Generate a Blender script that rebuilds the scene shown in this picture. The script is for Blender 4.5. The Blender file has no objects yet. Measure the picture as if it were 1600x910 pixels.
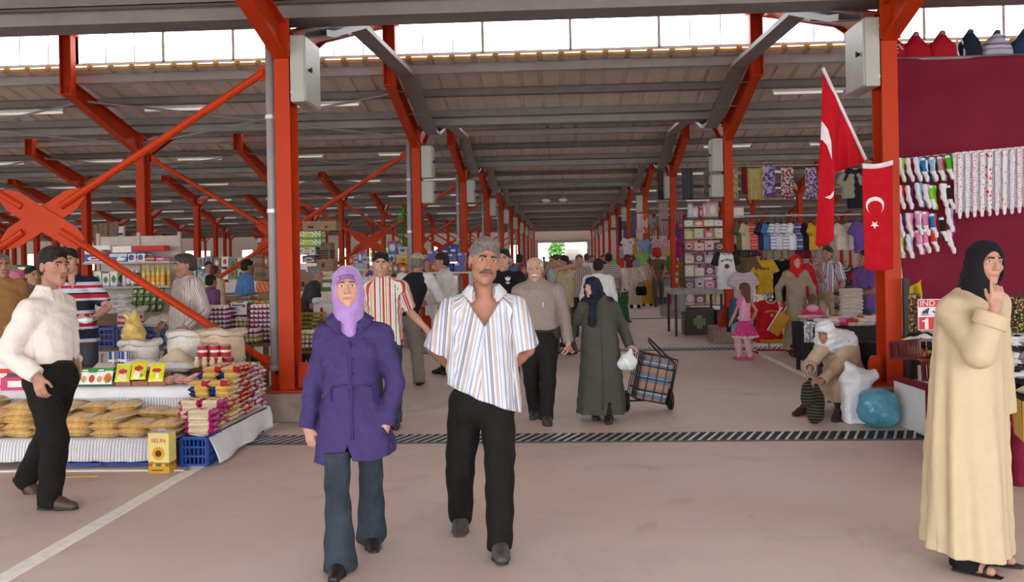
import bpy, bmesh, math, random
import numpy as np
from mathutils import Vector, Matrix, Euler
SC = bpy.context.scene
COL = SC.collection
PI = math.pi
rnd = random.Random(7)
# ---------------------------------------------------------------- camera model (photo 1600 x 910)
FPX, CH, HX, HY, ROLL = 1450.0, 1.65, 800.0, 404.0, 0.018
YAW = math.atan(76.6 / FPX)
CF = Vector((-math.sin(YAW), math.cos(YAW), 0)); CR = Vector((math.cos(YAW), math.sin(YAW), 0)); CZ = Vector((0, 0, 1))
CPOS = Vector((0, 0, CH))
def ray(px, py):
    x, y = px - HX, py - HY
    c, s = math.cos(ROLL), math.sin(ROLL)
    return CF + CR * ((x * c - y * s) / FPX) - CZ * ((x * s + y * c) / FPX)
def P(px, py, d): return CPOS + ray(px, py) * d
def G(px, py, z=0.0):
    r = ray(px, py); return CPOS + r * ((z - CH) / r.z)
def proj(p):
    q = Vector(p) - CPOS
    d = q.dot(CF); x = q.dot(CR) / d * FPX; y = -q.z / d * FPX
    c, s = math.cos(ROLL), math.sin(ROLL)
    return HX + x * c + y * s, HY - x * s + y * c, d
def PX(px, py, X):
    r = ray(px, py); return CPOS + r * (X / r.x)
def PY(px, py, Y):
    r = ray(px, py); return CPOS + r * (Y / r.y)
# ---------------------------------------------------------------- colours and materials
def lin(c):
    c = c / 255.0
    return c / 12.92 if c <= 0.04045 else ((c + 0.055) / 1.055) ** 2.4
def C(r, g, b): return (lin(r), lin(g), lin(b))
MATS = {}
def nt(name):
    m = bpy.data.materials.new(name); m.use_nodes = True
    t = m.node_tree; b = t.nodes['Principled BSDF']; return m, t, b
def mat(name, c=None, rough=0.7, metal=0.0, var=0.12, scale=6.0, bump=0.0, bscale=40.0, spec=0.4, attr=False, trans=0.0, sheen=0.0, stretch=None, emit=0.0):
    """principled material: base colour (or the mesh's own 'Col' colours) mottled by noise, optional bump"""
    if name in MATS: return MATS[name]
    m, t, b = nt(name); L = t.links.new
    tc = t.nodes.new('ShaderNodeTexCoord')
    src = tc.outputs['Object']
    if stretch:
        mp = t.nodes.new('ShaderNodeMapping'); mp.inputs['Scale'].default_value = stretch; L(src, mp.inputs[0]); src = mp.outputs[0]
    if attr:
        a = t.nodes.new('ShaderNodeAttribute'); a.attribute_name = 'Col'; cs = a.outputs['Color']
    else:
        a = t.nodes.new('ShaderNodeRGB'); a.outputs[0].default_value = (*c, 1); cs = a.outputs[0]
    if var > 0:
        n = t.nodes.new('ShaderNodeTexNoise'); n.inputs['Scale'].default_value = scale; n.inputs['Detail'].default_value = 4; L(src, n.inputs['Vector'])
        r = t.nodes.new('ShaderNodeMapRange'); r.inputs[1].default_value = 0.3; r.inputs[2].default_value = 0.7
        r.inputs[3].default_value = 1 - var; r.inputs[4].default_value = 1 + var; L(n.outputs[0], r.inputs[0])
        v = t.nodes.new('ShaderNodeVectorMath'); v.operation = 'SCALE'; L(cs, v.inputs[0]); L(r.outputs[0], v.inputs['Scale']); cs = v.outputs[0]
    L(cs, b.inputs['Base Color'])
    b.inputs['Roughness'].default_value = rough; b.inputs['Metallic'].default_value = metal
    b.inputs['Specular IOR Level'].default_value = spec
    if trans: b.inputs['Transmission Weight'].default_value = trans
    if sheen: b.inputs['Sheen Weight'].default_value = sheen
    if emit:
        b.inputs['Emission Color'].default_value = (*(c or (1, 1, 1)), 1); b.inputs['Emission Strength'].default_value = emit
    if bump:
        n2 = t.nodes.new('ShaderNodeTexNoise'); n2.inputs['Scale'].default_value = bscale; n2.inputs['Detail'].default_value = 5; L(src, n2.inputs['Vector'])
        bp = t.nodes.new('ShaderNodeBump'); bp.inputs['Strength'].default_value = bump; bp.inputs['Distance'].default_value = 0.03
        L(n2.outputs[0], bp.inputs['Height']); L(bp.outputs[0], b.inputs['Normal'])
    MATS[name] = m; return m
def stripes(name, stops, period, axis='attr', rough=0.8, bump=0.15, weave=0.0):
    """striped cloth: stops = [(pos, rgb)...] constant ramp over one period of coordinate axis (X/Y/Z of the object, or attribute 'u')"""
    if name in MATS: return MATS[name]
    m, t, b = nt(name); L = t.links.new
    if axis == 'attr':
        a = t.nodes.new('ShaderNodeAttribute'); a.attribute_name = 'u'; s = a.outputs['Fac']
    else:
        tc = t.nodes.new('ShaderNodeTexCoord'); sp = t.nodes.new('ShaderNodeSeparateXYZ'); L(tc.outputs['Object'], sp.inputs[0]); s = sp.outputs[axis]
    d = t.nodes.new('ShaderNodeMath'); d.operation = 'DIVIDE'; d.inputs[1].default_value = period; L(s, d.inputs[0])
    f = t.nodes.new('ShaderNodeMath'); f.operation = 'FRACT'; L(d.outputs[0], f.inputs[0])
    r = t.nodes.new('ShaderNodeValToRGB'); r.color_ramp.interpolation = 'CONSTANT'
    els = r.color_ramp.elements
    for i, (p, c) in enumerate(stops):
        e = els[i] if i < 2 else els.new(p)
        e.position = p; e.color = (*c, 1)
    L(f.outputs[0], r.inputs[0]); L(r.outputs[0], b.inputs['Base Color'])
    b.inputs['Roughness'].default_value = rough; b.inputs['Specular IOR Level'].default_value = 0.25
    n2 = t.nodes.new('ShaderNodeTexNoise'); n2.inputs['Scale'].default_value = 14
    bp = t.nodes.new('ShaderNodeBump'); bp.inputs['Strength'].default_value = bump; bp.inputs['Distance'].default_value = 0.03
    L(n2.outputs[0], bp.inputs['Height']); L(bp.outputs[0], b.inputs['Normal'])
    MATS[name] = m; return m
INK = mat('printed surface', rough=0.55, attr=True, var=0.05, scale=30)
GLOSS = mat('glossy printed film', rough=0.25, attr=True, var=0.06, scale=25, spec=0.6, bump=0.25, bscale=30)
FAB = mat('coloured fabric', rough=0.9, attr=True, var=0.08, scale=18, bump=0.3, bscale=25, spec=0.15)
FIBER = mat('moulded fibre', rough=0.95, attr=True, var=0.1, scale=30, bump=0.2, bscale=80, spec=0.1)
# ---------------------------------------------------------------- objects
def link(o, parent=None):
    COL.objects.link(o)
    if parent is not None: o.parent = parent
    return o
def tag(o, label=None, cat=None, group=None, kind=None):
    if label: o['label'] = label
    if cat: o['category'] = cat
    if group: o['group'] = group
    if kind: o['kind'] = kind
    return o
def T(name, label, cat, loc=(0, 0, 0), rot=0.0, group=None, kind=None):
    o = bpy.data.objects.new(name, None); COL.objects.link(o); o.empty_display_size = 0.1
    o.location = loc
    o.rotation_euler = rot if isinstance(rot, (tuple, list, Euler)) else (0, 0, rot)
    return tag(o, label, cat, group, kind)
def dup(root, loc=None, rot=None, label=None, group=None, scale=None):
    c = root.copy(); COL.objects.link(c)
    if loc is not None: c.location = loc
    if rot is not None: c.rotation_euler = rot if isinstance(rot, (tuple, list)) else (0, 0, rot)
    if scale is not None: c.scale = (scale,) * 3 if isinstance(scale, (int, float)) else scale
    if label: c['label'] = label
    if group: c['group'] = group
    for ch in list(root.children):
        d = ch.copy(); COL.objects.link(d); d.parent = c
        for g in list(ch.children):
            e = g.copy(); COL.objects.link(e); e.parent = d
    return c
def rotm(rx=0, ry=0, rz=0): return Euler((rx, ry, rz)).to_matrix()
def dirm(d, up=(0, 0, 1)):
    """matrix whose Z axis is along d and X as level as possible"""
    z = Vector(d).normalized(); u = Vector(up)
    if abs(z.dot(u)) > 0.99: u = Vector((0, 1, 0))
    x = u.cross(z).normalized(); y = z.cross(x)
    return Matrix((x, y, z)).transposed()
class MB:
    """mesh builder: collects shapes, colours per face, links as ONE object"""
    def __init__(s): s.v = []; s.f = []; s.c = []; s.mi = []; s.col = (0.8, 0.8, 0.8); s.m = 0; s.u = None
    def add(s, vs, fs, cols=None):
        n = len(s.v); s.v.extend([tuple(p) for p in vs])
        for i, f in enumerate(fs):
            s.f.append([n + a for a in f]); s.c.append(cols[i] if cols else s.col); s.mi.append(s.m)
        return s
    def box(s, c, size, R=None, taper=1.0, bev=0.0):
        hx, hy, hz = size[0] / 2, size[1] / 2, size[2] / 2; c = Vector(c)
        if bev:
            b = min(bev, hx * .9, hy * .9, hz * .9); vs = []; 
            # chamfered box: 24 verts
            for sx in (-1, 1):
                for sy in (-1, 1):
                    for sz in (-1, 1):
                        t = taper if sz > 0 else 1
                        vs += [(sx * hx * t, sy * (hy - b) * t, sz * (hz - b)), (sx * (hx - b) * t, sy * hy * t, sz * (hz - b)), (sx * (hx - b) * t, sy * (hy - b) * t, sz * hz)]
            I = lambda x, y, z, k: (((x * 2 + y) * 2 + z) * 3 + k)
            fs = []
            for q, f in ((0, [(0, 0), (0, 1), (1, 1), (1, 0)]),):
                fs += [[I(0, 0, 0, 0), I(0, 0, 1, 0), I(0, 1, 1, 0), I(0, 1, 0, 0)], [I(1, 0, 0, 0), I(1, 1, 0, 0), I(1, 1, 1, 0), I(1, 0, 1, 0)],
                       [I(0, 0, 0, 1), I(1, 0, 0, 1), I(1, 0, 1, 1), I(0, 0, 1, 1)], [I(0, 1, 0, 1), I(0, 1, 1, 1), I(1, 1, 1, 1), I(1, 1, 0, 1)],
                       [I(0, 0, 0, 2), I(0, 1, 0, 2), I(1, 1, 0, 2), I(1, 0, 0, 2)], [I(0, 0, 1, 2), I(1, 0, 1, 2), I(1, 1, 1, 2), I(0, 1, 1, 2)]]
            for a in (0, 1):
                for bb in (0, 1):
                    fs += [[I(a, bb, 0, 0), I(a, bb, 0, 1), I(a, bb, 1, 1), I(a, bb, 1, 0)], [I(a, 0, bb, 0), I(a, 1, bb, 0), I(a, 1, bb, 2), I(a, 0, bb, 2)], [I(0, a, bb, 1), I(1, a, bb, 1), I(1, a, bb, 2), I(0, a, bb, 2)]]
            for a in (0, 1):
                for bb in (0, 1):
                    for cc in (0, 1): fs.append([I(a, bb, cc, 0), I(a, bb, cc, 1), I(a, bb, cc, 2)])
        else:
            vs = [(-hx, -hy, -hz), (hx, -hy, -hz), (hx, hy, -hz), (-hx, hy, -hz), (-hx * taper, -hy * taper, hz), (hx * taper, -hy * taper, hz), (hx * taper, hy * taper, hz), (-hx * taper, hy * taper, hz)]
            fs = [[0, 3, 2, 1], [4, 5, 6, 7], [0, 1, 5, 4], [1, 2, 6, 5], [2, 3, 7, 6], [3, 0, 4, 7]]
        vs = [Vector(p) for p in vs]
        if R is not None: vs = [R @ p for p in vs]
        return s.add([p + c for p in vs], fs)
    def tube(s, pts, r, n=8, cap=True, closed=False):
        pts = [Vector(p) for p in pts]; N = len(pts); rs = r if isinstance(r, (list, tuple)) else [r] * N
        base = len(s.v); vs = []; fs = []
        prev = None
        for i, p in enumerate(pts):
            if closed: d = pts[(i + 1) % N] - pts[i - 1]
            else: d = pts[min(i + 1, N - 1)] - pts[max(i - 1, 0)]
            d.normalize()
            if prev is None:
                u = Vector((0, 0, 1)) if abs(d.z) < 0.9 else Vector((1, 0, 0))
            else: u = prev
            x = (u - d * u.dot(d)).normalized(); y = d.cross(x); prev = x
            for k in range(n):
                a = 2 * PI * k / n; vs.append(p + (x * math.cos(a) + y * math.sin(a)) * rs[i])
        for i in range(N if closed else N - 1):
            j = (i + 1) % N
            for k in range(n): fs.append([i * n + k, i * n + (k + 1) % n, j * n + (k + 1) % n, j * n + k])
        if cap and not closed:
            fs.append(list(range(n))[::-1]); fs.append([(N - 1) * n + k for k in range(n)])
        return s.add(vs, fs)
    def cyl(s, a, b, r, r2=None, n=12): return s.tube([a, b], [r, r if r2 is None else r2], n)
    def lathe(s, prof, n=16, c=(0, 0, 0), R=None, cols=None, sy=1.0):
        vs = []; fs = []; fc = []; c = Vector(c); N = len(prof)
        for r, z in prof:
            for k in range(n):
                a = 2 * PI * k / n; p = Vector((r * math.cos(a), r * math.sin(a) * sy, z)); vs.append((R @ p if R is not None else p) + c)
        for i in range(N - 1):
            for k in range(n):
                fs.append([i * n + k, i * n + (k + 1) % n, (i + 1) * n + (k + 1) % n, (i + 1) * n + k]); fc.append(cols[i] if cols else s.col)
        fs.append(list(range(n))[::-1]); fc.append(cols[0] if cols else s.col)
        fs.append([(N - 1) * n + k for k in range(n)]); fc.append(cols[-1] if cols else s.col)
        return s.add(vs, fs, fc)
    def prism(s, poly, o, ax, ay, ext, center=False):
        """poly in (ax, ay) plane at o, extruded along ext"""
        o, ax, ay, ext = Vector(o), Vector(ax), Vector(ay), Vector(ext); n = len(poly)
        a = [o + ax * p[0] + ay * p[1] - (ext * .5 if center else ext * 0) for p in poly]
        vs = a + [p + ext for p in a]
        fs = [list(range(n))[::-1], list(range(n, 2 * n))] + [[i, (i + 1) % n, n + (i + 1) % n, n + i] for i in range(n)]
        return s.add(vs, fs)
    def sheet(s, fn, nu, nv, th=0.0, colfn=None, cu=False, cols=None):
        """surface fn(u,v)->point, u,v in 0..1, given thickness th"""
        g = [[Vector(fn(i / nu, j / nv)) for j in range(nv + 1)] for i in range(nu + 1)]
        vs = [p for row in g for p in row]; I = lambda i, j: i * (nv + 1) + j; fs = []; fc = []
        cf = colfn or (lambda u, v: s.col)
        for i in range(nu):
            for j in range(nv):
                fs.append([I(i, j), I(i + 1, j), I(i + 1, j + 1), I(i, j + 1)]); fc.append(cf((i + .5) / nu, (j + .5) / nv))
        if th:
            nrm = []
            for i in range(nu + 1):
                for j in range(nv + 1):
                    a = g[min(i + 1, nu)][j] - g[max(i - 1, 0)][j]; b = g[i][min(j + 1, nv)] - g[i][max(j - 1, 0)]
                    q = a.cross(b); nrm.append(q.normalized() if q.length > 1e-12 else Vector((0, 0, 1)))
            n = len(vs); vs = vs + [p - q * th for p, q in zip(vs, nrm)]
            m = len(fs)
            for k in range(m):
                fs.append([n + a for a in fs[k][::-1]]); fc.append(fc[k])
            for i in range(nu):
                fs.append([I(i + 1, 0), I(i, 0), n + I(i, 0), n + I(i + 1, 0)]); fc.append(cf((i + .5) / nu, 0.001))
                fs.append([I(i, nv), I(i + 1, nv), n + I(i + 1, nv), n + I(i, nv)]); fc.append(cf((i + .5) / nu, .999))
            for j in range(nv):
                fs.append([I(0, j), I(0, j + 1), n + I(0, j + 1), n + I(0, j)]); fc.append(cf(.001, (j + .5) / nv))
                fs.append([I(nu, j + 1), I(nu, j), n + I(nu, j), n + I(nu, j + 1)]); fc.append(cf(.999, (j + .5) / nv))
        return s.add(vs, fs, fc)
    def mesh(s, name, mats, smooth=False):
        me = bpy.data.meshes.new(name); me.from_pydata(s.v, [], s.f)
        for m in (mats if isinstance(mats, (list, tuple)) else [mats]): me.materials.append(m)
        me.polygons.foreach_set('material_index', s.mi)
        if smooth: me.polygons.foreach_set('use_smooth', [True] * len(s.f))
        at = me.color_attributes.new('Col', 'FLOAT_COLOR', 'CORNER')
        cs = np.ones((len(me.loops), 4), np.float32)
        cs[:, :3] = np.repeat(np.array(s.c, np.float32).reshape(-1, 3), [len(f) for f in s.f], axis=0)
        at.data.foreach_set('color', cs.ravel())
        me.update(); return me
    def obj(s, name, mats, parent=None, smooth=False, loc=None, rot=None):
        o = bpy.data.objects.new(name, s.mesh(name, mats, smooth)); link(o, parent)
        if smooth == 'auto': o.data.polygons.foreach_set('use_smooth', [True] * len(s.f))
        if loc is not None: o.location = loc
        if rot is not None: o.rotation_euler = rot if isinstance(rot, (tuple, list)) else (0, 0, rot)
        return o
def inst(me, name, parent=None, loc=None, rot=None):
    o = bpy.data.objects.new(name, me); link(o, parent)
    if loc is not None: o.location = loc
    if rot is not None: o.rotation_euler = rot
    return o
def text(body, size, m, parent, loc, rot, name='lettering', ext=0.001, align='CENTER', sx=1.0):
    cu = bpy.data.curves.new(name, 'FONT'); cu.body = body; cu.size = size; cu.extrude = ext; cu.align_x = align; cu.align_y = 'CENTER'
    o = bpy.data.objects.new(name, cu); link(o); bpy.context.view_layer.update(); me = bpy.data.meshes.new_from_object(o.evaluated_get(bpy.context.evaluated_depsgraph_get())); bpy.data.objects.remove(o)
    me.materials.clear(); me.materials.append(m); o = bpy.data.objects.new(name, me); link(o, parent); o.location = loc; o.rotation_euler = rot; o.scale = (sx, 1, 1)
    return o
# ---------------------------------------------------------------- signed-distance bodies -> one continuous mesh
def _v(a): return np.asarray(a, np.float32)
def rc(a, b, ra, rb=None):
    a, b = _v(a), _v(b); rb = ra if rb is None else rb; ba = b - a; L2 = max(float(ba @ ba), 1e-9); R = max(ra, rb)
    def f(X, Y, Z):
        px, py, pz = X - a[0], Y - a[1], Z - a[2]
        h = np.clip((px * ba[0] + py * ba[1] + pz * ba[2]) / L2, 0, 1)
        return np.sqrt((px - h * ba[0]) ** 2 + (py - h * ba[1]) ** 2 + (pz - h * ba[2]) ** 2) - (ra + (rb - ra) * h)
    return f, np.minimum(a, b) - R, np.maximum(a, b) + R
def cutcone(a, b, ra, rb, flat=(False, True), el=1.0):
    """round cone with flat cut ends"""
    f0, lo, hi = rc(a, b, ra, rb); a, b = _v(a), _v(b); d = (b - a) / np.linalg.norm(b - a)
    def f(X, Y, Z):
        r = f0(X, Y, Z)
        if flat[1]: r = np.maximum(r, (X - b[0]) * d[0] + (Y - b[1]) * d[1] + (Z - b[2]) * d[2])
        if flat[0]: r = np.maximum(r, -((X - a[0]) * d[0] + (Y - a[1]) * d[1] + (Z - a[2]) * d[2]))
        return r
    return f, lo, hi
def el(c, r, R=None):
    c, r = _v(c), _v(r); M = np.eye(3, dtype=np.float32) if R is None else np.array(R, np.float32).T
    ext = r if R is None else np.sqrt(((np.array(R, np.float32) * r[None, :]) ** 2).sum(1))
    def f(X, Y, Z):
        px, py, pz = X - c[0], Y - c[1], Z - c[2]
        if R is not None: px, py, pz = (M[0, 0] * px + M[0, 1] * py + M[0, 2] * pz, M[1, 0] * px + M[1, 1] * py + M[1, 2] * pz, M[2, 0] * px + M[2, 1] * py + M[2, 2] * pz)
        px, py, pz = px / r[0], py / r[1], pz / r[2]
        k0 = np.sqrt(px * px + py * py + pz * pz)
        k1 = np.sqrt((px / r[0]) ** 2 + (py / r[1]) ** 2 + (pz / r[2]) ** 2) + 1e-9
        return k0 * (k0 - 1) / k1
    return f, c - ext, c + ext
def rbx(c, h, rad, R=None):
    c, h = _v(c), _v(h); M = np.eye(3, dtype=np.float32) if R is None else np.array(R, np.float32).T
    ext = (h if R is None else np.abs(np.array(R, np.float32)) @ h)
    def f(X, Y, Z):
        px, py, pz = X - c[0], Y - c[1], Z - c[2]
        if R is not None: px, py, pz = (M[0, 0] * px + M[0, 1] * py + M[0, 2] * pz, M[1, 0] * px + M[1, 1] * py + M[1, 2] * pz, M[2, 0] * px + M[2, 1] * py + M[2, 2] * pz)
        qx, qy, qz = np.abs(px) - h[0] + rad, np.abs(py) - h[1] + rad, np.abs(pz) - h[2] + rad
        return np.sqrt(np.maximum(qx, 0) ** 2 + np.maximum(qy, 0) ** 2 + np.maximum(qz, 0) ** 2) + np.minimum(np.maximum(np.maximum(qx, qy), qz), 0) - rad
    return f, c - ext, c + ext
def loft(rows, fold=None, n=2.3, flat=True):
    """stack of ovals rows = (z, cx, cy, rx, ry); fold = (count, [amp per row], phase)"""
    rows = sorted(rows); A = np.array(rows, np.float32); zs = A[:, 0]
    mx = A[:, 3:5].max() * 1.25
    lo = np.array([(A[:, 1] - A[:, 3] * 1.2).min(), (A[:, 2] - A[:, 4] * 1.3).min(), zs[0]]); hi = np.array([(A[:, 1] + A[:, 3] * 1.2).max(), (A[:, 2] + A[:, 4] * 1.3).max(), zs[-1]])
    def f(X, Y, Z):
        z = np.clip(Z, zs[0], zs[-1])
        cx, cy, rx, ry = (np.interp(z, zs, A[:, i]).astype(np.float32) for i in (1, 2, 3, 4))
        px, py = (X - cx), (Y - cy)
        q = (np.abs(px / rx) ** n + np.abs(py / ry) ** n + 1e-9) ** (1 / n)
        if fold:
            am = np.interp(z, zs, np.array(fold[1], np.float32)).astype(np.float32)
            th = np.arctan2(py / ry, px / rx)
            q = q / (1 + am * (np.sin(fold[0] * th + fold[2] + 1.3 * np.sin(2 * th)) + 0.5 * np.sin(fold[0] * 1.7 * th + 4 * z)))
        d = (q - 1) * np.minimum(rx, ry)
        return np.maximum(d, np.maximum(Z - zs[-1], zs[0] - Z))
    return f, lo, hi
def half(p, n):
    p, n = _v(p), _v(n) / np.linalg.norm(n)
    return lambda X, Y, Z: (X - p[0]) * n[0] + (Y - p[1]) * n[1] + (Z - p[2]) * n[2]
class SDF:
    def __init__(s): s.ops = []
    def add(s, prim, k=0.0): s.ops.append(('a', prim, k)); return s
    def sub(s, prim, k=0.0): s.ops.append(('s', prim, k)); return s
    def cut(s, p, n): s.ops.append(('c', half(p, n), 0)); return s          # removes the side n points to
    def warp(s, fn): s.ops.append(('w', fn, 0)); return s
    def build(s, h, pad=0.03):
        lo = np.min([o[1][1] for o in s.ops if o[0] == 'a'], axis=0) - pad; hi = np.max([o[1][2] for o in s.ops if o[0] == 'a'], axis=0) + pad
        n = np.ceil((hi - lo) / h).astype(int) + 1
        ax = [(lo[i] + h * np.arange(n[i])).astype(np.float32) for i in range(3)]
        F = np.full(n, 0.08, np.float32)
        X, Y, Z = ax[0][:, None, None], ax[1][None, :, None], ax[2][None, None, :]
        for op, q, k in s.ops:
            if op == 'c': np.maximum(F, q(X, Y, Z), out=F); continue
            if op == 'w': F += q(X, Y, Z); continue
            f, a, b = q; m = k + 3 * h + 0.012
            i0 = np.clip(np.floor((a - m - lo) / h).astype(int), 0, n); i1 = np.clip(np.ceil((b + m - lo) / h).astype(int) + 1, 0, n)
            if (i1 <= i0).any(): continue
            sl = tuple(slice(i0[i], i1[i]) for i in range(3))
            d = f(X[sl[0]], Y[:, sl[1]], Z[:, :, sl[2]]); G_ = F[sl]
            if op == 'a':
                if k > 0:
                    hh = np.maximum(k - np.abs(G_ - d), 0) / k; F[sl] = np.minimum(G_, d) - hh * hh * k * 0.25
                else: F[sl] = np.minimum(G_, d)
            else:
                if k > 0:
                    hh = np.maximum(k - np.abs(G_ + d), 0) / k; F[sl] = np.maximum(G_, -d) + hh * hh * k * 0.25
                else: F[sl] = np.maximum(G_, -d)
        return nets(F, lo, h)
def nets(F, lo, h):
    S = F < 0
    S[0] = S[-1] = False; S[:, 0] = S[:, -1] = False; S[:, :, 0] = S[:, :, -1] = False
    c = np.zeros(np.array(S.shape) - 1, np.int8)
    offs = [(i, j, k) for i in (0, 1) for j in (0, 1) for k in (0, 1)]
    nx, ny, nz = S.shape
    for i, j, k in offs: c += S[i:nx - 1 + i, j:ny - 1 + j, k:nz - 1 + k]
    cells = np.argwhere((c > 0) & (c < 8)); N = len(cells)
    if N == 0: return np.zeros((0, 3), np.float32), np.zeros((0, 4), np.int32)
    idx = np.full(c.shape, -1, np.int32); idx[cells[:, 0], cells[:, 1], cells[:, 2]] = np.arange(N)
    val = np.stack([F[cells[:, 0] + o[0], cells[:, 1] + o[1], cells[:, 2] + o[2]] for o in offs], 1)
    pos = np.zeros((N, 3), np.float32); cnt = np.zeros(N, np.float32); O = np.array(offs, np.float32)
    for a in range(8):
        for b in range(a + 1, 8):
            if np.abs(O[a] - O[b]).sum() != 1: continue
            va, vb = val[:, a], val[:, b]; m = (va < 0) != (vb < 0)
            t = np.where(m, va / np.where(m, va - vb, 1), 0).astype(np.float32)
            pos += np.where(m[:, None], O[a] + (O[b] - O[a]) * t[:, None], 0); cnt += m
    V = lo.astype(np.float32) + (cells + pos / np.maximum(cnt, 1)[:, None]) * h
    Q = []
    for axis in range(3):
        sl0 = [slice(None)] * 3; sl1 = [slice(None)] * 3; sl0[axis] = slice(0, -1); sl1[axis] = slice(1, None)
        A, B = S[tuple(sl0)], S[tuple(sl1)]
        e = np.argwhere(A != B); s = A[e[:, 0], e[:, 1], e[:, 2]]
        u, v = (axis + 1) % 3, (axis + 2) % 3
        def cid(du, dv):
            q = e.copy(); q[:, u] += du; q[:, v] += dv; return idx[q[:, 0], q[:, 1], q[:, 2]]
        q = np.stack([cid(-1, -1), cid(0, -1), cid(0, 0), cid(-1, 0)], 1)
        q[~s] = q[~s][:, ::-1]; Q.append(q)
    Q = np.concatenate(Q); Q = Q[(Q >= 0).all(1)]
    return V.astype(np.float32), Q.astype(np.int32)
def npmesh(name, V, Q, mats, col=None, u=None):
    me = bpy.data.meshes.new(name); n, m = len(V), len(Q)
    me.vertices.add(n); me.vertices.foreach_set('co', V.astype(np.float32).ravel())
    me.loops.add(m * 4); me.loops.foreach_set('vertex_index', Q.ravel().astype(np.int32))
    me.polygons.add(m); me.polygons.foreach_set('loop_start', np.arange(0, m * 4, 4, dtype=np.int32))
    try: me.polygons.foreach_set('loop_total', np.full(m, 4, np.int32))
    except Exception: pass
    me.polygons.foreach_set('use_smooth', np.ones(m, bool))
    if col is not None:
        at = me.color_attributes.new('Col', 'FLOAT_COLOR', 'POINT'); c4 = np.ones((n, 4), np.float32); c4[:, :3] = col; at.data.foreach_set('color', c4.ravel())
    if u is not None:
        at = me.attributes.new('u', 'FLOAT', 'POINT'); at.data.foreach_set('value', u.astype(np.float32))
    for x in (mats if isinstance(mats, (list, tuple)) else [mats]): me.materials.append(x)
    me.update(calc_edges=True); return me
def sobj(name, sdf, h, m, parent=None, colfn=None, ufn=None, loc=None, rot=None):
    V, Q = sdf.build(h); col = None; u = None
    if colfn is not None: col = colfn(V) if callable(colfn) else np.tile(np.array(colfn, np.float32), (len(V), 1))
    if ufn is not None: u = ufn(V)
    o = bpy.data.objects.new(name, npmesh(name, V, Q, m, col, u)); link(o, parent)
    if loc is not None: o.location = loc
    if rot is not None: o.rotation_euler = rot if isinstance(rot, (tuple, list)) else (0, 0, rot)
    return o
ORD = ['first', 'second', 'third', 'fourth', 'fifth', 'sixth', 'seventh', 'eighth', 'ninth', 'tenth', 'eleventh', 'twelfth', 'thirteenth', 'fourteenth', 'fifteenth', 'sixteenth', 'seventeenth', 'eighteenth', 'nineteenth', 'twentieth']
SKY, EXPO = 5.0, 0.62
# ================================================================ the market hall
ORANGE = mat('orange paint', C(188, 58, 16), rough=0.5, var=0.06, scale=3, spec=0.2)
GALV = mat('galvanised steel', C(150, 150, 150), rough=0.45, metal=0.5, var=0.1, scale=5)
GALVL = mat('bright galvanised steel', C(196, 198, 202), rough=0.35, metal=0.35, var=0.06, scale=5)
PURL = mat('dull purlin steel', C(136, 132, 130), rough=0.55, metal=0.2, var=0.1, scale=3)
SHEET = mat('beige roof sheet', C(216, 206, 194), rough=0.6, var=0.06, scale=2)
FOAM = mat('yellow foam edge', C(226, 172, 70), rough=0.8, var=0.15, scale=12)
CONC = mat('rough concrete', C(150, 130, 122), rough=0.9, var=0.22, scale=7, bump=0.4, bscale=18)
BOXG = mat('grey enamel box', C(178, 182, 172), rough=0.4, var=0.04, scale=3)
PIPE = mat('grey plastic pipe', C(160, 158, 158), rough=0.5, var=0.05)
DARK = mat('dark recess', C(30, 28, 28), rough=0.8, var=0.1)
BLACK = mat('black plastic', C(26, 26, 28), rough=0.5, var=0.1)
WHITEM = mat('white enamel', C(228, 228, 226), rough=0.4, var=0.03)
LINEP = mat('white line paint', C(250, 248, 240), rough=0.7, var=0.1, scale=14)
def Dk(k): return 9.75 + 8.0 * k
def XL(k): return -462.9 * Dk(k) / (1.075 + k) / FPX
def XR(k): return 537.0 * Dk(k) / (1.075 + k) / FPX
def floor_mat():
    m, t, b = nt('pink grey concrete floor'); L = t.links.new
    tc = t.nodes.new('ShaderNodeTexCoord')
    def noise(sc, det=5, dist=0.0):
        n = t.nodes.new('ShaderNodeTexNoise'); n.inputs['Scale'].default_value = sc; n.inputs['Detail'].default_value = det; n.inputs['Distortion'].default_value = dist
        L(tc.outputs['Object'], n.inputs['Vector']); return n.outputs[0]
    def mix(a, bcol, f):
        x = t.nodes.new('ShaderNodeMix'); x.data_type = 'RGBA'
        if isinstance(a, tuple): x.inputs[6].default_value = (*a, 1)
        else: L(a, x.inputs[6])
        x.inputs[7].default_value = (*bcol, 1); L(f, x.inputs[0]); return x.outputs[2]
    def ramp(s, lo, hi, top=1.0):
        r = t.nodes.new('ShaderNodeMapRange'); r.inputs[1].default_value = lo; r.inputs[2].default_value = hi; r.inputs[4].default_value = top; L(s, r.inputs[0]); return r.outputs[0]
    c = mix(C(220, 204, 196), C(213, 188, 180), ramp(noise(0.45, 3, .6), .35, .7))
    c = mix(c, C(202, 188, 181), ramp(noise(1.6, 6, 1.0), .52, .75, .8))
    c = mix(c, C(176, 152, 144), ramp(noise(0.9, 6, 1.5), .6, .74, .55))
    c = mix(c, C(150, 136, 130), ramp(noise(9, 6), .66, .8, .35))
    L(c, b.inputs['Base Color']); b.inputs['Roughness'].default_value = 0.62; b.inputs['Specular IOR Level'].default_value = 0.3
    bp = t.nodes.new('ShaderNodeBump'); bp.inputs['Strength'].default_value = 0.08; L(noise(25, 6), bp.inputs['Height']); L(bp.outputs[0], b.inputs['Normal'])
    return m
def structure(o): o['kind'] = 'structure'; return o
mb = MB(); mb.box((-8, 40, -0.1), (150, 170, 0.2)); structure(mb.obj('floor', floor_mat()))
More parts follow.
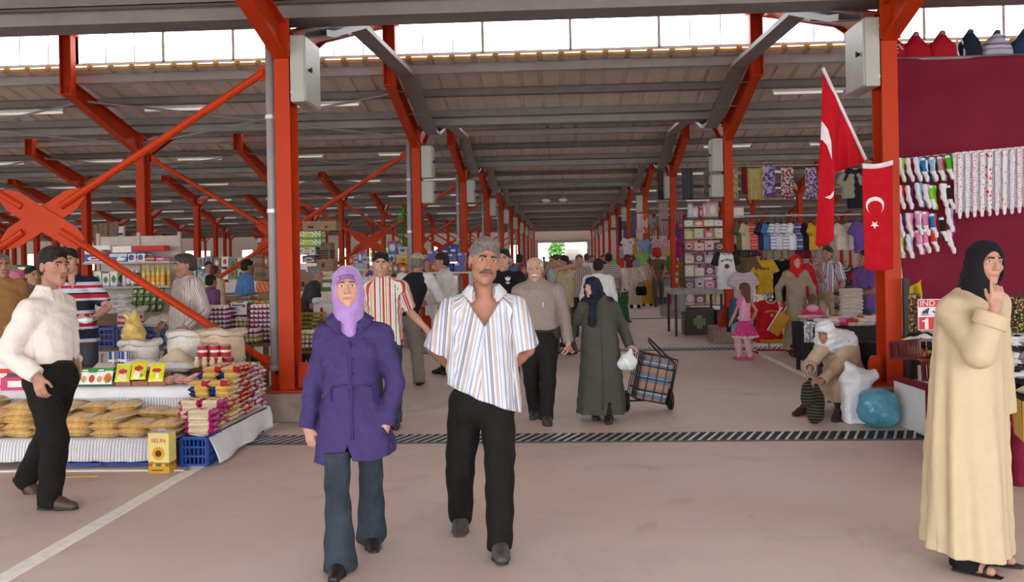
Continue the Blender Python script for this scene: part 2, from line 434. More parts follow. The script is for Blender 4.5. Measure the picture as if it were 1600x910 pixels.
# white lane lines
for i, (x, y0, y1, w) in enumerate([(-2.98, 3.2, 8.15, .11), (-2.98, 8.55, 90, .11), (3.25, 4.0, 90, .1)]):
    mb = MB(); mb.box((x, (y0 + y1) / 2, 0.003), (w, y1 - y0, 0.006)); structure(mb.obj('trim_%d' % (i + 1), LINEP))
mb = MB(); mb.box((-5.6, 7.28, 0.003), (5.2, .05, .006)); structure(mb.obj('trim_4', LINEP))
OCH = mat('worn ochre mark', C(214, 176, 120), rough=0.8, var=0.1)
mb = MB(); mb.box((-3.86, 7.08, 0.003), (.42, .05, .006), rotm(0, 0, .12)); structure(mb.obj('trim_5', OCH))
# drain gratings across the aisle
GRATE = mat('dark grating steel', C(70, 70, 72), rough=0.5, metal=0.6)
def grating(y, x0, x1, label):
    t = T('drain_grating', label, 'drain', (0, y, 0))
    mb = MB(); mb.box(((x0 + x1) / 2, 0, .0035), (x1 - x0, .36, .003)); mb.obj('channel', DARK, t)
    mb = MB()
    for s in (-1, 1): mb.box(((x0 + x1) / 2, s * .185, .006), (x1 - x0, .022, .012))
    mb.obj('edge_rail', GRATE, t)
    mb = MB(); n = int((x1 - x0) / .085)
    for i in range(n):
        mb.box((x0 + .085 * (i + .5), 0, .009), (.022, .40, .008), rotm(0, 0, -.38))
    mb.obj('slat_grille', GALVL, t)
grating(8.47, -2.95, 3.2, 'steel drain grating across the aisle just in front of the seated woman')
grating(16.4, -2.6, 4.4, 'steel drain grating across the aisle behind the wire shopping trolley')
grating(24.6, -2.5, 3.2, 'steel drain grating across the aisle by the grey covered table')
# ---------------- columns
def ibeam(mb, a, b, depth_dir, w=.16, d=.30, tf=.014, tw=.01, d2=None):
    """I section from a to b; flanges face depth_dir"""
    a, b = Vector(a), Vector(b); ax = (b - a).normalized(); dd = Vector(depth_dir); dd = (dd - ax * dd.dot(ax)).normalized(); ww = ax.cross(dd); d2 = d2 or d
    for s in (-1, 1):
        vs = []
        for p, D in ((a, d), (b, d2)):
            for i, j in ((-1, 0), (1, 0), (1, 1), (-1, 1)): vs.append(p + ww * (i * w / 2) + dd * s * (D / 2 - tf * j))
        mb.add(vs, [[3, 2, 1, 0], [4, 5, 6, 7], [0, 1, 5, 4], [1, 2, 6, 5], [2, 3, 7, 6], [3, 0, 4, 7]])
    vs = []
    for p, D in ((a, d), (b, d2)):
        for i, j in ((-1, -1), (1, -1), (1, 1), (-1, 1)): vs.append(p + ww * (i * tw / 2) + dd * j * (D / 2 - tf))
    mb.add(vs, [[3, 2, 1, 0], [4, 5, 6, 7], [0, 1, 5, 4], [1, 2, 6, 5], [2, 3, 7, 6], [3, 0, 4, 7]])
mbs = MB(); ibeam(mbs, (0, 0, .31), (0, 0, 3.9), (0, 1, 0)); mbs.box((0, 0, 3.9), (.2, .34, .02))
shaft_me = mbs.mesh('shaft', ORANGE)
m1 = MB(); ibeam(m1, (0, .05, 3.92), (0, -2.75, 4.62), (0, .3, 1), d=.36, d2=.24); m1.box((0, -.02, 3.96), (.17, .3, .12))
# bolts on the splice plate
m1.box((0, -.19, 4.0), (.2, .016, .4), rotm(-.0, 0, 0))
for i in range(4):
    for s in (-1, 1): m1.cyl((s * .06, -.20, 3.86 + .1 * i), (s * .06, -.215, 3.86 + .1 * i), .013, n=6)
front_me = m1.mesh('rafter_arm', ORANGE)
m2 = MB(); ibeam(m2, (0, .05, 3.92), (0, 1.4, 4.42), (0, -.3, 1), d=.40, d2=.22); ibeam(m2, (0, 1.4, 4.42), (0, 5.8, 5.70), (0, -.3, 1), d=.22)
back_me = m2.mesh('back_rafter', ORANGE)
m3 = MB(); ibeam(m3, (0, -2.74, 4.5), (0, -2.74, 5.5), (1, 0, 0), w=.16, d=.2, tf=.02); m3.box((0, -2.74, 4.5), (.2, .17, .02)); m3.box((0, -2.74, 5.5), (.3, .24, .02))
post_me = m3.mesh('clerestory_post', ORANGE)
m4 = MB(); m4.box((0, 0, .305), (.46, .46, .018)); base_me = m4.mesh('base_plate', ORANGE)
def gus(s):
    m = MB(); m.prism([(s * .08, 0), (s * .215, 0), (s * .215, .2), (s * .18, .27), (s * .08, .27)], (0, -.006, .31), (1, 0, 0), (0, 0, 1), (0, .03, 0)); return m.mesh('gusset', ORANGE)
gus_me = [gus(-1), gus(1)]
m5 = MB(); m5.box((0, 0, .148), (.74, .72, .296), bev=.012); plinth_me = m5.mesh('concrete_plinth', CONC)
mp = MB(); mp.tube([(0, 0, .5), (0, 0, 4.05)], .052, 12); mp.tube([(0, 0, .5), (0, 0, .56)], .06, 12); pipe_me = mp.mesh('pipe', PIPE, True)
mp = MB()
mp.tube([(0, 0, -.02), (0, 0, .02)], .062, 12); mp.box((.08, 0, 0), (.1, .03, .03))
clamp_me = mp.mesh('clamp', GALVL)
SIDES = {0: 'on the food stall side of the aisle', 1: 'on the clothing stall side of the aisle'}
cols = []
for k in range(0, 11):
    for row in range(-9, 5):
        if row >= 0: x = XR(k) + 5.5 * row; side = 1; r = row
        else: x = XL(k) + 5.4 * (row + 1); side = 0; r = -row - 1
        px, py, d = proj((x, Dk(k), 2.5)); pb, _, _ = proj((x, Dk(k) - 2.7, 4.8))
        if max(px, pb) < -25 or min(px, pb) > 1625: continue
        if side == 1 and r >= 1 and k < 2: continue
        cols.append((k, side, r, x))
plab = {(0, 0): 'big orange steel column behind the woman in the purple coat', (0, 1): 'big orange steel column that the two red flags hang beside'}
for k, side, r, x in cols:
    if r == 0: lab = plab.get((k, side)) or '%s orange steel column from the front %s' % (ORD[k], SIDES[side])
    else: lab = '%s orange steel column from the front, %s row out, %s side' % (ORD[k], ORD[r], 'clothing' if side else 'food stall')
    t = T('steel_column', lab, 'column', (x, Dk(k), 0), 0, 'orange columns carrying the saw tooth roof')
    inst(shaft_me, 'shaft', t); inst(base_me, 'base_plate', t); inst(front_me, 'rafter_arm', t); inst(back_me, 'back_rafter', t); inst(post_me, 'clerestory_post', t)
    for s in (0, 1): inst(gus_me[s], 'gusset', t)
    if k < 4 or r == 0:
        o = inst(plinth_me, 'concrete_plinth', None, (x, Dk(k), 0)); o.name = 'concrete_plinth'
        tag(o, lab.replace('big orange steel column', 'concrete block below the column').replace('orange steel column', 'column block').replace(' of the aisle', ''), 'plinth', 'concrete column plinths')
    if side == 0 and r == 0 and k < 9:
        t2 = T('downpipe', ('grey plastic downpipe on the column behind the purple coat' if k == 0 else 'grey downpipe on the %s column along the food stall side' % ORD[k]), 'pipe', (x - .16, Dk(k) - .02, 0), 0, 'grey downpipes on the columns')
        inst(pipe_me, 'pipe', t2); [inst(clamp_me, 'clamp', t2, (0, 0, z)) for z in (2.2, 3.2)]
# ---------------- X braces between the first two left rows
def brace(k, label):
    x1, x0 = XL(k), XL(k) - 5.4; xm, zm = (x0 + x1) / 2, 2.17
    t = T('cross_brace', label, 'brace', (xm, Dk(k), zm), 0, 'orange diagonal braces between columns')
    for sx in (-1, 1):
        for z in (3.78 - zm, .48 - zm):
            e = Vector((sx * 2.62, 0, z)); m = MB(); dr = e.normalized(); m.tube([dr * .25, e - dr * .18], .042, 10); m.box(e - dr * .08, (.03, .02, .14)); 
            R = dirm(dr); m.box(e - dr * .14, (.02, .13, .24), R); m.obj('rod', ORANGE, t, True if False else False)
    m = MB(); q = []
    for sx, z in ((-1, 1.61), (1, 1.61), (1, -1.69), (-1, -1.69)):
        dr = Vector((sx * 2.62, 0, z)).normalized(); pr = Vector((-dr.z, 0, dr.x))
        q.append((dr, pr))
    for i in (0, 1):
        dr, pr = q[i]; m.prism([(-.52, -.06), (-.38, -.12), (.38, -.12), (.52, -.06), (.52, .06), (.38, .12), (-.38, .12), (-.52, .06)], (0, -.012 + .017 * i, 0), dr, pr, (0, .015, 0))
    m.obj('gusset_plate', ORANGE, t)
for k in range(0, 10):
    brace(k, ['orange cross brace running down behind the food stall to the near column', 'orange cross brace in line with the second food side column'][k] if k < 2 else 'orange cross brace in line with the %s food side column' % ORD[k])
# ---------------- roof
RX0, RX1 = -60.0, 44.0
def sheet_mesh(name, length):
    per, xs = .36, []
    n = int((RX1 - RX0) / per)
    for i in range(n):
        x = RX0 + i * per; xs += [(x, 0), (x + .25, 0), (x + .275, .032), (x + .335, .032)]
    xs.append((RX0 + n * per, 0)); N = len(xs); vs = []
    for y in (0, length):
        for dz in (0, .05): vs += [(x, y, z + dz) for x, z in xs]
    mb = MB(); fs = []
    for i in range(N - 1):
        fs += [[N * 2 + i, N * 2 + i + 1, i + 1, i], [N + i, N + i + 1, 3 * N + i + 1, 3 * N + i]]
    mb.add(vs, fs); mb.m = 1; mb.v = mb.v
    for i in range(N - 1):
        for f in ([i, i + 1, N + i + 1, N + i], [3 * N + i, 3 * N + i + 1, 2 * N + i + 1, 2 * N + i]):
            mb.f.append(f); mb.c.append((1, 1, 1)); mb.mi.append(1)
    return mb.mesh(name, [SHEET, FOAM])
SB = .215
aA, aB = math.atan(.275), math.atan(SB)
sheetA, sheetB = sheet_mesh('ceiling', 5.62 / math.cos(aA)), sheet_mesh('ceiling', 2.45 / math.cos(aB))
def bar_mesh(name, w, h, m):
    mb = MB(); xm = (RX0 + RX1) / 2; L_ = RX1 - RX0
    mb.box((xm, 0, h / 2 - .006), (L_, w, .012)); mb.box((xm, -w / 2 + .006, 0), (L_, .012, h)); mb.box((xm, 0, -h / 2 + .006), (L_, w, .012)); return mb.mesh(name, m)
purA, purB, purT = bar_mesh('roof_beam', .06, .14, PURL), bar_mesh('roof_beam', .06, .14, PURL), bar_mesh('roof_beam', .08, .17, GALVL)
mb = MB(); mb.box(((RX0 + RX1) / 2, 0, 0), (RX1 - RX0, .42, .2)); gut_me = mb.mesh('roof_beam', PURL)
mb = MB(); mb.box(((RX0 + RX1) / 2, 0, 0), (RX1 - RX0, .05, .09)); trim_me = mb.mesh('trim_6', FOAM)
for k in range(-2, 11):
    D = Dk(k)
    structure(inst(sheetB, 'ceiling', None, (0, D - 2.55, 4.95), (-aB, 0, 0)))
    for i, o in enumerate((.2, 1.2, 2.2)):
        structure(inst(purT if i == 0 else purB, 'roof_beam', None, (0, D - 2.55 + o, 4.95 - SB * o - .085), (-aB, 0, 0)))
    structure(inst(gut_me, 'roof_beam', None, (0, D, 4.3)))
    if True:
        structure(inst(sheetA, 'ceiling', None, (0, D + .15, 4.42), (aA, 0, 0)))
        for o in (.5, 1.9, 3.3, 4.7, 5.5):
            structure(inst(purA, 'roof_beam', None, (0, D + .15 + o, 4.42 + .275 * o - .08), (aA, 0, 0)))
# ---------------- clerestory windows (milky panes beside the posts, clear ones between)
def milky():
    m = bpy.data.materials.new('milky window sheet'); m.use_nodes = True; t = m.node_tree; t.nodes.clear(); L = t.links.new
    o = t.nodes.new('ShaderNodeOutputMaterial'); a = t.nodes.new('ShaderNodeBsdfTranslucent'); a.inputs[0].default_value = (.97, .95, .96, 1)
    b = t.nodes.new('ShaderNodeBsdfTransparent'); b.inputs[0].default_value = (.97, .94, .96, 1); x = t.nodes.new('ShaderNodeMixShader'); x.inputs[0].default_value = .35
    L(b.outputs[0], x.inputs[1]); L(a.outputs[0], x.inputs[2]); L(x.outputs[0], o.inputs[0]); return m
MILK = milky()
def clearpane():
    m = bpy.data.materials.new('clear window sheet'); m.use_nodes = True; t = m.node_tree; t.nodes.clear(); L = t.links.new
    o = t.nodes.new('ShaderNodeOutputMaterial'); a = t.nodes.new('ShaderNodeBsdfGlossy'); a.inputs['Roughness'].default_value = .1
    b = t.nodes.new('ShaderNodeBsdfTransparent'); x = t.nodes.new('ShaderNodeMixShader'); x.inputs[0].default_value = .06
    L(b.outputs[0], x.inputs[1]); L(a.outputs[0], x.inputs[2]); L(x.outputs[0], o.inputs[0]); return m
CLEARP = clearpane()
ALU = mat('pale window frame', C(205, 200, 200), rough=0.5, var=0.03)
wn = 0
for k in (1, 2, 3):
    z0, z1, y = 5.06, 5.88, Dk(k) - 2.42
    edges = sorted(set([XL(k) - 5.4 * i for i in range(0, 7)] + [XR(k) + 5.5 * i for i in range(0, 4)]))
    for a, b in zip(edges[:-1], edges[1:]):
        if proj((b, y, 5.4))[0] < -30 or proj((a, y, 5.4))[0] > 1630: continue
        wn += 1; s = 1.5
        mb = MB(); mb.box(((a + b) / 2, 0, z1), (b - a, .05, .04)); mb.box(((a + b) / 2, 0, z0), (b - a, .05, .05))
        for x in (a, a + s, (a + b) / 2, b - s, b): mb.box((x, 0, (z0 + z1) / 2), (.045, .05, z1 - z0))
        for x in (a + s / 3, a + 2 * s / 3, b - s / 3, b - 2 * s / 3): mb.box((x, 0, (z0 + z1) / 2), (.015, .02, z1 - z0))
        w = structure(mb.obj('window_%d' % wn, ALU, None, loc=(0, y, 0)))
        for x in (a + s / 2, b - s / 2):
            mb = MB(); mb.box((x, 0, (z0 + z1) / 2), (s, .006, z1 - z0)); mb.obj('milky_pane', MILK, w)
        mb = MB(); mb.box(((a + b) / 2, 0, (z0 + z1) / 2), (b - a - 2 * s, .004, z1 - z0)); mb.obj('clear_pane', CLEARP, w)
# ---------------- thin roof bracing rods
for k in (1, 2, 3):
    for r in range(0, 4):
        x1 = XL(k) - 5.4 * r; x0 = x1 - 5.4
        if proj((x1, Dk(k), 4.2))[0] < 0: continue
        t = T('roof_brace', 'thin grey rods under the roof, %s bay back, %s bay out from aisle' % (ORD[k - 1], ORD[r]), 'brace', ((x0 + x1) / 2, Dk(k) - 1.2, 4.3), 0, 'thin grey roof bracing')
        for s in (-1, 1):
            mb = MB(); mb.tube([(-2.65 * s, -1.0, .18), (2.65 * s, 1.0, -.32)], .022, 8); mb.obj('rod', GALV, t)
# ---------------- strip lights
TUBE = mat('lamp diffuser', C(236, 232, 224), rough=0.4, var=0.02, emit=0.25)
mb = MB(); mb.box((0, 0, .035), (1.28, .1, .05), bev=.01); lh = mb.mesh('housing', WHITEM)
mb = MB(); mb.tube([(-.6, 0, -.01), (.6, 0, -.01)], .022, 8); lt = mb.mesh('tube', TUBE)
for k in range(0, 11):
    for i in list(range(-18, -1)) + list(range(2, 6)):
        x = (i * 2.75 + 1.3) if i < 0 else (i * 2.75 - 1.1)
        px, py, d = proj((x, Dk(k) - 1.15, 4.35))
        if px < -60 or px > 1660 or (k == 0): continue
        t = T('strip_light', 'white strip light, %s roof bay back, %s from the aisle on the %s side' % (ORD[k - 1], ORD[abs(i) - 2], 'food stall' if i < 0 else 'clothing'), 'lamp', (x, Dk(k) - 1.15, 4.49), (0, 0, 0), 'strip lights under the roof')
        inst(lh, 'housing', t); inst(lt, 'tube', t)
# ---------------- electrical boxes
def ebox_meshes(w, d, h):
    mb = MB(); mb.box((0, 0, 0), (w, d, h), bev=.008); b = mb.mesh('cabinet', BOXG)
    mb = MB(); mb.box((0, 0, 0), (.018, d * .97, h * .97), bev=.006); dr = mb.mesh('door', BOXG)
    mb = MB(); mb.cyl((0, 0, 0), (.03, 0, 0), .018, n=8); mb.box((.03, 0, 0), (.012, .02, .06)); lk = mb.mesh('lock', BLACK)
    mb = MB()
    for s in (-1, 1): mb.cyl((0, -d / 2 - .012, s * h * .36), (0, -d / 2, s * h * .36), .014, n=8)
    return b, dr, lk, mb.mesh('mounting_bolt', GALVL)
EB = {}
def ebox(loc, size, face, label):
    if size not in EB: EB[size] = ebox_meshes(*size)
    b, dr, lk, bo = EB[size]
    t = T('electrical_box', label, 'electrical box', loc, 0, 'grey electrical boxes on the columns'); w, d, h = size
    inst(b, 'cabinet', t); do = inst(dr, 'door', t, (face * (w / 2 + .008), 0, 0)); inst(lk, 'lock', do, (face * .008, -d * .28, 0), (0, 0, 0 if face > 0 else PI)); inst(bo, 'mounting_bolt', t, (-face * w * .4, 0, 0))
for k in range(0, 9):
    for side in (0, 1):
        xc = XL(k) + .02 if side == 0 else XR(k) - .02; f = 1 if side == 0 else -1
        nm = ('behind the purple coat' if side == 0 else 'beside the red flags') if k == 0 else '%s along the %s side' % (ORD[k], 'food stall' if side == 0 else 'clothing')
        if k == 0: ebox((xc + f * .155, Dk(k) + .12, 3.68), (.15, .6, .7), f, 'large grey electrical box high on the column ' + nm)
        else:
            ebox((xc + f * .17, Dk(k) + .05, 3.53), (.2, .36, .62), f, 'grey electrical box high on the column ' + nm)
            if k == 1: ebox((xc + f * .17, Dk(k) + .05, 2.95), (.22, .3, .42), f, 'smaller grey electrical box below the other on the column ' + nm)
# ---------------- cable trays along the aisle
TRAY = mat('perforated tray steel', C(138, 136, 134), rough=0.5, metal=0.3, var=0.15, scale=60)
def tray(k, side):
    f = 1 if side == 0 else -1; x0 = (XL(k - 1) if side == 0 else XR(k - 1)) + f * .32; x1 = (XL(k) if side == 0 else XR(k)) + f * .32; D = Dk(k - 1)
    pts = [(D + .05, 4.06), (D + .35, 4.12), (D + 1.9, 4.6), (D + 5.3, 4.66), (D + 7.5, 4.08), (D + 7.95, 4.04)]
    t = T('cable_tray', 'grey perforated cable tray below the roof, %s bay on the %s side' % (ORD[k - 1], 'food stall' if side == 0 else 'clothing'), 'cable tray', (x0, D, 4.0), 0, 'cable trays along the aisle')
    mb = MB()
    for (ya, za), (yb, zb) in zip(pts[:-1], pts[1:]):
        a = Vector(((x1 - x0) * (ya - D) / 8, ya - D, za - 4)); b = Vector(((x1 - x0) * (yb - D) / 8, yb - D, zb - 4))
        dr = (b - a).normalized(); up = Vector((1, 0, 0)).cross(dr)
        for c, w, h in ((0, .24, .004), (-.12, .006, .07), (.12, .006, .07)):
            o = Vector((c, 0, 0)); hh = up * (h if w < .1 else h)
            vs = [a + o + Vector((-w / 2, 0, 0)), a + o + Vector((w / 2, 0, 0)), b + o + Vector((w / 2, 0, 0)), b + o + Vector((-w / 2, 0, 0))]
            vs = vs + [v + hh for v in vs]
            mb.add(vs, [[3, 2, 1, 0], [4, 5, 6, 7], [0, 1, 5, 4], [1, 2, 6, 5], [2, 3, 7, 6], [3, 0, 4, 7]])
    mb.obj('tray_channel', TRAY, t)
    for y, z in ((D + 1.2, 4.36), (D + 5.9, 4.53), (D + 6.8, 4.28)):
        mb = MB(); mb.box((-f * .12 + (x1 - x0) * (y - D) / 8, y - D, z - 4.01), (.4, .04, .012)); mb.obj('bracket', GALV, t)
for k in range(1, 9):
    for side in (0, 1): tray(k, side)
# round detectors on the aisle ceiling
for i, (px, py, k, lab) in enumerate([(853, 313, 4, 'small white round detector under the aisle roof'), (880, 312, 4, 'small white camera dome hanging under the aisle roof')]):
    p = P(px, py, 39.5); t = T('detector', lab, 'detector', p)
    mb = MB(); mb.lathe([(.05, -.1), (.16, -.06), (.18, 0), (.12, .04)], 14); mb.obj('housing', WHITEM, t, True)
    mb = MB(); mb.tube([(0, 0, .03), (0, 0, .62)], .015, 6); mb.obj('drop_rod', GALV, t)
# ---------------- far end wall and what lies outside
WALLM = mat('pale plastered wall', C(196, 190, 184), rough=0.85, var=0.05)
mb = MB(); Y = 95.0
openings = [(-2.3, 2.65, 0.0, 3.15)]
for px0, px1 in ((20, 38), (42, 56), (118, 134), (200, 224), (279, 300), (303, 319), (371, 388), (462, 474), (525, 545), (575, 612), (676, 690), (700, 716), (745, 770), (795, 812)):
    a, b = P(px0, 390, Y / math.cos(YAW)).x, P(px1, 390, Y / math.cos(YAW)).x
    openings.append((a, b, 1.2, 3.0))
openings.sort(); x = RX0
for a, b, z0, z1 in openings:
    mb.box(((x + a) / 2, 0, 2.3), (a - x, .25, 4.6))
    if z0 > 0: mb.box(((a + b) / 2, 0, z0 / 2), (b - a, .25, z0))
    mb.box(((a + b) / 2, 0, (z1 + 4.6) / 2), (b - a, .25, 4.6 - z1)); x = b
mb.box(((x + RX1) / 2, 0, 2.3), (RX1 - x, .25, 4.6))
structure(mb.obj('wall_back', WALLM, None, loc=(0, Y, 0)))
def side_wall(X, name):
    mb = MB(); y = -16.0
    for i in range(12):
        a = -12 + i * 9.0; b = a + 3.2
        mb.box((0, (y + a) / 2, 2.4), (.25, a - y, 4.8)); mb.box((0, (a + b) / 2, .7), (.25, b - a, 1.4)); mb.box((0, (a + b) / 2, 3.9), (.25, b - a, 1.8)); y = b
    mb.box((0, (y + 95.1) / 2, 2.4), (.25, 95.1 - y, 4.8)); structure(mb.obj(name, WALLM, None, loc=(X, 0, 0)))
side_wall(RX0 + .1, 'wall_left'); side_wall(RX1 - .4, 'wall_right')
mb = MB(); mb.box((.17, 0, 3.3), (5.6, .1, .3)); mb.box((-2.45, 0, 1.6), (.3, .1, 3.2)); mb.box((2.8, 0, 1.6), (.3, .1, 3.2)); structure(mb.obj('door_1', GALV, None, loc=(0, Y - .2, 0)))
FOL = mat('leaf green', C(84, 132, 60), rough=0.7, var=0.35, scale=3, bump=0.6, bscale=6)
BARK = mat('bark', C(90, 72, 58), rough=0.9)
def tree(loc, h, w, label):
    t = T('tree', label, 'tree', loc)
    mb = MB(); mb.tube([(0, 0, 0), (.1, 0, h * .5), (0, .1, h * .9)], [.16, .12, .04], 8); mb.obj('trunk', BARK, t, True)
    mb = MB(); r = random.Random(int(h * 97 + loc[0] * 13))
    for i in range(700):
        z = r.random(); a = r.random() * 2 * PI; q = w * (0.35 + .65 * math.sin(PI * min(1, .12 + z * .88))) * math.sqrt(r.random()); c = Vector((q * math.cos(a), q * math.sin(a), h * .25 + z * h * .78))
        R = rotm(r.random() * 3, r.random() * 3, r.random() * 3); s = .16 + .16 * r.random()
        mb.add([c + R @ Vector(v) for v in ((-s, 0, 0), (0, -s * .5, .03), (s, 0, 0), (0, s * .5, .03))], [[0, 1, 2, 3]])
    mb.obj('foliage', FOL, t)
tree((-.4, 101, 0), 3.6, 1.1, 'leafy green tree outside the far end of the aisle')
tree((-19.5, 100, 0), 4.4, 2.0, 'green tree outside the far wall beyond the detergent boxes')
tree((-26, 101, 0), 4.2, 2.2, 'green tree outside the far wall behind the banana boxes')
# white box lorry parked past the exit
t = T('box_lorry', 'white box lorry parked beyond the end of the aisle', 'lorry', (1.8, 98.4, 0))
mb = MB(); mb.box((0, 0, 1.55), (2.75, 4.5, 2.0), bev=.04); mb.obj('cargo_body', WHITEM, t)
mb = MB(); mb.box((0, -2.5, 1.1), (1.9, 0.2, .6)); mb.obj('tail_lift', GALV, t)
for sx in (-1, 1):
    for sy in (-1, 1):
        mb = MB(); mb.cyl((sx * .85, sy * 1.3, .45), (sx * 1.1, sy * 1.3, .45), .45, n=18); mb.obj('wheel', BLACK, t)
mb = MB(); mb.box((0, 0, .5), (1.4, 4.6, .2)); mb.obj('chassis', DARK, t)
# ================================================================ people: one continuous body mesh, clothes and hair as parts
SKIN = mat('skin', rough=0.5, attr=True, var=0.05, scale=20, spec=0.35)
EYEM = mat('eye', rough=0.15, attr=True, var=0.0, spec=0.6)
def cloth(name, c, rough=0.85, var=0.08, bump=0.5, bscale=22, sheen=0.0, scale=10): return mat(name, c, rough, var=var, scale=scale, bump=bump, bscale=bscale, spec=0.15, sheen=sheen)
HAIRM = {}
def hairm(c):
    k = tuple(round(x, 3) for x in c)
    if k not in HAIRM: HAIRM[k] = mat('hair %d' % len(HAIRM), c, rough=0.55, var=0.3, scale=50, bump=0.35, bscale=160, spec=0.3)
    return HAIRM[k]
def V3(*a): return np.array(a, float)
def nrm(a): a = np.asarray(a, float); return a / max(np.linalg.norm(a), 1e-9)
def ik(S, W, a, b, pole):
    S, W = np.asarray(S, float), np.asarray(W, float); d = W - S; L = np.linalg.norm(d)
    if L > (a + b) * .995: q = L / ((a + b) * .995); a *= q; b *= q
    L = max(L, abs(a - b) + .01); x = (a * a - b * b + L * L) / (2 * L); h = math.sqrt(max(a * a - x * x, 0)); u = nrm(d); p = np.asarray(pole, float); p = nrm(p - u * (p @ u))
    return S + u * x + p * h
class Person:
    def __init__(s, label, loc, rot=0.0, H=1.75, g=1.0, fem=False, skin=(196, 142, 112), h=.006, hc=.008, group=None, name='person'):
        s.root = T(name, label, 'person', (loc[0], loc[1], 0), rot, group)
        s.loc = Vector((loc[0], loc[1], 0)); s.rot = rot; s.iR = Matrix.Rotation(-rot, 3, 'Z'); s.s = H / 1.75; s.H = H; s.g = g; s.fem = fem; q = np.array(C(*skin)); s.skin = q * .84 + q.mean() * .16; s.h = h; s.hc = hc
        s.d0 = (s.loc - CPOS).dot(CF); s.hands = {}; s.headang = (0, 0, 0); s.feetang = {-1: (0, 0), 1: (0, 0)}
        k = s.s; hw = .085 if not fem else .085
        s.P = V3(0, 0, .93 * k); s.N = V3(0, .01, 1.48 * k); s.Hc = None; s.sw = (.175 if not fem else .15) * k * (1 + (g - 1) * .5)
        s.feet = {-1: V3(-.1 * k, 0, 0), 1: V3(.1 * k, 0, 0)}; s.wr = {}; s.pole = {}; s.kpole = {-1: V3(-.15, -1, 0), 1: V3(.15, -1, 0)}; s.tw = 0.0; s.sh = {}; s.hs = k * (1.07 if not fem else 1.0); s.handsz = 1.0; s.kst = {}; s.legr = 1.0; s.facew = 1.0; s.cutz = None; s.paint = False
    def L(s, px, py, dd=0.0):
        p = P(px, py, s.d0 + dd) - s.loc; p = s.iR @ p; return V3(*p)
    def GL(s, px, py, z=0.0):
        p = G(px, py, z) - s.loc; p = s.iR @ p; return V3(*p)
    def rig(s):
        k = s.s
        right = V3(math.cos(s.tw), math.sin(s.tw), 0)
        up = nrm(s.N - s.P)
        s.S, s.E, s.W, s.Hp, s.K, s.A = {}, {}, {}, {}, {}, {}
        y, p, r = (math.radians(a) for a in s.headang)
        s.R = np.array(Matrix.Rotation(y, 3, 'Z') @ Matrix.Rotation(p, 3, 'X') @ Matrix.Rotation(r, 3, 'Y'))
        if s.Hc is None: s.Hc = s.N + up * .045 * k + s.R @ V3(0, -.022, .098) * k
        for x in (-1, 1):
            s.S[x] = s.sh.get(x, s.N - up * .065 * k + right * x * s.sw)
            w = s.wr.get(x, s.S[x] + V3(x * .07, -.04, -.53) * k)
            s.W[x] = np.asarray(w, float)
            s.E[x] = ik(s.S[x], w, .30 * k, .26 * k, s.pole.get(x, V3(x * .5, 1, 0)))
            s.W[x] = s.E[x] + nrm(s.W[x] - s.E[x]) * min(np.linalg.norm(s.W[x] - s.E[x]), 9)
            s.Hp[x] = s.P + V3(x * .088 * k, 0, -.02 * k)
            yaw, pit = (math.radians(a) for a in s.feetang[x]); f = V3(math.sin(yaw) * math.cos(pit), -math.cos(yaw) * math.cos(pit), -math.sin(pit)); sd = V3(math.cos(yaw), math.sin(yaw), 0); u = np.cross(sd, f) * -1
            if u[2] < 0: u = -u
            s.A[x] = s.feet[x] + u * .085 * k; setattr(s, 'ff%d' % x, (f, u, sd))
            q = max(1.0, .84 * k * s.kst.get(x, .982) / np.linalg.norm(s.A[x] - s.Hp[x])); s.K[x] = ik(s.Hp[x], s.A[x], .43 * k / q, .41 * k / q, s.kpole[x])
        return s
    def hand(s, B, x, m=None):
        k = s.s * (.92 if s.fem else 1.0) * s.handsz; W = s.W[x]; spec = s.hands.get(x, {})
        d = nrm(spec.get('dir', W - s.E[x])); n = spec.get('n', V3(-x, .25, 0)); n = nrm(n - d * (n @ d)); t = np.cross(d, n) * (1 if x < 0 else -1); cu = spec.get('curl', .45)
        cus = cu if isinstance(cu, (list, tuple)) else [cu] * 4
        B.add(rc(s.E[x] * .12 + W * .88, W + d * .015 * k, .027 * k, .026 * k), .02 * k)
        Rm = np.stack([t, n, d], 1); B.add(rbx(W + d * .052 * k, V3(.037, .0135, .044) * k, .012 * k, Rm), .02 * k)
        for i, (o, ln) in enumerate(((.030, .072), (.0105, .08), (-.0095, .074), (-.0285, .058))):
            c = cus[i]; b = W + d * .09 * k + t * o * k; q1 = nrm(d * math.cos(c * .7) + n * math.sin(c * .7) + t * o * 1.2); q2 = nrm(d * math.cos(c * 2.0) + n * math.sin(c * 2.0)); q3 = nrm(d * math.cos(c * 2.9) + n * math.sin(c * 2.9))
            p1 = b + q1 * ln * .48 * k; p2 = p1 + q2 * ln * .32 * k; p3 = p2 + q3 * ln * .22 * k
            B.add(rc(b, p1, .0092 * k, .0088 * k), .004); B.add(rc(p1, p2, .0088 * k, .0082 * k), .002); B.add(rc(p2, p3, .0082 * k, .007 * k), .002)
        th = spec.get('thumb', .55); b = W + d * .025 * k + t * .028 * k; p1 = b + nrm(d * .7 + t * th + n * .35) * .048 * k; p2 = p1 + nrm(d + t * th * .3 + n * .5) * .034 * k
        B.add(rc(b, p1, .014 * k, .011 * k), .012 * k); B.add(rc(p1, p2, .0105 * k, .0085 * k), .002)
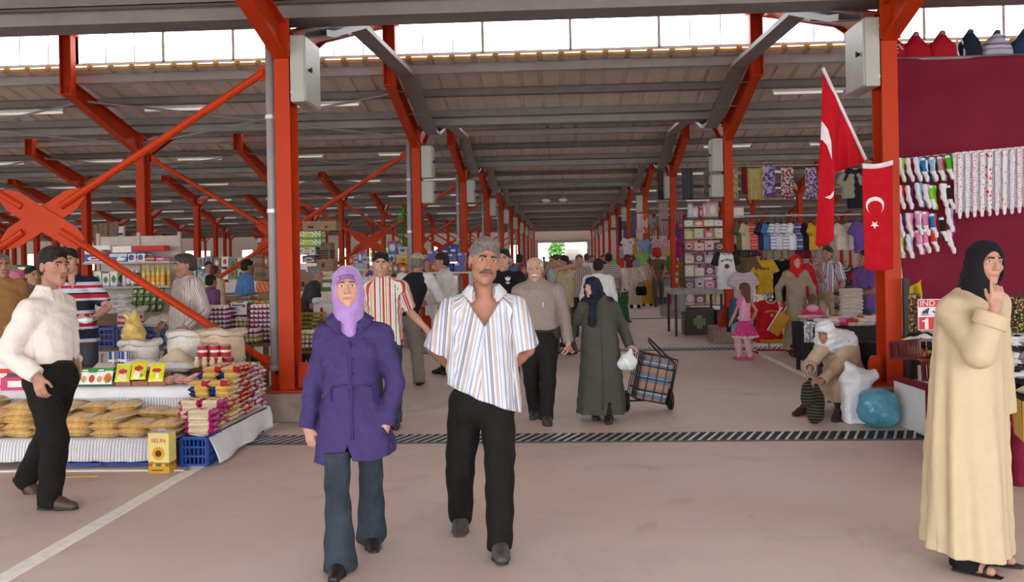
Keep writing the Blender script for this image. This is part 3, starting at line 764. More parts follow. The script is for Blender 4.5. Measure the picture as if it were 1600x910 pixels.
    def body(s, bare_feet=False, arms=(-1, 1), face=True, beard=0.0, old=0.0, lipc=None):
        k, g = s.s, s.g; B = SDF(); P_, N = s.P, s.N; up = nrm(N - P_)
        W = lambda x, y, z: s.Hc + s.R @ V3(x, y, z) * s.hs
        ge = g * (.93 if s.fem else 1)
        B.add(el(P_, V3(.15 * ge, .11 * ge, .11) * k)); B.add(rc(P_, P_ + up * .3 * k, .105 * k * ge, .11 * k * ge), .06 * k)
        B.add(el(P_ + up * .38 * k, V3(.145 * ge, .10 * ge, .15) * k), .06 * k)
        B.add(rc(s.S[-1], s.S[1], .055 * k), .06 * k); B.add(rc(N - up * .03 * k, W(0, .016, -.06), .056 * k * (.88 if s.fem else 1), .05 * k * (.88 if s.fem else 1)), .05 * k)
        for x in (-1, 1):
            B.add(rc(s.S[x], s.E[x], .05 * k * ge, .039 * k * ge), .03 * k); B.add(rc(s.E[x], s.W[x], .041 * k * ge, .027 * k), .015 * k); B.add(rc(s.E[x] * .75 + s.W[x] * .25, s.E[x] * .55 + s.W[x] * .45, .04 * k * ge, .036 * k), .02 * k)
            B.add(rc(s.Hp[x], s.K[x], .08 * k * ge * s.legr, .052 * k * ge * s.legr), .04 * k); B.add(rc(s.K[x], s.A[x], .05 * k * s.legr, .036 * k), .02 * k); B.add(rc(s.K[x] * .72 + s.A[x] * .28 + V3(0, .012, 0), s.K[x] * .5 + s.A[x] * .5 + V3(0, .01, 0), .052 * k, .042 * k), .02 * k)
            f, u, sd = getattr(s, 'ff%d' % x); B.add(rc(s.A[x] - u * .05 * k - f * .03 * k, s.A[x] - u * .052 * k + f * .13 * k, .03 * k, .024 * k), .02 * k); B.add(rc(s.A[x], s.A[x] - u * .04 * k + f * .06 * k, .034 * k, .028 * k), .02 * k)
            if x in arms: s.hand(B, x)
        # head
        hs = s.hs; R = s.R; e = lambda c, r: el(W(*c), V3(*r) * hs, R)
        B.add(e((0, .014, .038), (.075, .095, .08)), .02); B.add(e((0, -.022, -.028), (.061 * s.facew, .072, .088)), .03 * hs); B.add(rc(W(-.038, -.025, -.065), W(0, -.07, -.094), .024 * hs, .021 * hs), .02 * hs); B.add(rc(W(.038, -.025, -.065), W(0, -.07, -.094), .024 * hs, .021 * hs), .02 * hs)
        if face:
            B.add(rc(W(0, -.088, .02), W(0, -.112, -.022), .008 * hs, .0125 * hs), .012 * hs)
            for x in (-1, 1):
                B.add(el(W(x * .012, -.1, -.027), V3(.009, .011, .008) * hs, R), .006 * hs)
                B.add(rc(W(x * .012, -.087, .031), W(x * .042, -.076, .028), .0095 * hs, .009 * hs), .012 * hs)
                B.sub(el(W(x * .031, -.1, .01), V3(.019, .017, .0115) * hs, R), .014 * hs)
                B.add(el(W(x * .04, -.062, -.02), V3(.022, .02, .018) * hs, R), .02 * hs)
                B.add(el(W(x * .076, .008, -.003), V3(.009, .019, .031) * hs, R), .008 * hs)
            B.add(rc(W(-.017, -.086, -.056), W(.017, -.086, -.056), .0085 * hs), .008 * hs); B.add(rc(W(-.015, -.084, -.069), W(.015, -.084, -.069), .009 * hs), .008 * hs)
            B.sub(rc(W(-.02, -.099, -.0625), W(.02, -.099, -.0625), .0035 * hs), .006 * hs)
        V, Q = B.build(s.h)
        Lc = (V - s.Hc) @ R / hs; col = np.tile(s.skin, (len(V), 1)).astype(np.float32)
        fr = (np.abs(Lc) < .14).all(1)
        lips = fr & (s.h > .0062) & (Lc[:, 1] < -.06) & (((Lc[:, 0] / .023) ** 2 + ((Lc[:, 2] + .0625) / .0095) ** 2) < 1); lc = np.array(lipc or (s.skin * np.array([.9, .66, .64]))); col[lips] = lc
        ch = fr & (Lc[:, 1] < -.05); w = np.exp(-(((np.abs(Lc[:, 0]) - .04) / .022) ** 2 + ((Lc[:, 2] + .025) / .02) ** 2))[:, None] * ch[:, None]; col = col * (1 - w * np.array([.0, .1, .1]))
        if beard: 
            bw = fr & (Lc[:, 1] < .0) & (Lc[:, 2] < -.035) & ~lips; col[bw] = col[bw] * (1 - beard) + np.array([.12, .1, .09]) * beard
        if s.paint and face:
            for x in (-1, 1):
                m = fr & (Lc[:, 1] < -.05) & ((((Lc[:, 0] - x * .031) / .014) ** 2 + ((Lc[:, 2] - .01) / .0075) ** 2 < 1) | (((Lc[:, 0] - x * .031) / .019) ** 2 + ((Lc[:, 2] - .032) / .006) ** 2 < 1)); col[m] = col[m] * .38
        s.bodyobj = link(bpy.data.objects.new('body', npmesh('body', V, Q, SKIN, col)), s.root)
        s.Lc = Lc[fr]; return s
    def surf(s, x, z):
        L = s.Lc; m = (np.abs(L[:, 0] - x) < .006) & (np.abs(L[:, 2] - z) < .006) & (L[:, 1] < 0)
        return L[m, 1].min() if m.any() else -.09
    def WV(s, x, y, z): return Vector(s.Hc + s.R @ V3(x, y, z) * s.hs)
    def face(s, brow=(30, 22, 18), iris=(48, 30, 20), moustache=None, thick=.0042, smile=0.0, gl=None, open_=.0062):
        hs = s.hs; bm_ = hairm(C(*brow))
        for x in (-1, 1):
            y = s.surf(x * .031, .012); mb = MB(); c = s.WV(x * .031, y + .0015, .0115); R = Matrix(s.R)
            n, m = 14, 8; vs = []; fs = []; fc = []
            for i in range(n + 1):
                for j in range(m + 1):
                    a = i / n * 2 - 1; b = j / m * 2 - 1; hh = open_ * math.sqrt(max(0, 1 - abs(a) ** 2.2)); vs.append(c + R @ Vector((a * .0145, -.0035 * (1 - a * a * .8 - b * b * .3), b * hh + .0012 * (1 - abs(a)))) * hs)
            for i in range(n):
                for j in range(m):
                    fs.append([i * (m + 1) + j, (i + 1) * (m + 1) + j, (i + 1) * (m + 1) + j + 1, i * (m + 1) + j + 1]); a = ((i + .5) / n * 2 - 1) * .0145; b = ((j + .5) / m * 2 - 1) * open_; q = math.hypot(a, b * .8)
                    fc.append((.01, .01, .01) if (q < .0026 or j >= m - 1) else C(*iris) if q < .0058 else C(214, 204, 196))
            mb.add(vs, fs, fc); mb.obj('eye', EYEM, s.root, True)
            mb = MB(); pts = []; xs = (.011, .02, .03, .04, .049); zs = (.0325, .0345, .035, .0325, .028) if s.fem else (.0295, .032, .0335, .032, .027)
            for a, z in zip(xs, zs): pts.append(s.WV(x * a, s.surf(x * a, z) - .001, z))
            mb.tube(pts, [thick * hs * q for q in (.8, 1.1, 1, .8, .35)], 6); mb.obj('eyebrow', bm_, s.root, True)
        lc = tuple(s.skin * np.array([.88, .58, .55]))
        for z0, r0, up_, nm in ((-.0575, .0042, .002, 'upper_lip'), (-.0672, .0048, -.001, 'lower_lip')):
            mb = MB(); mb.col = lc; pts = []
            for i in range(9):
                a = (i - 4) / 4; z = z0 + (up_ - (up_ + z0 + .0625) * abs(a) ** 1.5 if True else 0) + smile * a * a; pts.append(s.WV(a * .0235, s.surf(a * .0235, z) + .0012, z))
            mb.tube(pts, [r0 * hs * (.35 + .65 * (1 - abs((i - 4) / 4) ** 2)) for i in range(9)], 6); mb.obj(nm, SKIN, s.root, True)
        if moustache:
            B = SDF()
            for x in (-1, 1):
                a = s.WV(0, s.surf(0, -.045) + .001, -.044); b = s.WV(x * .02, s.surf(x * .02, -.047) + .001, -.047); c = s.WV(x * .034, s.surf(x * .034, -.054) + .002, -.056)
                B.add(rc(a, b, .0085 * hs, .0085 * hs), .003); B.add(rc(b, c, .0085 * hs, .004 * hs), .003)
            sobj('moustache', B, .0022, hairm(C(*moustache)), s.root)
        if gl:
            mb = MB()
            for x in (-1, 1):
                y = s.surf(x * .031, .028) - .008; ring = [s.WV(x * .032 + .021 * math.cos(a), y, .006 + .016 * math.sin(a)) for a in [2 * PI * i / 16 for i in range(16)]]
                mb.tube(ring, .0013 * hs, 6, closed=True); mb.tube([s.WV(x * .053, y, .01), s.WV(x * .078, -.03, .012), s.WV(x * .078, .01, .008)], .0013 * hs, 6)
            mb.tube([s.WV(-.011, y, .01), s.WV(.011, y, .01)], .0012 * hs, 6); mb.obj('spectacles', GALV, s.root)
        return s
    def hair(s, c, style='short', top=0.0, name='hair', front=.078, vol=1.0, quiff=0.0):
        hs, R = s.hs, s.R; B = SDF(); e = lambda c_, r: el(s.Hc + R @ V3(*c_) * hs, V3(*r) * hs, R)
        cut = lambda p, n: B.cut(s.Hc + R @ V3(*p) * hs, R @ V3(*n))
        if style in ('short', 'bald'):
            B.add(e((0, .018, .044), (.081 * vol, .1 * vol, .083 * vol + top)))
            B.add(e((0, .045, -.01), (.072, .07, .06)), .02)
            if quiff: B.add(e((0, -.052, .1), (.062, .045, .022 + quiff)), .03)
            if style == 'bald': B.sub(e((0, -.02, .1), (.066, .1, .085)), .01)
            B.sub(e((0, -.105, -.045), (.07, .085, .045 + front)), .008)
            for x in (-1, 1): B.sub(e((x * .085, -.012, -.035), (.03, .035, .045)), .005); B.sub(e((x * .08, -.06, .0), (.028, .05, .04)), .008)
            cut((0, .05, -.055), (0, -.2, -1)); 
        elif style == 'long':
            B.add(e((0, .018, .04), (.086, .104, .09))); B.add(rc(s.Hc + R @ V3(0, .04, 0) * hs, s.Hc + R @ V3(0, .06, -.2) * hs, .085 * hs, .07 * hs), .03)
            B.sub(e((0, -.11, -.05), (.07, .09, .105)), .012); cut((0, 0, -.24), (0, 0, -1))
        elif style == 'cap':
            B.add(e((0, .018, .05), (.084, .102, .082))); cut((0, 0, .035), (0, .25, -1)); 
        B.warp(lambda X, Y, Z: .0016 * np.sin(200 * X + 70 * Z) * np.sin(60 * Y - 40 * X + 50 * Z) + .0012 * np.sin(430 * X + 60 * Y + 60 * Z))
        return sobj(name, B, min(s.h, .006) if s.h < .009 else s.h, hairm(C(*c)), s.root)
    # ---- clothes
    def tl(s, z):
        k = (z - s.P[2]) / (s.N[2] - s.P[2]); return s.P + (s.N - s.P) * k
    def rows(s, lst, off=0.0):
        out = []
        for z, rx, ry in lst:
            c = s.tl(z * s.s); out.append((z * s.s, c[0], c[1] + off * s.s, rx * s.s, ry * s.s))
        return out
    def top(s, m, sleeve='long', hem=.82, w=None, d=.128, hemw=None, r=(.078, .064, .05), name='shirt', fold=.05, vneck=0.0, tilt=0, colfn=None, u=False, neckr=.07, nfold=6, belly=0.0, wr_=.003, open_front=0, rows=None, sl=.62, ph=.6, cuffcut=0.0, ptop=1.5, extra=None):
        k, g = s.s, s.g; B = SDF(); s.cutz = (hem + .05) * k if hem < .95 else None; w = w or (.178 if not s.fem else .162); hemw = hemw or w * 1.04
        lst = rows or [(hem, hemw * g, (d + .01) * g), (min(1.0, hem + .12), w * g, d * g + belly), (1.12, w * .97 * g, d * .98 * g + belly), (1.27, w * 1.04 * g, (d + (.012 if s.fem else .0)) * g), (1.37, w * 1.0 * g, d * .92 * g), (1.43, w * .82, d * .72), (1.48, .088, .072), (ptop, .07, .066)]
        lst = [q for i, q in enumerate(lst) if i == 0 or q[0] > lst[0][0] + .01]
        amp = [fold if q[0] < 1.0 else fold * .5 if q[0] < 1.2 else 0 for q in lst]
        B.add(loft(s.rows(lst), (nfold, amp, ph), 2.4))
        up = nrm(s.N - s.P)
        for x in (-1, 1):
            S_, E_, W_ = s.S[x], s.E[x], s.W[x]
            B.add(rc(s.N - up * .035 * k + V3(x * .05 * k, 0, 0), S_ - V3(x * .01, 0, .005), .05 * k, r[0] * k * .9), .05 * k)
            if sleeve == 'short':
                e = S_ + (E_ - S_) * (sl / .62) * .8; B.add(cutcone(S_, e, r[0] * k, r[1] * k * 1.18), .035 * k); B.sub(cutcone(S_ * .5 + e * .5, e + nrm(e - S_) * .02, r[1] * k * .85, r[1] * k * .98))
            elif sleeve:
                B.add(rc(S_, E_, r[0] * k, r[1] * k), .035 * k); e = W_ - nrm(W_ - E_) * cuffcut * k
                B.add(cutcone(E_, e, r[1] * k, r[2] * k, (False, True)), .02 * k); B.sub(cutcone(e - nrm(W_ - E_) * .05 * k, e + nrm(W_ - E_) * .02 * k, r[2] * k * .72, r[2] * k * .8))
        if extra: extra(B)
        if vneck:
            zb = (1.47 - vneck) * k; a0 = s.tl(zb)
            def wedge(X, Y, Z): return np.maximum(np.abs(X - a0[0]) - np.maximum((Z - zb), -.05) * (.062 / max(vneck, .03)) * .95, (Y - (a0[1] - .02 * k)))
            B.sub((wedge, V3(a0[0] - .12, a0[1] - .3, zb - .02), V3(a0[0] + .12, a0[1] + .0, 1.56 * k)), .006)
        c = s.N - up * .0 ; B.sub(rc(c + V3(0, .005, .03) * k, c + V3(0, -.01, .14) * k, .055 * k, .075 * k), .01)
        if tilt:
            hz = hem * k; B.cut((0, 0, hz + .05 * k), (-tilt, 0, -1))
        if wr_: B.warp(lambda X, Y, Z: wr_ * (np.sin(38 * X + 30 * Z + 5 * Y) * np.sin(22 * Z - 16 * X + 31 * Y) + .6 * np.sin(70 * Z + 30 * X)))
        uf = None
        if u:
            def uf(V):
                c0 = s.P + (V[:, 2:3] - s.P[2]) / (s.N[2] - s.P[2]) * (s.N - s.P)[None]; q = V - c0; th = np.arctan2(q[:, 0], -q[:, 1]); uu = np.where(np.abs(th) < .9, q[:, 0], np.sign(th) * (.125 + (np.abs(th) - .9) * .16)) + 5
                for x in (-1, 1):
                    a, b = s.S[x], s.E[x]; ax = nrm(b - a); t = (V - a) @ ax; qq = V - a - t[:, None] * ax; dist = np.linalg.norm(qq, axis=1)
                    side = nrm(np.cross(ax, V3(0, 1, 0))); fr = np.cross(side, ax); an = np.arctan2(qq @ side, qq @ fr)
                    m = (dist < r[0] * k * 1.25) & (t > .03) & (V[:, 0] * x > s.S[x][0] * x - .01); uu = np.where(m, an * .075 + 7 + x, uu)
                    a2, b2 = s.E[x], s.W[x]; ax2 = nrm(b2 - a2); t2 = (V - a2) @ ax2; q2 = V - a2 - t2[:, None] * ax2; m2 = (np.linalg.norm(q2, axis=1) < r[1] * k * 1.3) & (t2 > 0); an2 = np.arctan2(q2 @ side, q2 @ fr)
                    uu = np.where(m2, an2 * .06 + 7 + x, uu)
                return uu
        return sobj(name, B, s.hc, m, s.root, colfn, uf)
    def trousers(s, m, r=(.098, .072, .066), waist=1.03, hem=.045, name='trousers', top=None, wr_=.004):
        k, g = s.s, s.g; B = SDF(); ge = 1 + (g - 1) * .7; top = top if top is not None else s.cutz
        B.add(el(s.P + V3(0, 0, -.01), V3(.165 * ge, .125 * ge, .12) * k)); B.add(rc(s.P, s.P + nrm(s.N - s.P) * (waist - .93) * k, .135 * k * ge, .13 * k * ge), .05 * k)
        for x in (-1, 1):
            A = s.A[x] + nrm(s.A[x] - s.K[x]) * (.085 - hem) * k
            B.add(rc(s.Hp[x], s.K[x], r[0] * k * ge, r[1] * k), .03 * k); B.add(cutcone(s.K[x], A, r[1] * k, r[2] * k, (False, True)), .012 * k)
            B.sub(cutcone(A - nrm(A - s.K[x]) * .04, A + nrm(A - s.K[x]) * .02, r[2] * k * .8, r[2] * k * .85))
        up = nrm(s.N - s.P); B.cut(s.P + up * (waist - .93) * k, up)
        if top is not None: B.cut((0, 0, top), (0, 0, 1))
        if wr_: B.warp(lambda X, Y, Z: wr_ * np.sin(26 * Z + 20 * X + 15 * Y) * np.sin(15 * Z - 30 * X))
        return sobj(name, B, s.hc, m, s.root)
    def shoes(s, m, sole=None, r=1.0, name='shoe'):
        k = s.s
        for x in (-1, 1):
            f, u, sd = getattr(s, 'ff%d' % x); A = s.A[x]; B = SDF(); b = A - u * .085 * k
            B.add(rc(b + u * .036 * k - f * .045 * k, b + u * .034 * k + f * .09 * k, .039 * k * r, .043 * k * r)); B.add(rc(b + u * .03 * k + f * .09 * k, b + u * .022 * k + f * .165 * k, .044 * k * r, .034 * k * r), .02); B.add(rc(A - f * .01 * k, b + u * .05 * k + f * .07 * k, .042 * k * r, .038 * k * r), .02)
            B.cut(b + u * .004 * k, -u); B.cut(A + u * .03 * k, u)
            o = sobj(name, B, min(s.hc, .007), m, s.root)
            if sole:
                B2 = SDF(); B2.add(rc(b + u * .012 * k - f * .045 * k, b + u * .012 * k + f * .09 * k, .042 * k * r, .046 * k * r)); B2.add(rc(b + u * .012 * k + f * .09 * k, b + u * .012 * k + f * .168 * k, .046 * k * r, .035 * k * r), .02); B2.cut(b, -u); B2.cut(b + u * .016 * k, u)
                sobj('sole', B2, .006, sole, o)
        return s
    def skirt(s, m, rows, name='coat', fold=None, sleeves=None, warp=.003, extra=None, tilt=None):
        """long garment: rows (z, dx, dy, rx, ry) in metres at scale"""
        B = SDF(); B.add(loft([(z * s.s, cx, cy, rx * s.s, ry * s.s) for z, cx, cy, rx, ry in rows], fold, 2.3))
        if extra: extra(B)
        if warp: B.warp(lambda X, Y, Z: warp * (np.sin(30 * X + 24 * Z) * np.sin(26 * Y - 14 * Z + 9 * X) + .5 * np.sin(55 * Z + 26 * X)))
        return sobj(name, B, s.hc, m, s.root)
    def sleeve(s, B, x, r=(.075, .062, .055), k2=.04, cuff=.02):
        k = s.s; up = nrm(s.N - s.P)
        B.add(rc(s.N - up * .04 * k + V3(x * .045 * k, 0, 0), s.S[x], .045 * k, r[0] * k * .85), .06 * k)
        B.add(rc(s.S[x], s.E[x], r[0] * k, r[1] * k), k2 * k); e = s.W[x] - nrm(s.W[x] - s.E[x]) * cuff * k
        B.add(cutcone(s.E[x], e, r[1] * k, r[2] * k), .025 * k); B.sub(cutcone(e - nrm(e - s.E[x]) * .05 * k, e + nrm(e - s.E[x]) * .02 * k, r[2] * k * .7, r[2] * k * .78))
    def collar(s, m, spread=.55, h=.05, r=.068, name='collar', drop=.05, flap=.04):
        k = s.s; c = Vector(s.N); up = Vector(nrm(s.N - s.P))
        def fn(u, v):
            a = -PI / 2 + spread * (1 - v * .35) + u * (2 * PI - 2 * spread * (1 - v * .35)); f = max(0, -math.sin(a)) ** 2
            rr = (r + flap * .55 * v + .012 * f * v) * k; z = (h * .75 - (h * .9 + drop * f) * v - .018 * f) * k
            return c + Vector((rr * math.cos(a), (rr * math.sin(a)) * .95 - .006 * k, z))
        mb = MB(); mb.sheet(fn, 28, 5, .004); return mb.obj(name, m, s.root, True)
    def hijab(s, m, bib=.12, wide=1.0, cape=0.0, knot=None, face=(.058, .08, .089), fc=(0, -.105, -.018), name='headscarf', wr_=.0025, back=0.0, colfn=None, chin=1.0, uf=None):
        hs, R, k = s.hs, s.R, s.s; B = SDF(); W = lambda x, y, z: s.Hc + R @ V3(x, y, z) * hs
        B.add(el(W(0, .014, .036), V3(.09 * wide, .112, .097) * hs, R)); B.add(el(W(0, -.008, -.045), V3(.082 * wide, .09, .085) * hs, R), .04)
        B.add(rc(W(0, .02, -.06), s.N + V3(0, -.005, .01), .085 * k, .085 * k), .05)
        if bib: B.add(rc(s.N + V3(0, -.05, .02) * k, s.N + V3(0, -.085, -bib) * k, .07 * k, .035 * k), .05)
        if cape: B.add(rc(s.S[-1] * .75 + s.N * .25 + V3(0, 0, .02), s.S[1] * .75 + s.N * .25 + V3(0, 0, .02), cape * k), .06)
        if back: B.add(rc(W(0, .09, -.02), s.N + V3(0, .09, -back), .055 * k, .04 * k), .05)
        B.sub(el(W(*fc), V3(*face) * hs, R), .008)
        if knot is not None:
            for a, b, r1, r2 in knot: B.add(rc(a, b, r1, r2), .012)
        if wr_: B.warp(lambda X, Y, Z: wr_ * (np.sin(60 * Z + 45 * X) * np.sin(40 * X - 30 * Z + 20 * Y) + .5 * np.sin(95 * Z - 50 * X)))
        return sobj(name, B, min(s.hc, .007), m, s.root, colfn, uf)
# ---------------------------------------------------------------- woman in purple coat
LEATH = mat('black shoe leather', C(34, 30, 30), rough=0.4, var=0.15)
SOLE = mat('dark rubber sole', C(52, 48, 46), rough=0.7)
BRSH = mat('brown shoe leather', C(78, 58, 44), rough=0.5, var=0.15)
g0 = G(556, 880)
p = Person('woman in a purple buttoned coat and lilac headscarf walking toward us', g0, .20, H=1.60, fem=True, skin=(206, 152, 126), h=.004, hc=.005)
L = p.L; k = p.s
p.P = L(552, 640); p.N = L(546, 497); p.Hc = L(543, 450, -.03); p.sh = {-1: L(508, 524), 1: L(597, 523)}
p.headang = (0, -1, -2)
p.wr = {-1: L(482, 668, .02), 1: L(602, 664, -.04)}; p.pole = {-1: V3(-.6, .7, 0), 1: V3(.8, .5, 0)}
p.hands = {-1: dict(dir=V3(.15, .05, -1), n=V3(.6, .8, 0), curl=.35), 1: dict(dir=V3(-.35, -.1, -1), n=V3(-.5, .85, -.2), curl=.5)}
p.feet = {-1: p.GL(533, 893), 1: p.GL(580, 851) + V3(0, 0, .02)}; p.feetang = {-1: (-12, 4), 1: (6, 16)}
p.legr = .6; p.facew = 1.22; p.rig(); p.body(); p.face(brow=(48, 32, 26), iris=(50, 32, 22), thick=.0032, smile=.0035)
PURP = cloth('purple cotton', C(70, 58, 106), bump=1.0, bscale=16, var=.1)
JEAN = mat('blue denim', C(58, 66, 76), rough=.9, var=.3, scale=7, bump=.5, bscale=40, spec=.1)
def coat_rows():
    pts = [(724, 556, .222, .16), (690, 556, .212, .155), (655, 553, .192, .14), (615, 549, .158, .122), (585, 547, .158, .125), (548, 549, .168, .14), (530, 549, .158, .118), (512, 548, .12, .088), (496, 547, .072, .068)]
    out = []
    for y, x, rx, ry in pts:
        q = L(x, y); out.append((q[2] / k, q[0], q[1] + (0.01 if y > 600 else 0), rx / k * .985, ry / k))
    return out
def ex(B):
    for x in (-1, 1): p.sleeve(B, x, (.06, .055, .056), .05, .0)
    q = L(546, 735); B.cut(L(546, 716), V3(.12, .0, -1))
    B.sub((lambda X, Y, Z: np.maximum(np.abs(X - q[0] + .005) - .016 - (q[2] + .1 - Z) * .22, Y), V3(q[0] - .1, q[1] - .4, q[2] - .1), V3(q[0] + .1, q[1] + .05, q[2] + .2)), .01)
o = p.skirt(PURP, coat_rows(), 'coat', (5, [.045, .04, .03, .012, .01, .01, 0, 0, 0], 1.0), warp=.0042, extra=ex)
p.collar(PURP, .5, .05, .08, 'collar', .07, .12)
mb = MB()   # stitched placket, belt seam, pocket flaps
def onfront(px, py, yoff):
    q = L(px, py); return Vector((q[0], yoff, q[2]))
def strip(pts, w, th, up=(0, -1, 0)):
    for a, b in zip(pts[:-1], pts[1:]):
        c = (a + b) / 2; d = b - a; mb.box(c, (w, th, d.length + .004), dirm(d, (0, 1, 0)))
BV = p.root
def frontY(o, x, z, tol=.012):
    co = np.empty(len(o.data.vertices) * 3, np.float32); o.data.vertices.foreach_get('co', co); co = co.reshape(-1, 3)
    m = (np.abs(co[:, 0] - x) < tol) & (np.abs(co[:, 2] - z) < tol); return float(co[m, 1].min()) if m.any() else -.14
def front_tube(o, pix, r, L, name, m, root, push=.002, n=6):
    mb = MB(); pts = []
    for px, py in pix:
        q = L(px, py); pts.append(Vector((q[0], frontY(o, q[0], q[2]) - push, q[2])))
    mb.tube(pts, r, n); return mb.obj(name, m, root, True)
PURPD = cloth('purple coat stitching', C(62, 42, 112), bump=.2)
front_tube(o, [(548, 530), (548, 560), (549, 590), (550, 620), (551, 650), (552, 680)], .006, L, 'placket', PURP, p.root)
front_tube(o, [(520, 601), (535, 598), (549, 600), (566, 598), (582, 600)], .006, L, 'belt_seam', PURP, p.root)
for pix in ([(519, 604), (518, 612), (520, 622)], [(584, 604), (586, 614), (585, 626)]): front_tube(o, pix, .005, L, 'pocket_welt', PURPD, p.root)
for py in (536, 558, 580, 603, 628, 652):
    q = L(553, py); mb = MB(); y = frontY(o, q[0], q[2]); mb.lathe([(.0075, 0), (.0075, .003), (.004, .004)], 10, (q[0], y - .001, q[2]), rotm(PI / 2, 0, 0)); mb.obj('button', PURPD, p.root, True)
p.trousers(JEAN, (.088, .07, .098), waist=1.0, hem=.02, wr_=.005, top=L(550, 700)[2])
p.shoes(LEATH, SOLE)
LIL = mat('lilac satin', C(168, 128, 196), rough=.45, var=.08, scale=12, bump=.4, bscale=14, spec=.3, sheen=.3)
p.hijab(LIL, bib=.13, face=(.073, .085, .094), fc=(-.003, -.11, -.014), wr_=.003, wide=1.0)
mb = MB(); W_ = lambda x, y, z: p.WV(x, y, z)     # under-scarf band showing over the forehead
mb.sheet(lambda u, v: W_((u - .5) * .108, -.098 + ((u - .5) * .108) ** 2 * 9 + v * .006, .056 + v * .026 - ((u - .5) * .108) ** 2 * 6), 12, 3, .002); mb.obj('forehead_band', cloth('plum band', C(132, 96, 152)), p.root, True)
# ---------------------------------------------------------------- man in the striped shirt
g0 = G(752, 858)
p = Person('grey haired man in an untucked striped shirt walking with hands behind his back', g0, .07, H=1.75, skin=(178, 118, 88), h=.004, hc=.005)
L = p.L; k = p.s
p.P = L(752, 628); p.N = L(757, 455, .0); p.Hc = L(757, 410, -.05); p.headang = (12, 2, 7)
p.sh = {-1: L(709, 486), 1: L(801, 484)}
p.wr = {-1: L(728, 590, .2), 1: L(775, 592, .2)}; p.pole = {-1: V3(-1, .35, -.2), 1: V3(1, .35, -.2)}
p.hands = {-1: dict(dir=V3(.8, .2, -.5), n=V3(0, 1, 0), curl=.5), 1: dict(dir=V3(-.8, .2, -.5), n=V3(0, 1, 0), curl=.5)}
p.feet = {1: p.GL(781, 868), -1: p.GL(721, 826) + V3(0, 0, .03)}; p.feetang = {1: (4, -2), -1: (-2, 22)}
p.rig(); p.body(beard=.12); p.face(brow=(58, 48, 42), smile=.003, iris=(44, 30, 22), moustache=(96, 88, 84), thick=.0048, open_=.0052)
p.hair((112, 106, 102), top=.01, front=.072, quiff=.008)
w = lambda r, g_, b: C(r, g_, b)
STR = stripes('blue grey striped shirt', [(0, w(214, 214, 222)), (.09, w(150, 168, 196)), (.15, w(222, 222, 226)), (.25, w(196, 180, 174)), (.36, w(222, 222, 226)), (.43, w(150, 168, 196)), (.5, w(214, 214, 222)), (.58, w(122, 120, 128)), (.61, w(176, 172, 176)), (.645, w(118, 114, 122)), (.68, w(214, 214, 220)), (.76, w(188, 176, 172)), (.88, w(222, 222, 228)), (.93, w(160, 176, 202)), (.97, w(214, 214, 222))], .15, bump=.3)
def shrows():
    out = []
    for y, x, rx, ry in [(652, 757, .196, .15), (620, 755, .2, .15), (575, 753, .2, .148), (530, 754, .19, .14), (495, 755, .188, .13), (474, 756, .165, .105), (461, 757, .1, .08), (452, 757, .075, .07)]:
        q = L(x, y); out.append((q[2], q[0], q[1], rx, ry))
    return out
B = SDF(); B.add(loft(shrows(), (5, [.07, .07, .05, .025, .01, 0, 0, 0], 2.2), 2.4))
for x in (-1, 1):
    S_, E_ = p.S[x], p.E[x]; e = L(684, 549, .03) if x < 0 else L(820, 544, .03); d = nrm(e - S_)
    B.add(rc(p.N + V3(x * .05, 0, -.035), S_, .05, .072), .05); B.add(cutcone(S_, e, .08, .088), .035); B.sub(cutcone(S_ * .45 + e * .55, e + d * .03, .064, .072))
B.cut(L(757, 622), V3(-.42, 0, -1)); 
zb = L(757, 508)[2]; c0 = L(757, 480)
B.sub((lambda X, Y, Z: np.maximum(np.abs(X - c0[0]) - (Z - zb) * .66, Y - (c0[1] - .03)), V3(c0[0] - .1, c0[1] - .3, zb), V3(c0[0] + .1, c0[1], zb + .28)), .006)
B.sub(rc(p.N + V3(0, 0, .03), p.N + V3(0, -.01, .14), .058, .08), .01)
B.warp(lambda X, Y, Z: .004 * (np.sin(34 * X + 26 * Z + 5 * Y) * np.sin(20 * Z - 16 * X + 31 * Y) + .6 * np.sin(48 * Z + 38 * X)))
def uf(V):
    c = p.P + (V[:, 2:3] - p.P[2]) / (p.N[2] - p.P[2]) * (p.N - p.P)[None]; q = V - c; th = np.arctan2(q[:, 0], -q[:, 1]); uu = np.where(np.abs(th) < .9, q[:, 0] * (1 + .25 * np.sign(q[:, 0]) * 0), np.sign(th) * (.14 + (np.abs(th) - .9) * .18)) + 5 + np.where(q[:, 0] < 0, -(V[:, 2] - 1.1) * .18, (V[:, 2] - 1.1) * .10)
    for x in (-1, 1):
        m = V[:, 0] * x > (p.S[x][0] * x + .0); uu = np.where(m, V[:, 0] + 7 + x * V[:, 2] * .1, uu)
    return uu
o = sobj('shirt', B, .0065, STR, p.root, None, uf)
p.collar(STR, .78, .05, .084, 'collar', .05, .075)
front_tube(o, [(757, 512), (755, 530), (752, 555), (747, 580)], .0055, L, 'placket', STR, p.root)
SUIT = cloth('black suiting', C(30, 28, 27), bump=.4, var=.15)
p.trousers(SUIT, (.105, .082, .07), waist=1.05, hem=.03, wr_=.006)
p.shoes(mat('grey worn leather', C(70, 66, 64), rough=.45, var=.2), SOLE, 1.05)
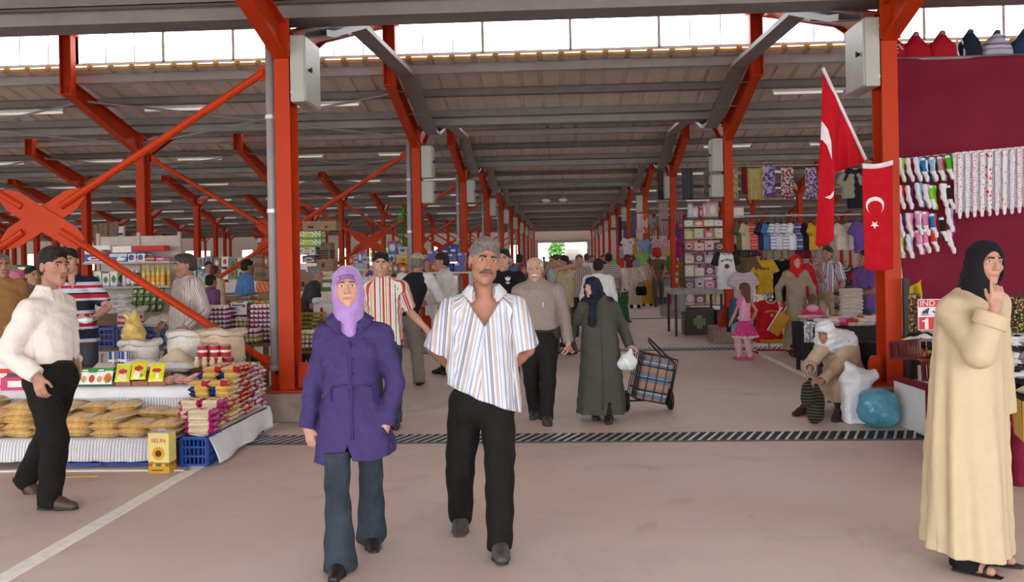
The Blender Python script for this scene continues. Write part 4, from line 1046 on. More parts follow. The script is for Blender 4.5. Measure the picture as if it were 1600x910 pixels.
# ---------------------------------------------------------------- man in the white shirt
g0 = G(76, 795)
p = Person('dark haired man in a white shirt and black trousers striding past the grain bags', g0, math.radians(76), H=1.77, skin=(184, 126, 100), h=.0045, hc=.0055)
L = p.L
p.P = L(80, 588); p.N = L(74, 455); p.Hc = L(84, 417); p.headang = (-12, 3, 0)
p.sh = {-1: L(46, 487, -.17), 1: L(98, 478, .16)}
p.wr = {-1: L(58, 588, -.25), 1: L(117, 566, .22)}; p.pole = {-1: V3(-.3, 1, 0), 1: V3(.3, 1, 0)}
p.hands = {-1: dict(dir=V3(0, -.25, -1), curl=.45, n=V3(1, .2, 0)), 1: dict(dir=V3(0, -.2, -1), curl=.5, n=V3(-1, .1, 0))}
p.feet = {-1: p.GL(78, 796), 1: p.GL(34, 770) + V3(0, 0, .05)}; p.feetang = {-1: (10, 0), 1: (0, 38)}
p.kpole = {-1: V3(0, -1, 0), 1: V3(.1, -1, 0)}; p.kst = {1: .0}
p.rig(); p.body(beard=.12); p.face(brow=(34, 26, 24), thick=.0046)
p.hair((30, 24, 24), top=.006, front=.07, quiff=.004)
WHS = cloth('white cotton shirt', C(232, 222, 212), bump=.6, bscale=12, var=.03)
def tuck(x0, y0):
    out = []
    for y, x, rx, ry in [(566, 80, .162, .125), (552, 80, .176, .14), (525, 79, .182, .14), (490, 76, .19, .135), (474, 75, .165, .105), (462, 74, .1, .08), (453, 74, .074, .07)]:
        q = L(x, y); out.append((q[2], q[0], q[1], rx, ry))
    return out
B = SDF(); B.add(loft(tuck(0, 0), (7, [.0, .035, .03, .01, 0, 0, 0], 1.0), 2.4))
for x in (-1, 1): p.sleeve(B, x, (.08, .07, .058), .035, .0)
for x in (-1, 1): B.add(cutcone(p.W[x] + nrm(p.E[x] - p.W[x]) * .09, p.W[x] + nrm(p.E[x] - p.W[x]) * .005, .06, .058, (True, True)), .004)
B.sub(rc(p.N + V3(0, 0, .03), p.N + V3(0, -.01, .14), .056, .08), .01)
B.warp(lambda X, Y, Z: .0045 * (np.sin(32 * X + 26 * Z + 5 * Y) * np.sin(22 * Z - 16 * X + 31 * Y) + .6 * np.sin(60 * Z + 30 * X)))
o = sobj('shirt', B, .007, WHS, p.root); p.collar(WHS, .5, .055, .068, 'collar', .05, .05)
p.trousers(SUIT, (.112, .088, .075), waist=1.05, hem=.03, wr_=.006)
mb = MB(); c = p.P + nrm(p.N - p.P) * .105; mb.lathe([(.158, -.018), (.162, -.016), (.162, .016), (.158, .018)], 28, c, None, None, .86); mb.obj('belt', LEATH, p.root, True)
p.shoes(BRSH, SOLE)
# ---------------------------------------------------------------- woman in the beige coat
g0 = G(1518, 884)
p = Person('woman in a long beige coat and black headscarf holding a hand to her lips', g0, math.radians(26), H=1.63, fem=True, skin=(196, 140, 114), h=.004, hc=.0055)
L = p.L; k = p.s
p.P = L(1512, 630); p.N = L(1519, 462); p.Hc = L(1540, 412, -.02); p.headang = (-18, 2, 3)
p.sh = {-1: L(1490, 486, -.08), 1: L(1556, 476, .16)}
p.wr = {-1: L(1556, 480, -.3), 1: L(1570, 655, .2)}; p.pole = {-1: V3(-.25, -.1, -1), 1: V3(.4, .8, 0)}
p.hands = {-1: dict(dir=V3(.06, -.05, 1), n=V3(.45, .9, 0), curl=[.12, .75, .85, .9], thumb=.3), 1: dict(dir=V3(0, 0, -1), curl=.8)}
p.feet = {-1: p.GL(1508, 893), 1: p.GL(1540, 879)}; p.feetang = {-1: (24, 3), 1: (30, 0)}
p.legr = .55; p.rig(); p.legr = .5; p.body(); p.face(brow=(36, 28, 26), thick=.0042, open_=.0055)
BEI = cloth('beige crepe coat', C(202, 182, 150), bump=.5, bscale=7, var=.03)
def crow():
    out = []
    for y, x, rx, ry in [(866, 1512, .222, .19), (800, 1511, .208, .185), (700, 1510, .196, .18), (600, 1512, .184, .168), (540, 1514, .18, .155), (490, 1515, .178, .14), (465, 1517, .15, .105), (450, 1519, .08, .07)]:
        q = L(x, y); out.append((q[2] / k, q[0], q[1], rx / k, ry / k))
    return out
def ex(B):
    for x in (-1, 1): p.sleeve(B, x, (.066, .078, .07), .08, .035)
    B.add(cutcone(p.W[-1] + nrm(p.E[-1] - p.W[-1]) * .1, p.W[-1] + nrm(p.E[-1] - p.W[-1]) * .028, .08, .082, (True, True)), .008)
    B.sub(cutcone(p.W[-1] + nrm(p.E[-1] - p.W[-1]) * .07, p.W[-1] - nrm(p.E[-1] - p.W[-1]) * .01, .062, .066))
    B.cut(L(1512, 860), V3(-.10, .1, -1))
o = p.skirt(BEI, crow(), 'coat', (7, [.085, .08, .065, .04, .02, .01, 0, 0], .4), warp=.002, extra=ex)
BLS = mat('black scarf cloth', C(30, 28, 32), rough=.85, var=.15, bump=.4, bscale=20, spec=.2)
p.hijab(BLS, bib=.12, wide=1.04, cape=.05, face=(.062, .085, .088), fc=(.0, -.11, -.012), wr_=.002, back=.06)
p.trousers(cloth('black cotton', C(26, 24, 26)), (.09, .075, .085), hem=.03, top=.1)
SAND = mat('black sandal straps', C(32, 26, 24), rough=.5)
for x in (-1, 1):
    f, u, sd = getattr(p, 'ff%d' % x); b = p.A[x] - u * .08 * k; mb = MB()
    def SV(a, s_, h): return Vector(b + f * a * k + sd * s_ * k + u * h * k)
    mb.sheet(lambda uu, v: SV(-.06 + uu * .25, (v - .5) * (.075 + .02 * math.sin(uu * PI)) * (1 if uu < .9 else .75), .006), 12, 4, .014)
    o = mb.obj('sandal', SAND, p.root)
    for a in (.03, .11):
        mb = MB(); mb.tube([SV(a, -.045, .01), SV(a, -.035, .045), SV(a, 0, .062 - a * .12), SV(a, .035, .045), SV(a, .045, .01)], .008, 6); mb.obj('strap', SAND, o, True)
MAR = cloth('maroon bag cloth', C(112, 24, 48), bump=.5)
t = T('shoulder_bag', 'dark red soft bag hanging at the far side of the beige coat', 'bag', P(1577, 718, p.d0 + .22))
B = SDF(); B.add(rbx(V3(0, 0, 0), V3(.045, .14, .125), .04)); B.add(rc(V3(0, 0, .1), V3(-.01, 0, .2), .03, .012), .06); B.warp(lambda X, Y, Z: .004 * np.sin(50 * Z + 30 * Y)); sobj('bag_body', B, .008, MAR, t)
mb = MB(); mb.tube([(0, -.05, .12), (-.01, -.05, .26), (-.015, .0, .31), (-.01, .05, .26), (0, .05, .12)], .009, 6); mb.obj('strap', MAR, t, True)
# ---------------------------------------------------------------- the rest of the people
def fpos(px, d):
    q = P(px, 404, d); return (q.x, q.y, 0)
_cm = {}
def cm(c, **k):
    if not isinstance(c, tuple): return c
    if c not in _cm: _cm[c] = cloth('cloth %d %d %d' % c, C(*c), bump=.45, bscale=14, var=.08, **k)
    return _cm[c]
def crowd(label, px, d, rot, H, top, pants=(50, 46, 46), hair=(34, 28, 26), hs='short', sleeve='short', arms='hang', skin=(180, 124, 96), fem=False, scarf=None, coat=None, skirt=None, g=1.0, tucked=False, face=None, lean=0.0, head=(0, 0, 0), shoes=None, res=None, group=None, step=.12, collar=True, legs=True, beard=.0, vneck=0.0, u=False, hem=None, moust=None, vest=None, hquiff=0.0, grass=None):
    h = res or (.006 if d < 11 else .0085 if d < 18 else .012)
    p = Person(label, fpos(px, d), rot, H=H, fem=fem, skin=skin, h=h, hc=h * 1.15, g=g, group=group); k = p.s
    p.N = p.N + V3(0, -lean, -abs(lean) * .25); p.headang = head
    ar = arms if isinstance(arms, dict) else dict(hang={}, back={-1: V3(.06, .2, -.46), 1: V3(-.06, .2, -.46)}, front={-1: V3(.1, -.26, -.34), 1: V3(-.1, -.26, -.34)})[arms]
    S0 = {x: p.N - nrm(p.N - p.P) * .065 * k + V3(x * p.sw, 0, 0) for x in (-1, 1)}
    for x, v in ar.items(): p.wr[x] = S0[x] + v * k
    p.feet = {-1: V3(-.1, -step, 0) * k, 1: V3(.1, step, 0) * k}
    if coat or skirt: p.legr = .6
    p.paint = d >= 11.5; p.rig(); p.body(face=d < 24, beard=beard)
    if d < 11.5 and face is not False: p.face(**(face or {}))
    if scarf is None and hs: p.hair(hair, hs, quiff=hquiff, top=.004)
    tm = cm(top)
    if coat:
        sl = lambda B: [p.sleeve(B, x, (.066, .06, .055), .05, .01) for x in (-1, 1)]
        w0 = .16 * g; p.skirt(cm(coat), [(.12, p.tl(.12)[0], -.0, .24, .20), (.5, p.tl(.5)[0], .0, .2, .165), (.9, p.P[0], p.P[1], .178, .145), (1.12, p.tl(1.12 * k)[0], p.tl(1.12 * k)[1], w0, .13), (1.3, p.tl(1.3 * k)[0], p.tl(1.3 * k)[1], w0 * 1.05, .135), (1.41, p.N[0], p.N[1], .13, .09), (1.49, p.N[0], p.N[1], .07, .066)], 'coat', (7, [.05, .04, .03, .01, .01, 0, 0], px), extra=sl)
        if legs: p.trousers(cm(pants), (.08, .06, .06), hem=.03, top=.2)
    else:
        if tucked: p.top(tm, sleeve, hem=1.0, hemw=.16, d=.122, belly=.03 * (g - 1) * 5, u=u, vneck=vneck)
        else: p.top(tm, sleeve, hem=hem or .84, u=u, vneck=vneck, belly=.02 * (g - 1) * 5)
        if collar and d < 16: p.collar(tm)
        if skirt: p.skirt(cm(skirt), [(.1, 0, 0, .22, .19), (.5, 0, 0, .19, .16), (.95, p.P[0], p.P[1], .165, .13), (1.03, p.P[0], p.P[1], .15, .12)], 'skirt', (6, [.06, .05, .02, 0], 1.0))
        else: p.trousers(cm(pants))
        if vest:
            B = SDF(); B.add(loft(p.rows([(.88, .196 * g, .155 * g), (1.1, .19 * g, .15 * g), (1.3, .196 * g, .15), (1.42, .165, .115), (1.47, .12, .09), (1.5, .09, .08)]), (5, [.03, .02, .01, 0, 0, 0], 0), 2.5)); B.sub(rc(p.N + V3(0, -.05, .02), p.N + V3(0, -.12, -.2), .06, .03), .01)
            for x in (-1, 1): B.sub(rc(p.S[x] + V3(x * .06, 0, .05), p.S[x] + V3(x * .07, 0, -.12), .06, .06), .01)
            sobj('vest', B, h * 1.15, cm(vest), p.root)
    if scarf is not None: p.hijab(cm(scarf), cape=.05 * k)
    p.shoes(cm(shoes) if shoes else LEATH)
    return p
# ---- old couple
p = Person('old man with white moustache and glasses in a tucked mauve grey shirt', G(845, 659), .03, H=1.70, g=1.12, skin=(200, 148, 124), h=.005, hc=.006)
L = p.L; k = p.s
p.P = L(842, 535); p.N = L(838, 445, .02); p.Hc = L(836, 421.5, -.03); p.headang = (-4, 4, 0); p.sh = {-1: L(812, 456), 1: L(872, 455)}
p.wr = {-1: L(800, 525, .1), 1: L(888, 536, -.03)}; p.pole[1] = V3(.15, 1, 0)
p.hands = {1: dict(dir=V3(-.1, 0, -1), n=V3(-1, .2, 0), curl=.9)}
p.feet = {-1: p.GL(836, 652), 1: p.GL(854, 662)}; p.feetang = {-1: (-8, 0), 1: (6, 0)}
p.rig(); p.body(); p.face(brow=(170, 164, 158), moustache=(214, 208, 202), gl=1, open_=.0045); p.hair((206, 200, 196), 'bald')
MAUVE = stripes('mauve pinstripe shirt', [(0, C(150, 134, 128)), (.75, C(132, 116, 112)), (.9, C(160, 146, 140))], .02, bump=.35)
p.top(MAUVE, 'long', hem=.96, hemw=.17, w=.19, d=.14, belly=.02, u=True, r=(.08, .07, .056)); p.collar(MAUVE, .5, .05, .068, 'collar', .05, .05)
mb = MB(); q = L(848, 475); mb.box((q[0], p.P[1] - .19, q[2]), (.008, .006, .045), rotm(0, .15, 0)); mb.obj('pen', WHITEM, p.root)
p.trousers(cloth('charcoal wool', C(38, 35, 34), bump=.4), (.105, .082, .07), waist=1.06, hem=.04); p.shoes(mat('dark grey leather', C(52, 52, 54), rough=.45), SOLE, 1.05)
mb = MB(); c = p.P + nrm(p.N - p.P) * .12; mb.lathe([(.163, -.016), (.168, -.014), (.168, .014), (.163, .016)], 26, c, None, None, .86); mb.box((c[0], c[1] - .145, c[2]), (.04, .01, .034)); mb.obj('belt', LEATH, p.root, True)
p = Person('old woman in a long grey green coat and navy headscarf gripping the trolley', G(940, 656), -.05, H=1.47, g=1.08, fem=True, skin=(206, 154, 132), h=.005, hc=.006)
L = p.L; k = p.s
p.P = L(938, 560); p.N = L(932, 462); p.Hc = L(925, 449, -.06); p.headang = (-38, 4, 0); p.sh = {-1: L(912, 480), 1: L(957, 480)}; p.hs = .98 * k
p.wr = {-1: L(889, 538, -.04), 1: L(984, 541, .02)}; p.pole = {-1: V3(-.3, 1, 0), 1: V3(.25, 1, -.2)}
p.hands = {-1: dict(dir=V3(.1, 0, -1), n=V3(1, .2, 0), curl=.9), 1: dict(dir=V3(.9, .2, -.5), n=V3(0, -.3, -1), curl=1.0)}
p.feet = {-1: p.GL(931, 654), 1: p.GL(951, 660)}; p.legr = .6; p.rig(); p.body(); p.face(brow=(110, 96, 90), open_=.0045, thick=.003)
rows = []
for y, x, rx, ry in [(645, 939, .25, .2), (600, 939, .225, .185), (545, 938, .2, .17), (510, 936, .185, .16), (485, 935, .175, .135), (470, 934, .12, .1), (460, 933, .08, .075)]:
    q = L(x, y); rows.append((q[2] / k, q[0], q[1], rx / k * .97, ry / k))
OLDC = cloth('grey green wool coat', C(78, 78, 70), bump=.45, bscale=30)
o = p.skirt(OLDC, rows, 'coat', (6, [.035, .03, .02, .01, 0, 0, 0], .3), extra=lambda B: [p.sleeve(B, x, (.075, .07, .06), .05, .0) for x in (-1, 1)])
front_tube(o, [(940, 500), (941, 540), (942, 590), (942, 636)], .005, L, 'placket', OLDC, p.root)
NAVY = mat('navy scarf', C(32, 36, 52), rough=.8, var=.5, scale=26, bump=.3, spec=.2)
t0 = L(926, 478, -.16); t1 = L(925, 505, -.2)
p.hijab(NAVY, bib=.12, cape=.075, wide=1.1, face=(.056, .075, .075), fc=(0, -.112, -.022), knot=[(t0, t1, .035, .045), (t0 + V3(0, 0, .03), t0, .05, .035)], wr_=.004, back=.14)
p.trousers(cm((40, 38, 36)), (.07, .06, .055), hem=.03, top=.2); p.shoes(LEATH, SOLE)
# ---- young man in bold stripes, seen over the purple shoulder
RST = stripes('red black cream stripe', [(0, C(226, 216, 204)), (.12, C(52, 58, 48)), (.17, C(214, 220, 200)), (.3, C(190, 60, 58)), (.43, C(232, 218, 206)), (.52, C(60, 50, 50)), (.56, C(226, 206, 176)), (.68, C(214, 190, 170)), (.76, C(176, 48, 60)), (.86, C(236, 224, 220)), (.95, C(206, 186, 200))], .15, bump=.25)
p = Person('young man with short black hair in a red and cream striped shirt', fpos(601, 9.4), .17, H=1.75, skin=(200, 146, 118), h=.005, hc=.006)
L = p.L; p.Hc = L(595, 414, -.02); p.N = L(598, 437, .02); p.P = L(600, 520); p.headang = (0, 2, 2); p.sh = {-1: L(572, 450), 1: L(627, 450)}; p.wr = {-1: L(566, 530, .0), 1: L(669, 517, .1)}; p.pole = {1: V3(.2, .6, -1)}
p.hands = {1: dict(dir=V3(.35, 0, -.9), n=V3(-.8, .3, 0), curl=.5)}; p.feet = {-1: p.GL(590, 672), 1: p.GL(618, 668)}
p.rig(); p.body(beard=.22); p.face(thick=.005); p.hair((26, 22, 22), front=.07, quiff=.004, top=.004); p.top(RST, 'short', hem=.80, u=True, hemw=.19, w=.185); p.collar(RST, .5, .05, .068, 'collar', .05, .05); p.trousers(JEAN); p.shoes(LEATH)
# ---- man with cap and black vest from behind, man in white shirt
p = Person('man in a beige cap and black vest seen from behind', fpos(650, 12.2), PI - .1, H=1.74, g=1.08, skin=(176, 120, 94), h=.007, hc=.008)
p.feet = {-1: p.GL(655, 602), 1: p.GL(612, 603)}; p.P = p.P + V3((p.feet[-1][0] + p.feet[1][0]) / 2, 0, 0); p.N = p.N + V3(.0, -.03, 0)
p.wr = {-1: p.N + V3(-.25, -.28, -.42), 1: p.N + V3(.25, -.28, -.42)}; p.rig(); p.body(face=False); p.hair((120, 112, 106)); p.hair((176, 166, 140), 'cap', name='cap'); p.top(cm((216, 214, 214)), 'long', hem=.95, r=(.078, .07, .055)); p.trousers(cm((136, 128, 118)), (.108, .085, .08), hem=.03); p.shoes(LEATH)
B = SDF(); B.add(loft(p.rows([(.93, .195, .155), (1.1, .195, .155), (1.3, .21, .155), (1.42, .18, .12), (1.47, .13, .09), (1.5, .08, .075)]), (5, [.03, .02, .01, 0, 0, 0], 0), 2.5))
for x in (-1, 1): B.sub(rc(p.S[x] + V3(x * .07, 0, .06), p.S[x] + V3(x * .08, 0, -.14), .05, .06), .01)
sobj('vest', B, .008, cm((40, 38, 42)), p.root)
crowd('man in an untucked white shirt turned in profile beside the capped man', 700, 13.4, -1.25, 1.77, stripes('faint check white shirt', [(0, C(216, 212, 206)), (.7, C(196, 194, 190))], .02, bump=.4), (72, 62, 56), (34, 28, 26), sleeve='long', arms={-1: V3(-.02, -.3, -.4), 1: V3(.02, -.3, -.36)}, lean=.07, res=.0065, step=.05, hem=.9, head=(-10, 8, 0))
p = crowd('teenage boy in a black T-shirt with a white three leaf emblem', 786, 10.6, .08, 1.76, (30, 30, 32), (40, 42, 50), (30, 24, 24), 'short', skin=(196, 142, 116), collar=False, head=(-8, 0, 0), hquiff=.003)
WP = mat('white print', C(236, 236, 236), rough=.8); mb = MB(); q = p.L(793, 439)
y0 = -.17
for a in (-.55, 0, .55):
    pts = [(0, 0), (.011, .018), (.012, .034), (0, .056), (-.012, .034), (-.011, .018)]; ca, sa = math.cos(a), math.sin(a)
    mb.prism([(x * ca + z * sa + q[0], -x * sa + z * ca + q[2]) for x, z in pts], (0, y0, 0), (1, 0, 0), (0, 0, 1), (0, .05, 0))
for i in range(3): mb.box((q[0], y0 + .02, q[2] - .012 - .008 * i), (.05 - .008 * i, .05, .004))
mb.obj('emblem', WP, p.root)
# ---- left stall people
p = Person('stallholder with grey black hair in a pale striped shirt behind the cans', fpos(292, 10.3), -.75, H=1.76, g=1.1, skin=(172, 114, 86), h=.0055, hc=.0065)
L = p.L; p.headang = (-14, 4, 0); p.wr = {-1: p.N + V3(-.2, -.2, -.5), 1: p.N + V3(.26, -.15, -.52)}; p.rig(); p.body(beard=.25); p.face(thick=.005); p.hair((62, 58, 56), quiff=.006, top=.006, front=.07)
VST = stripes('pale brown grey stripe shirt', [(0, C(190, 178, 172)), (.3, C(150, 138, 134)), (.4, C(204, 192, 184)), (.62, C(160, 130, 116)), (.7, C(200, 190, 184)), (.88, C(140, 132, 132))], .07, bump=.35)
p.top(VST, 'long', hem=.8, u=True, w=.19, d=.145, belly=.02, r=(.082, .07, .058)); p.collar(VST, .5, .05, .068); p.trousers(cm((60, 58, 58))); p.shoes(LEATH)
POLO = stripes('red navy grey striped polo', [(0, C(32, 36, 56)), (.28, C(190, 196, 210)), (.36, C(184, 30, 48)), (.5, C(32, 36, 56)), (.56, C(196, 200, 214)), (.72, C(184, 30, 48)), (.82, C(190, 196, 210)), (.93, C(32, 36, 56))], .30, 'Z', bump=.2)
p = Person('young man in a red navy and grey striped polo holding a plastic bag', fpos(121, 9.9), .42, H=1.83, skin=(208, 152, 126), h=.0055, hc=.0065)
L = p.L; p.Hc = L(108, 408, -.02); p.N = L(112, 434); p.headang = (-6, 4, 0); p.wr = {-1: L(112, 500, -.2), 1: L(146, 498, -.2)}; p.pole = {1: V3(.8, .5, -.3), -1: V3(-.8, .5, -.3)}
p.hands = {-1: dict(dir=V3(.6, -.6, 0), n=V3(.3, 0, 1), curl=.5), 1: dict(dir=V3(-.6, -.6, 0), n=V3(-.3, 0, 1), curl=.5)}
p.rig(); p.body(); p.face(thick=.0045); p.hair((34, 28, 28), quiff=.004, front=.06); p.top(POLO, 'short', hem=.8, vneck=.13); p.collar(cm((34, 38, 58)), .5, .05, .068, 'collar', .06, .05); p.trousers(cm((74, 78, 84))); p.shoes(LEATH)
FILM = mat('clear plastic film', C(226, 228, 230), rough=.2, var=.1, spec=.7, bump=.5, bscale=20)
t = T('plastic_packet', 'clear plastic packet in the hands of the man in the striped polo', 'packet', P(129, 501, p.d0 - .3))
B = SDF(); B.add(rbx(V3(0, 0, 0), V3(.11, .05, .03), .028)); B.warp(lambda X, Y, Z: .005 * np.sin(60 * X + 40 * Y) * np.sin(50 * Y)); sobj('packet', B, .006, FILM, t)
crowd('grey haired man in a tan shirt at the edge of the food stall', 2, 10.0, .75, 1.79, (160, 118, 72), hair=(112, 104, 100), skin=(178, 122, 94), arms='hang', beard=.2)
crowd('dark haired boy in a grey shirt leaning over the goods behind the white shirt', 44, 11.6, 1.0, 1.68, (120, 112, 116), sleeve='short', lean=.08, arms={1: V3(.1, -.4, -.2)}, skin=(200, 140, 110))
crowd('person in a mauve T-shirt bent over seen from behind beyond the stallholder', 320, 14.5, 2.6, 1.5, (138, 92, 140), lean=.1, collar=False)
crowd('woman in a beige blouse with dark red hair seen from behind', 335, 17.0, 2.8, 1.62, (206, 184, 150), (120, 110, 104), (92, 44, 42), sleeve='long', fem=True, collar=False)
crowd('man in a light blue shirt bending over goods beyond the cross brace', 374, 15.5, 2.2, 1.74, (96, 140, 196), (60, 64, 80), lean=.12, sleeve='short', arms='front')
crowd('man in a pale shirt standing beyond the beige blouse', 326, 20.0, .5, 1.7, (196, 204, 216), skin=(190, 130, 104))
crowd('grey haired man stooping over the egg trays behind the near column', 474, 13.6, 1.6, 1.62, (70, 68, 70), hair=(128, 126, 122), lean=.16, arms='front')
# ---- right side people
p = Person('little girl in a pink top and dotted pink skirt seen from behind', G(1165, 563), math.radians(-140), H=1.24, fem=True, skin=(206, 150, 124), h=.0055, hc=.0065)
p.hs = p.s * 1.22; p.Hc = V3(0, -.01, 1.24 - .14); p.N = V3(0, .0, .99); p.P = V3(0, 0, .64); p.sw = .105; p.wr = {-1: V3(-.17, .0, .6), 1: V3(.15, -.16, .58)}; p.handsz = .8
p.feet = {-1: V3(-.055, .05, 0), 1: V3(.055, -.08, 0)}; p.feetang = {-1: (0, 0), 1: (-10, 0)}; p.legr = .75; p.g = .78; p.rig(); p.body(face=True); p.hair((104, 76, 58), 'long')
PNK, LPK = cm((236, 120, 176)), cm((240, 178, 200))
p.top(LPK, None, hem=.83, w=.125, d=.1, name='top', r=(.06, .05, .04), rows=[(.86, .135, .105), (1.05, .13, .1), (1.3, .135, .1), (1.38, .12, .08), (1.44, .06, .055)])
B = SDF()
for x in (-1, 1): B.add(rc(p.S[x] * .9 + p.N * .1, p.S[x] * .75 + p.E[x] * .25, .048, .045))
sobj('puff_sleeves', B, .0065, PNK, p.root)
def dots(name, base, dot, sc, rad=.35):
    if name in MATS: return MATS[name]
    m, t, b = nt(name); L_ = t.links.new; tc = t.nodes.new('ShaderNodeTexCoord'); v = t.nodes.new('ShaderNodeTexVoronoi'); v.inputs['Scale'].default_value = sc; v.inputs['Randomness'].default_value = .5; L_(tc.outputs['Object'], v.inputs[0])
    r = t.nodes.new('ShaderNodeMath'); r.operation = 'LESS_THAN'; r.inputs[1].default_value = rad; L_(v.outputs['Distance'], r.inputs[0]); x = t.nodes.new('ShaderNodeMix'); x.data_type = 'RGBA'; x.inputs[6].default_value = (*base, 1); x.inputs[7].default_value = (*dot, 1); L_(r.outputs[0], x.inputs[0]); L_(x.outputs[2], b.inputs['Base Color']); b.inputs['Roughness'].default_value = .9; MATS[name] = m; return m
p.skirt(dots('pink dotted cotton', C(232, 70, 150), C(248, 200, 224), 26, .22), [(.53, 0, 0, .27, .25), (.66, 0, 0, .225, .2), (.8, 0, 0, .165, .14), (.87, 0, 0, .13, .105)], 'skirt', (9, [.09, .07, .03, 0], .5))
B = SDF(); B.add(loft([(.50 * p.s, 0, 0, .275 * p.s, .255 * p.s), (.545 * p.s, 0, 0, .27 * p.s, .25 * p.s)], (9, [.09, .09], .5))); sobj('skirt_hem', B, .0065, cm((246, 226, 232)), p.root)
TI = cm((240, 190, 204)); B = SDF()
for x in (-1, 1): B.add(rc(p.K[x] + V3(0, 0, .09), p.K[x], .056, .05)); B.add(rc(p.K[x], p.K[x] * .4 + p.A[x] * .6, .05, .046), .02); B.add(rc(p.K[x], p.A[x], .05, .036), .02)
sobj('tights', B, .006, TI, p.root); p.shoes(cm((226, 90, 130)))
CST = cloth('taupe coat', C(164, 150, 128), bump=.35)
p = crowd('woman in a long taupe coat and red headscarf beside the red T-shirt rack', 1243, 14.9, -.02, 1.63, (0, 0, 0), (60, 30, 34), fem=True, coat=CST, scarf=(206, 40, 44), arms={-1: V3(-.14, -.02, -.48), 1: V3(.12, -.12, -.44)}, skin=(216, 160, 136), head=(6, 0, 0), shoes=(120, 70, 60), res=.007)
t = T('paper_carrier', 'white and mustard carrier bag held low by the woman in the taupe coat', 'bag', p.root.location + Vector((-.38, -.16, .62)), (.1, .55, -.3))
mb = MB(); mb.box((0, 0, 0), (.02, .2, .42), bev=.004); mb.obj('white_side', WHITEM, t); mb = MB(); mb.box((.1, 0, -.03), (.18, .19, .36), bev=.01); mb.obj('bag_body', cm((196, 140, 50)), t); mb = MB(); mb.tube([(.06, .05, .14), (.06, .04, .26), (.06, -.04, .26), (.06, -.05, .14)], .006, 6); mb.obj('handle', WHITEM, t, True)
PLD = stripes('purple white plaid stripe', [(0, C(214, 208, 212)), (.35, C(120, 104, 134)), (.55, C(206, 196, 200)), (.7, C(150, 130, 150))], .08, bump=.25)
crowd('man in a purple striped shirt with one hand on his chest by the clothing stall', 1293, 15.6, -.75, 1.75, PLD, (176, 160, 136), (56, 44, 38), sleeve='short', arms={-1: V3(.14, -.24, -.06), 1: V3(.06, -.2, -.46)}, u=True, tucked=True, skin=(176, 120, 96), beard=.35, res=.007)
p = Person('toddler in a pink hooded jacket held beside the man in the purple striped shirt', fpos(1268, 14.7), 2.9, H=1.0, fem=True, skin=(206, 150, 124), h=.006, hc=.007)
p.hs = p.s * 1.35; p.N = V3(0, 0, .78); p.P = V3(0, 0, .5); p.Hc = V3(0, -.01, .9); p.sw = .09; p.wr = {-1: V3(-.15, -.12, .56), 1: V3(.14, -.12, .52)}; p.handsz = .75; p.rig(); p.body(); p.hair((120, 88, 62), 'long')
HP = cm((232, 62, 130)); p.top(HP, 'long', hem=.8, w=.15, d=.13, r=(.075, .065, .06)); B = SDF(); B.add(el(p.N + V3(0, .07, .0), V3(.09, .05, .06))); sobj('hood', B, .007, LPK, p.root); p.trousers(cm((110, 60, 90))); p.shoes(cm((226, 90, 130)))
crowd('man in a violet shirt half hidden by the flag column', 1352, 13.8, -1.2, 1.68, (112, 84, 150), (70, 84, 120), (30, 26, 26), sleeve='short', skin=(170, 110, 86), arms='front')
# ---- seated woman
p = Person('woman in a white headscarf and beige clothes sitting low and tying a black bag', G(1300, 640), math.radians(-42), H=1.6, g=1.12, fem=True, skin=(186, 130, 104), h=.0055, hc=.0065)
L = p.L
p.P = L(1324, 588, .16); p.N = L(1303, 527, -.12); p.Hc = L(1289, 519, -.26); p.headang = (8, 22, 2); p.hs = 1.05 * p.s
p.sh = {-1: L(1288, 540, -.22), 1: L(1327, 540, -.02)}
p.wr = {-1: L(1266, 575, -.42), 1: L(1284, 596, -.42)}; p.pole = {-1: V3(-.6, .2, -.6), 1: V3(.7, .2, -.5)}
p.hands = {-1: dict(dir=L(1258, 590, -.46) - p.wr[-1], n=V3(.6, .2, -.5), curl=.8), 1: dict(dir=L(1270, 606, -.5) - p.wr[1], n=V3(-.5, .2, -.6), curl=.8)}
p.feet = {-1: p.GL(1257, 648), 1: p.GL(1309, 657)}; p.feetang = {-1: (-10, 0), 1: (14, 0)}; p.kst = {-1: 0, 1: 0}; p.kpole = {-1: V3(-.2, -.6, 1), 1: V3(.35, -.6, 1)}
p.rig(); p.body(); p.face(brow=(60, 44, 38), open_=.004)
TAU = cloth('beige cotton dress', C(190, 168, 144), bump=.5, bscale=12)
B = SDF(); pp, nn = p.P, p.N
B.add(rc(pp, pp * .5 + nn * .5, .19, .185)); B.add(rc(pp * .5 + nn * .5, pp * .15 + nn * .85, .175, .15), .06); B.add(rc(p.S[-1], p.S[1], .075), .06)
for x in (-1, 1): p.sleeve(B, x, (.08, .075, .06), .05, .01)
B.sub(rc(p.N + V3(0, -.02, .06), p.N + V3(0, -.06, .14), .055, .07), .01); B.warp(lambda X, Y, Z: .004 * np.sin(35 * X + 30 * Z) * np.sin(28 * Y + 20 * Z)); sobj('tunic', B, .0065, TAU, p.root)
B = SDF()
for x in (-1, 1): B.add(rc(pp + V3(x * .09, 0, -.04), p.K[x], .15, .115), .05); B.add(rc(p.K[x], p.A[x] + (p.K[x] - p.A[x]) * .3, .115, .11), .04)
m1_ = (p.K[-1] + p.K[1]) / 2; a1 = (p.A[-1] + p.A[1]) / 2; B.add(rc(pp + V3(0, 0, -.05), m1_ + V3(0, 0, -.03), .14, .1), .1); B.add(rc(m1_, a1 + (m1_ - a1) * .35, .1, .09), .1); B.add(rc(p.K[1], p.A[1] + V3(.02, .12, .2), .12, .13), .05)
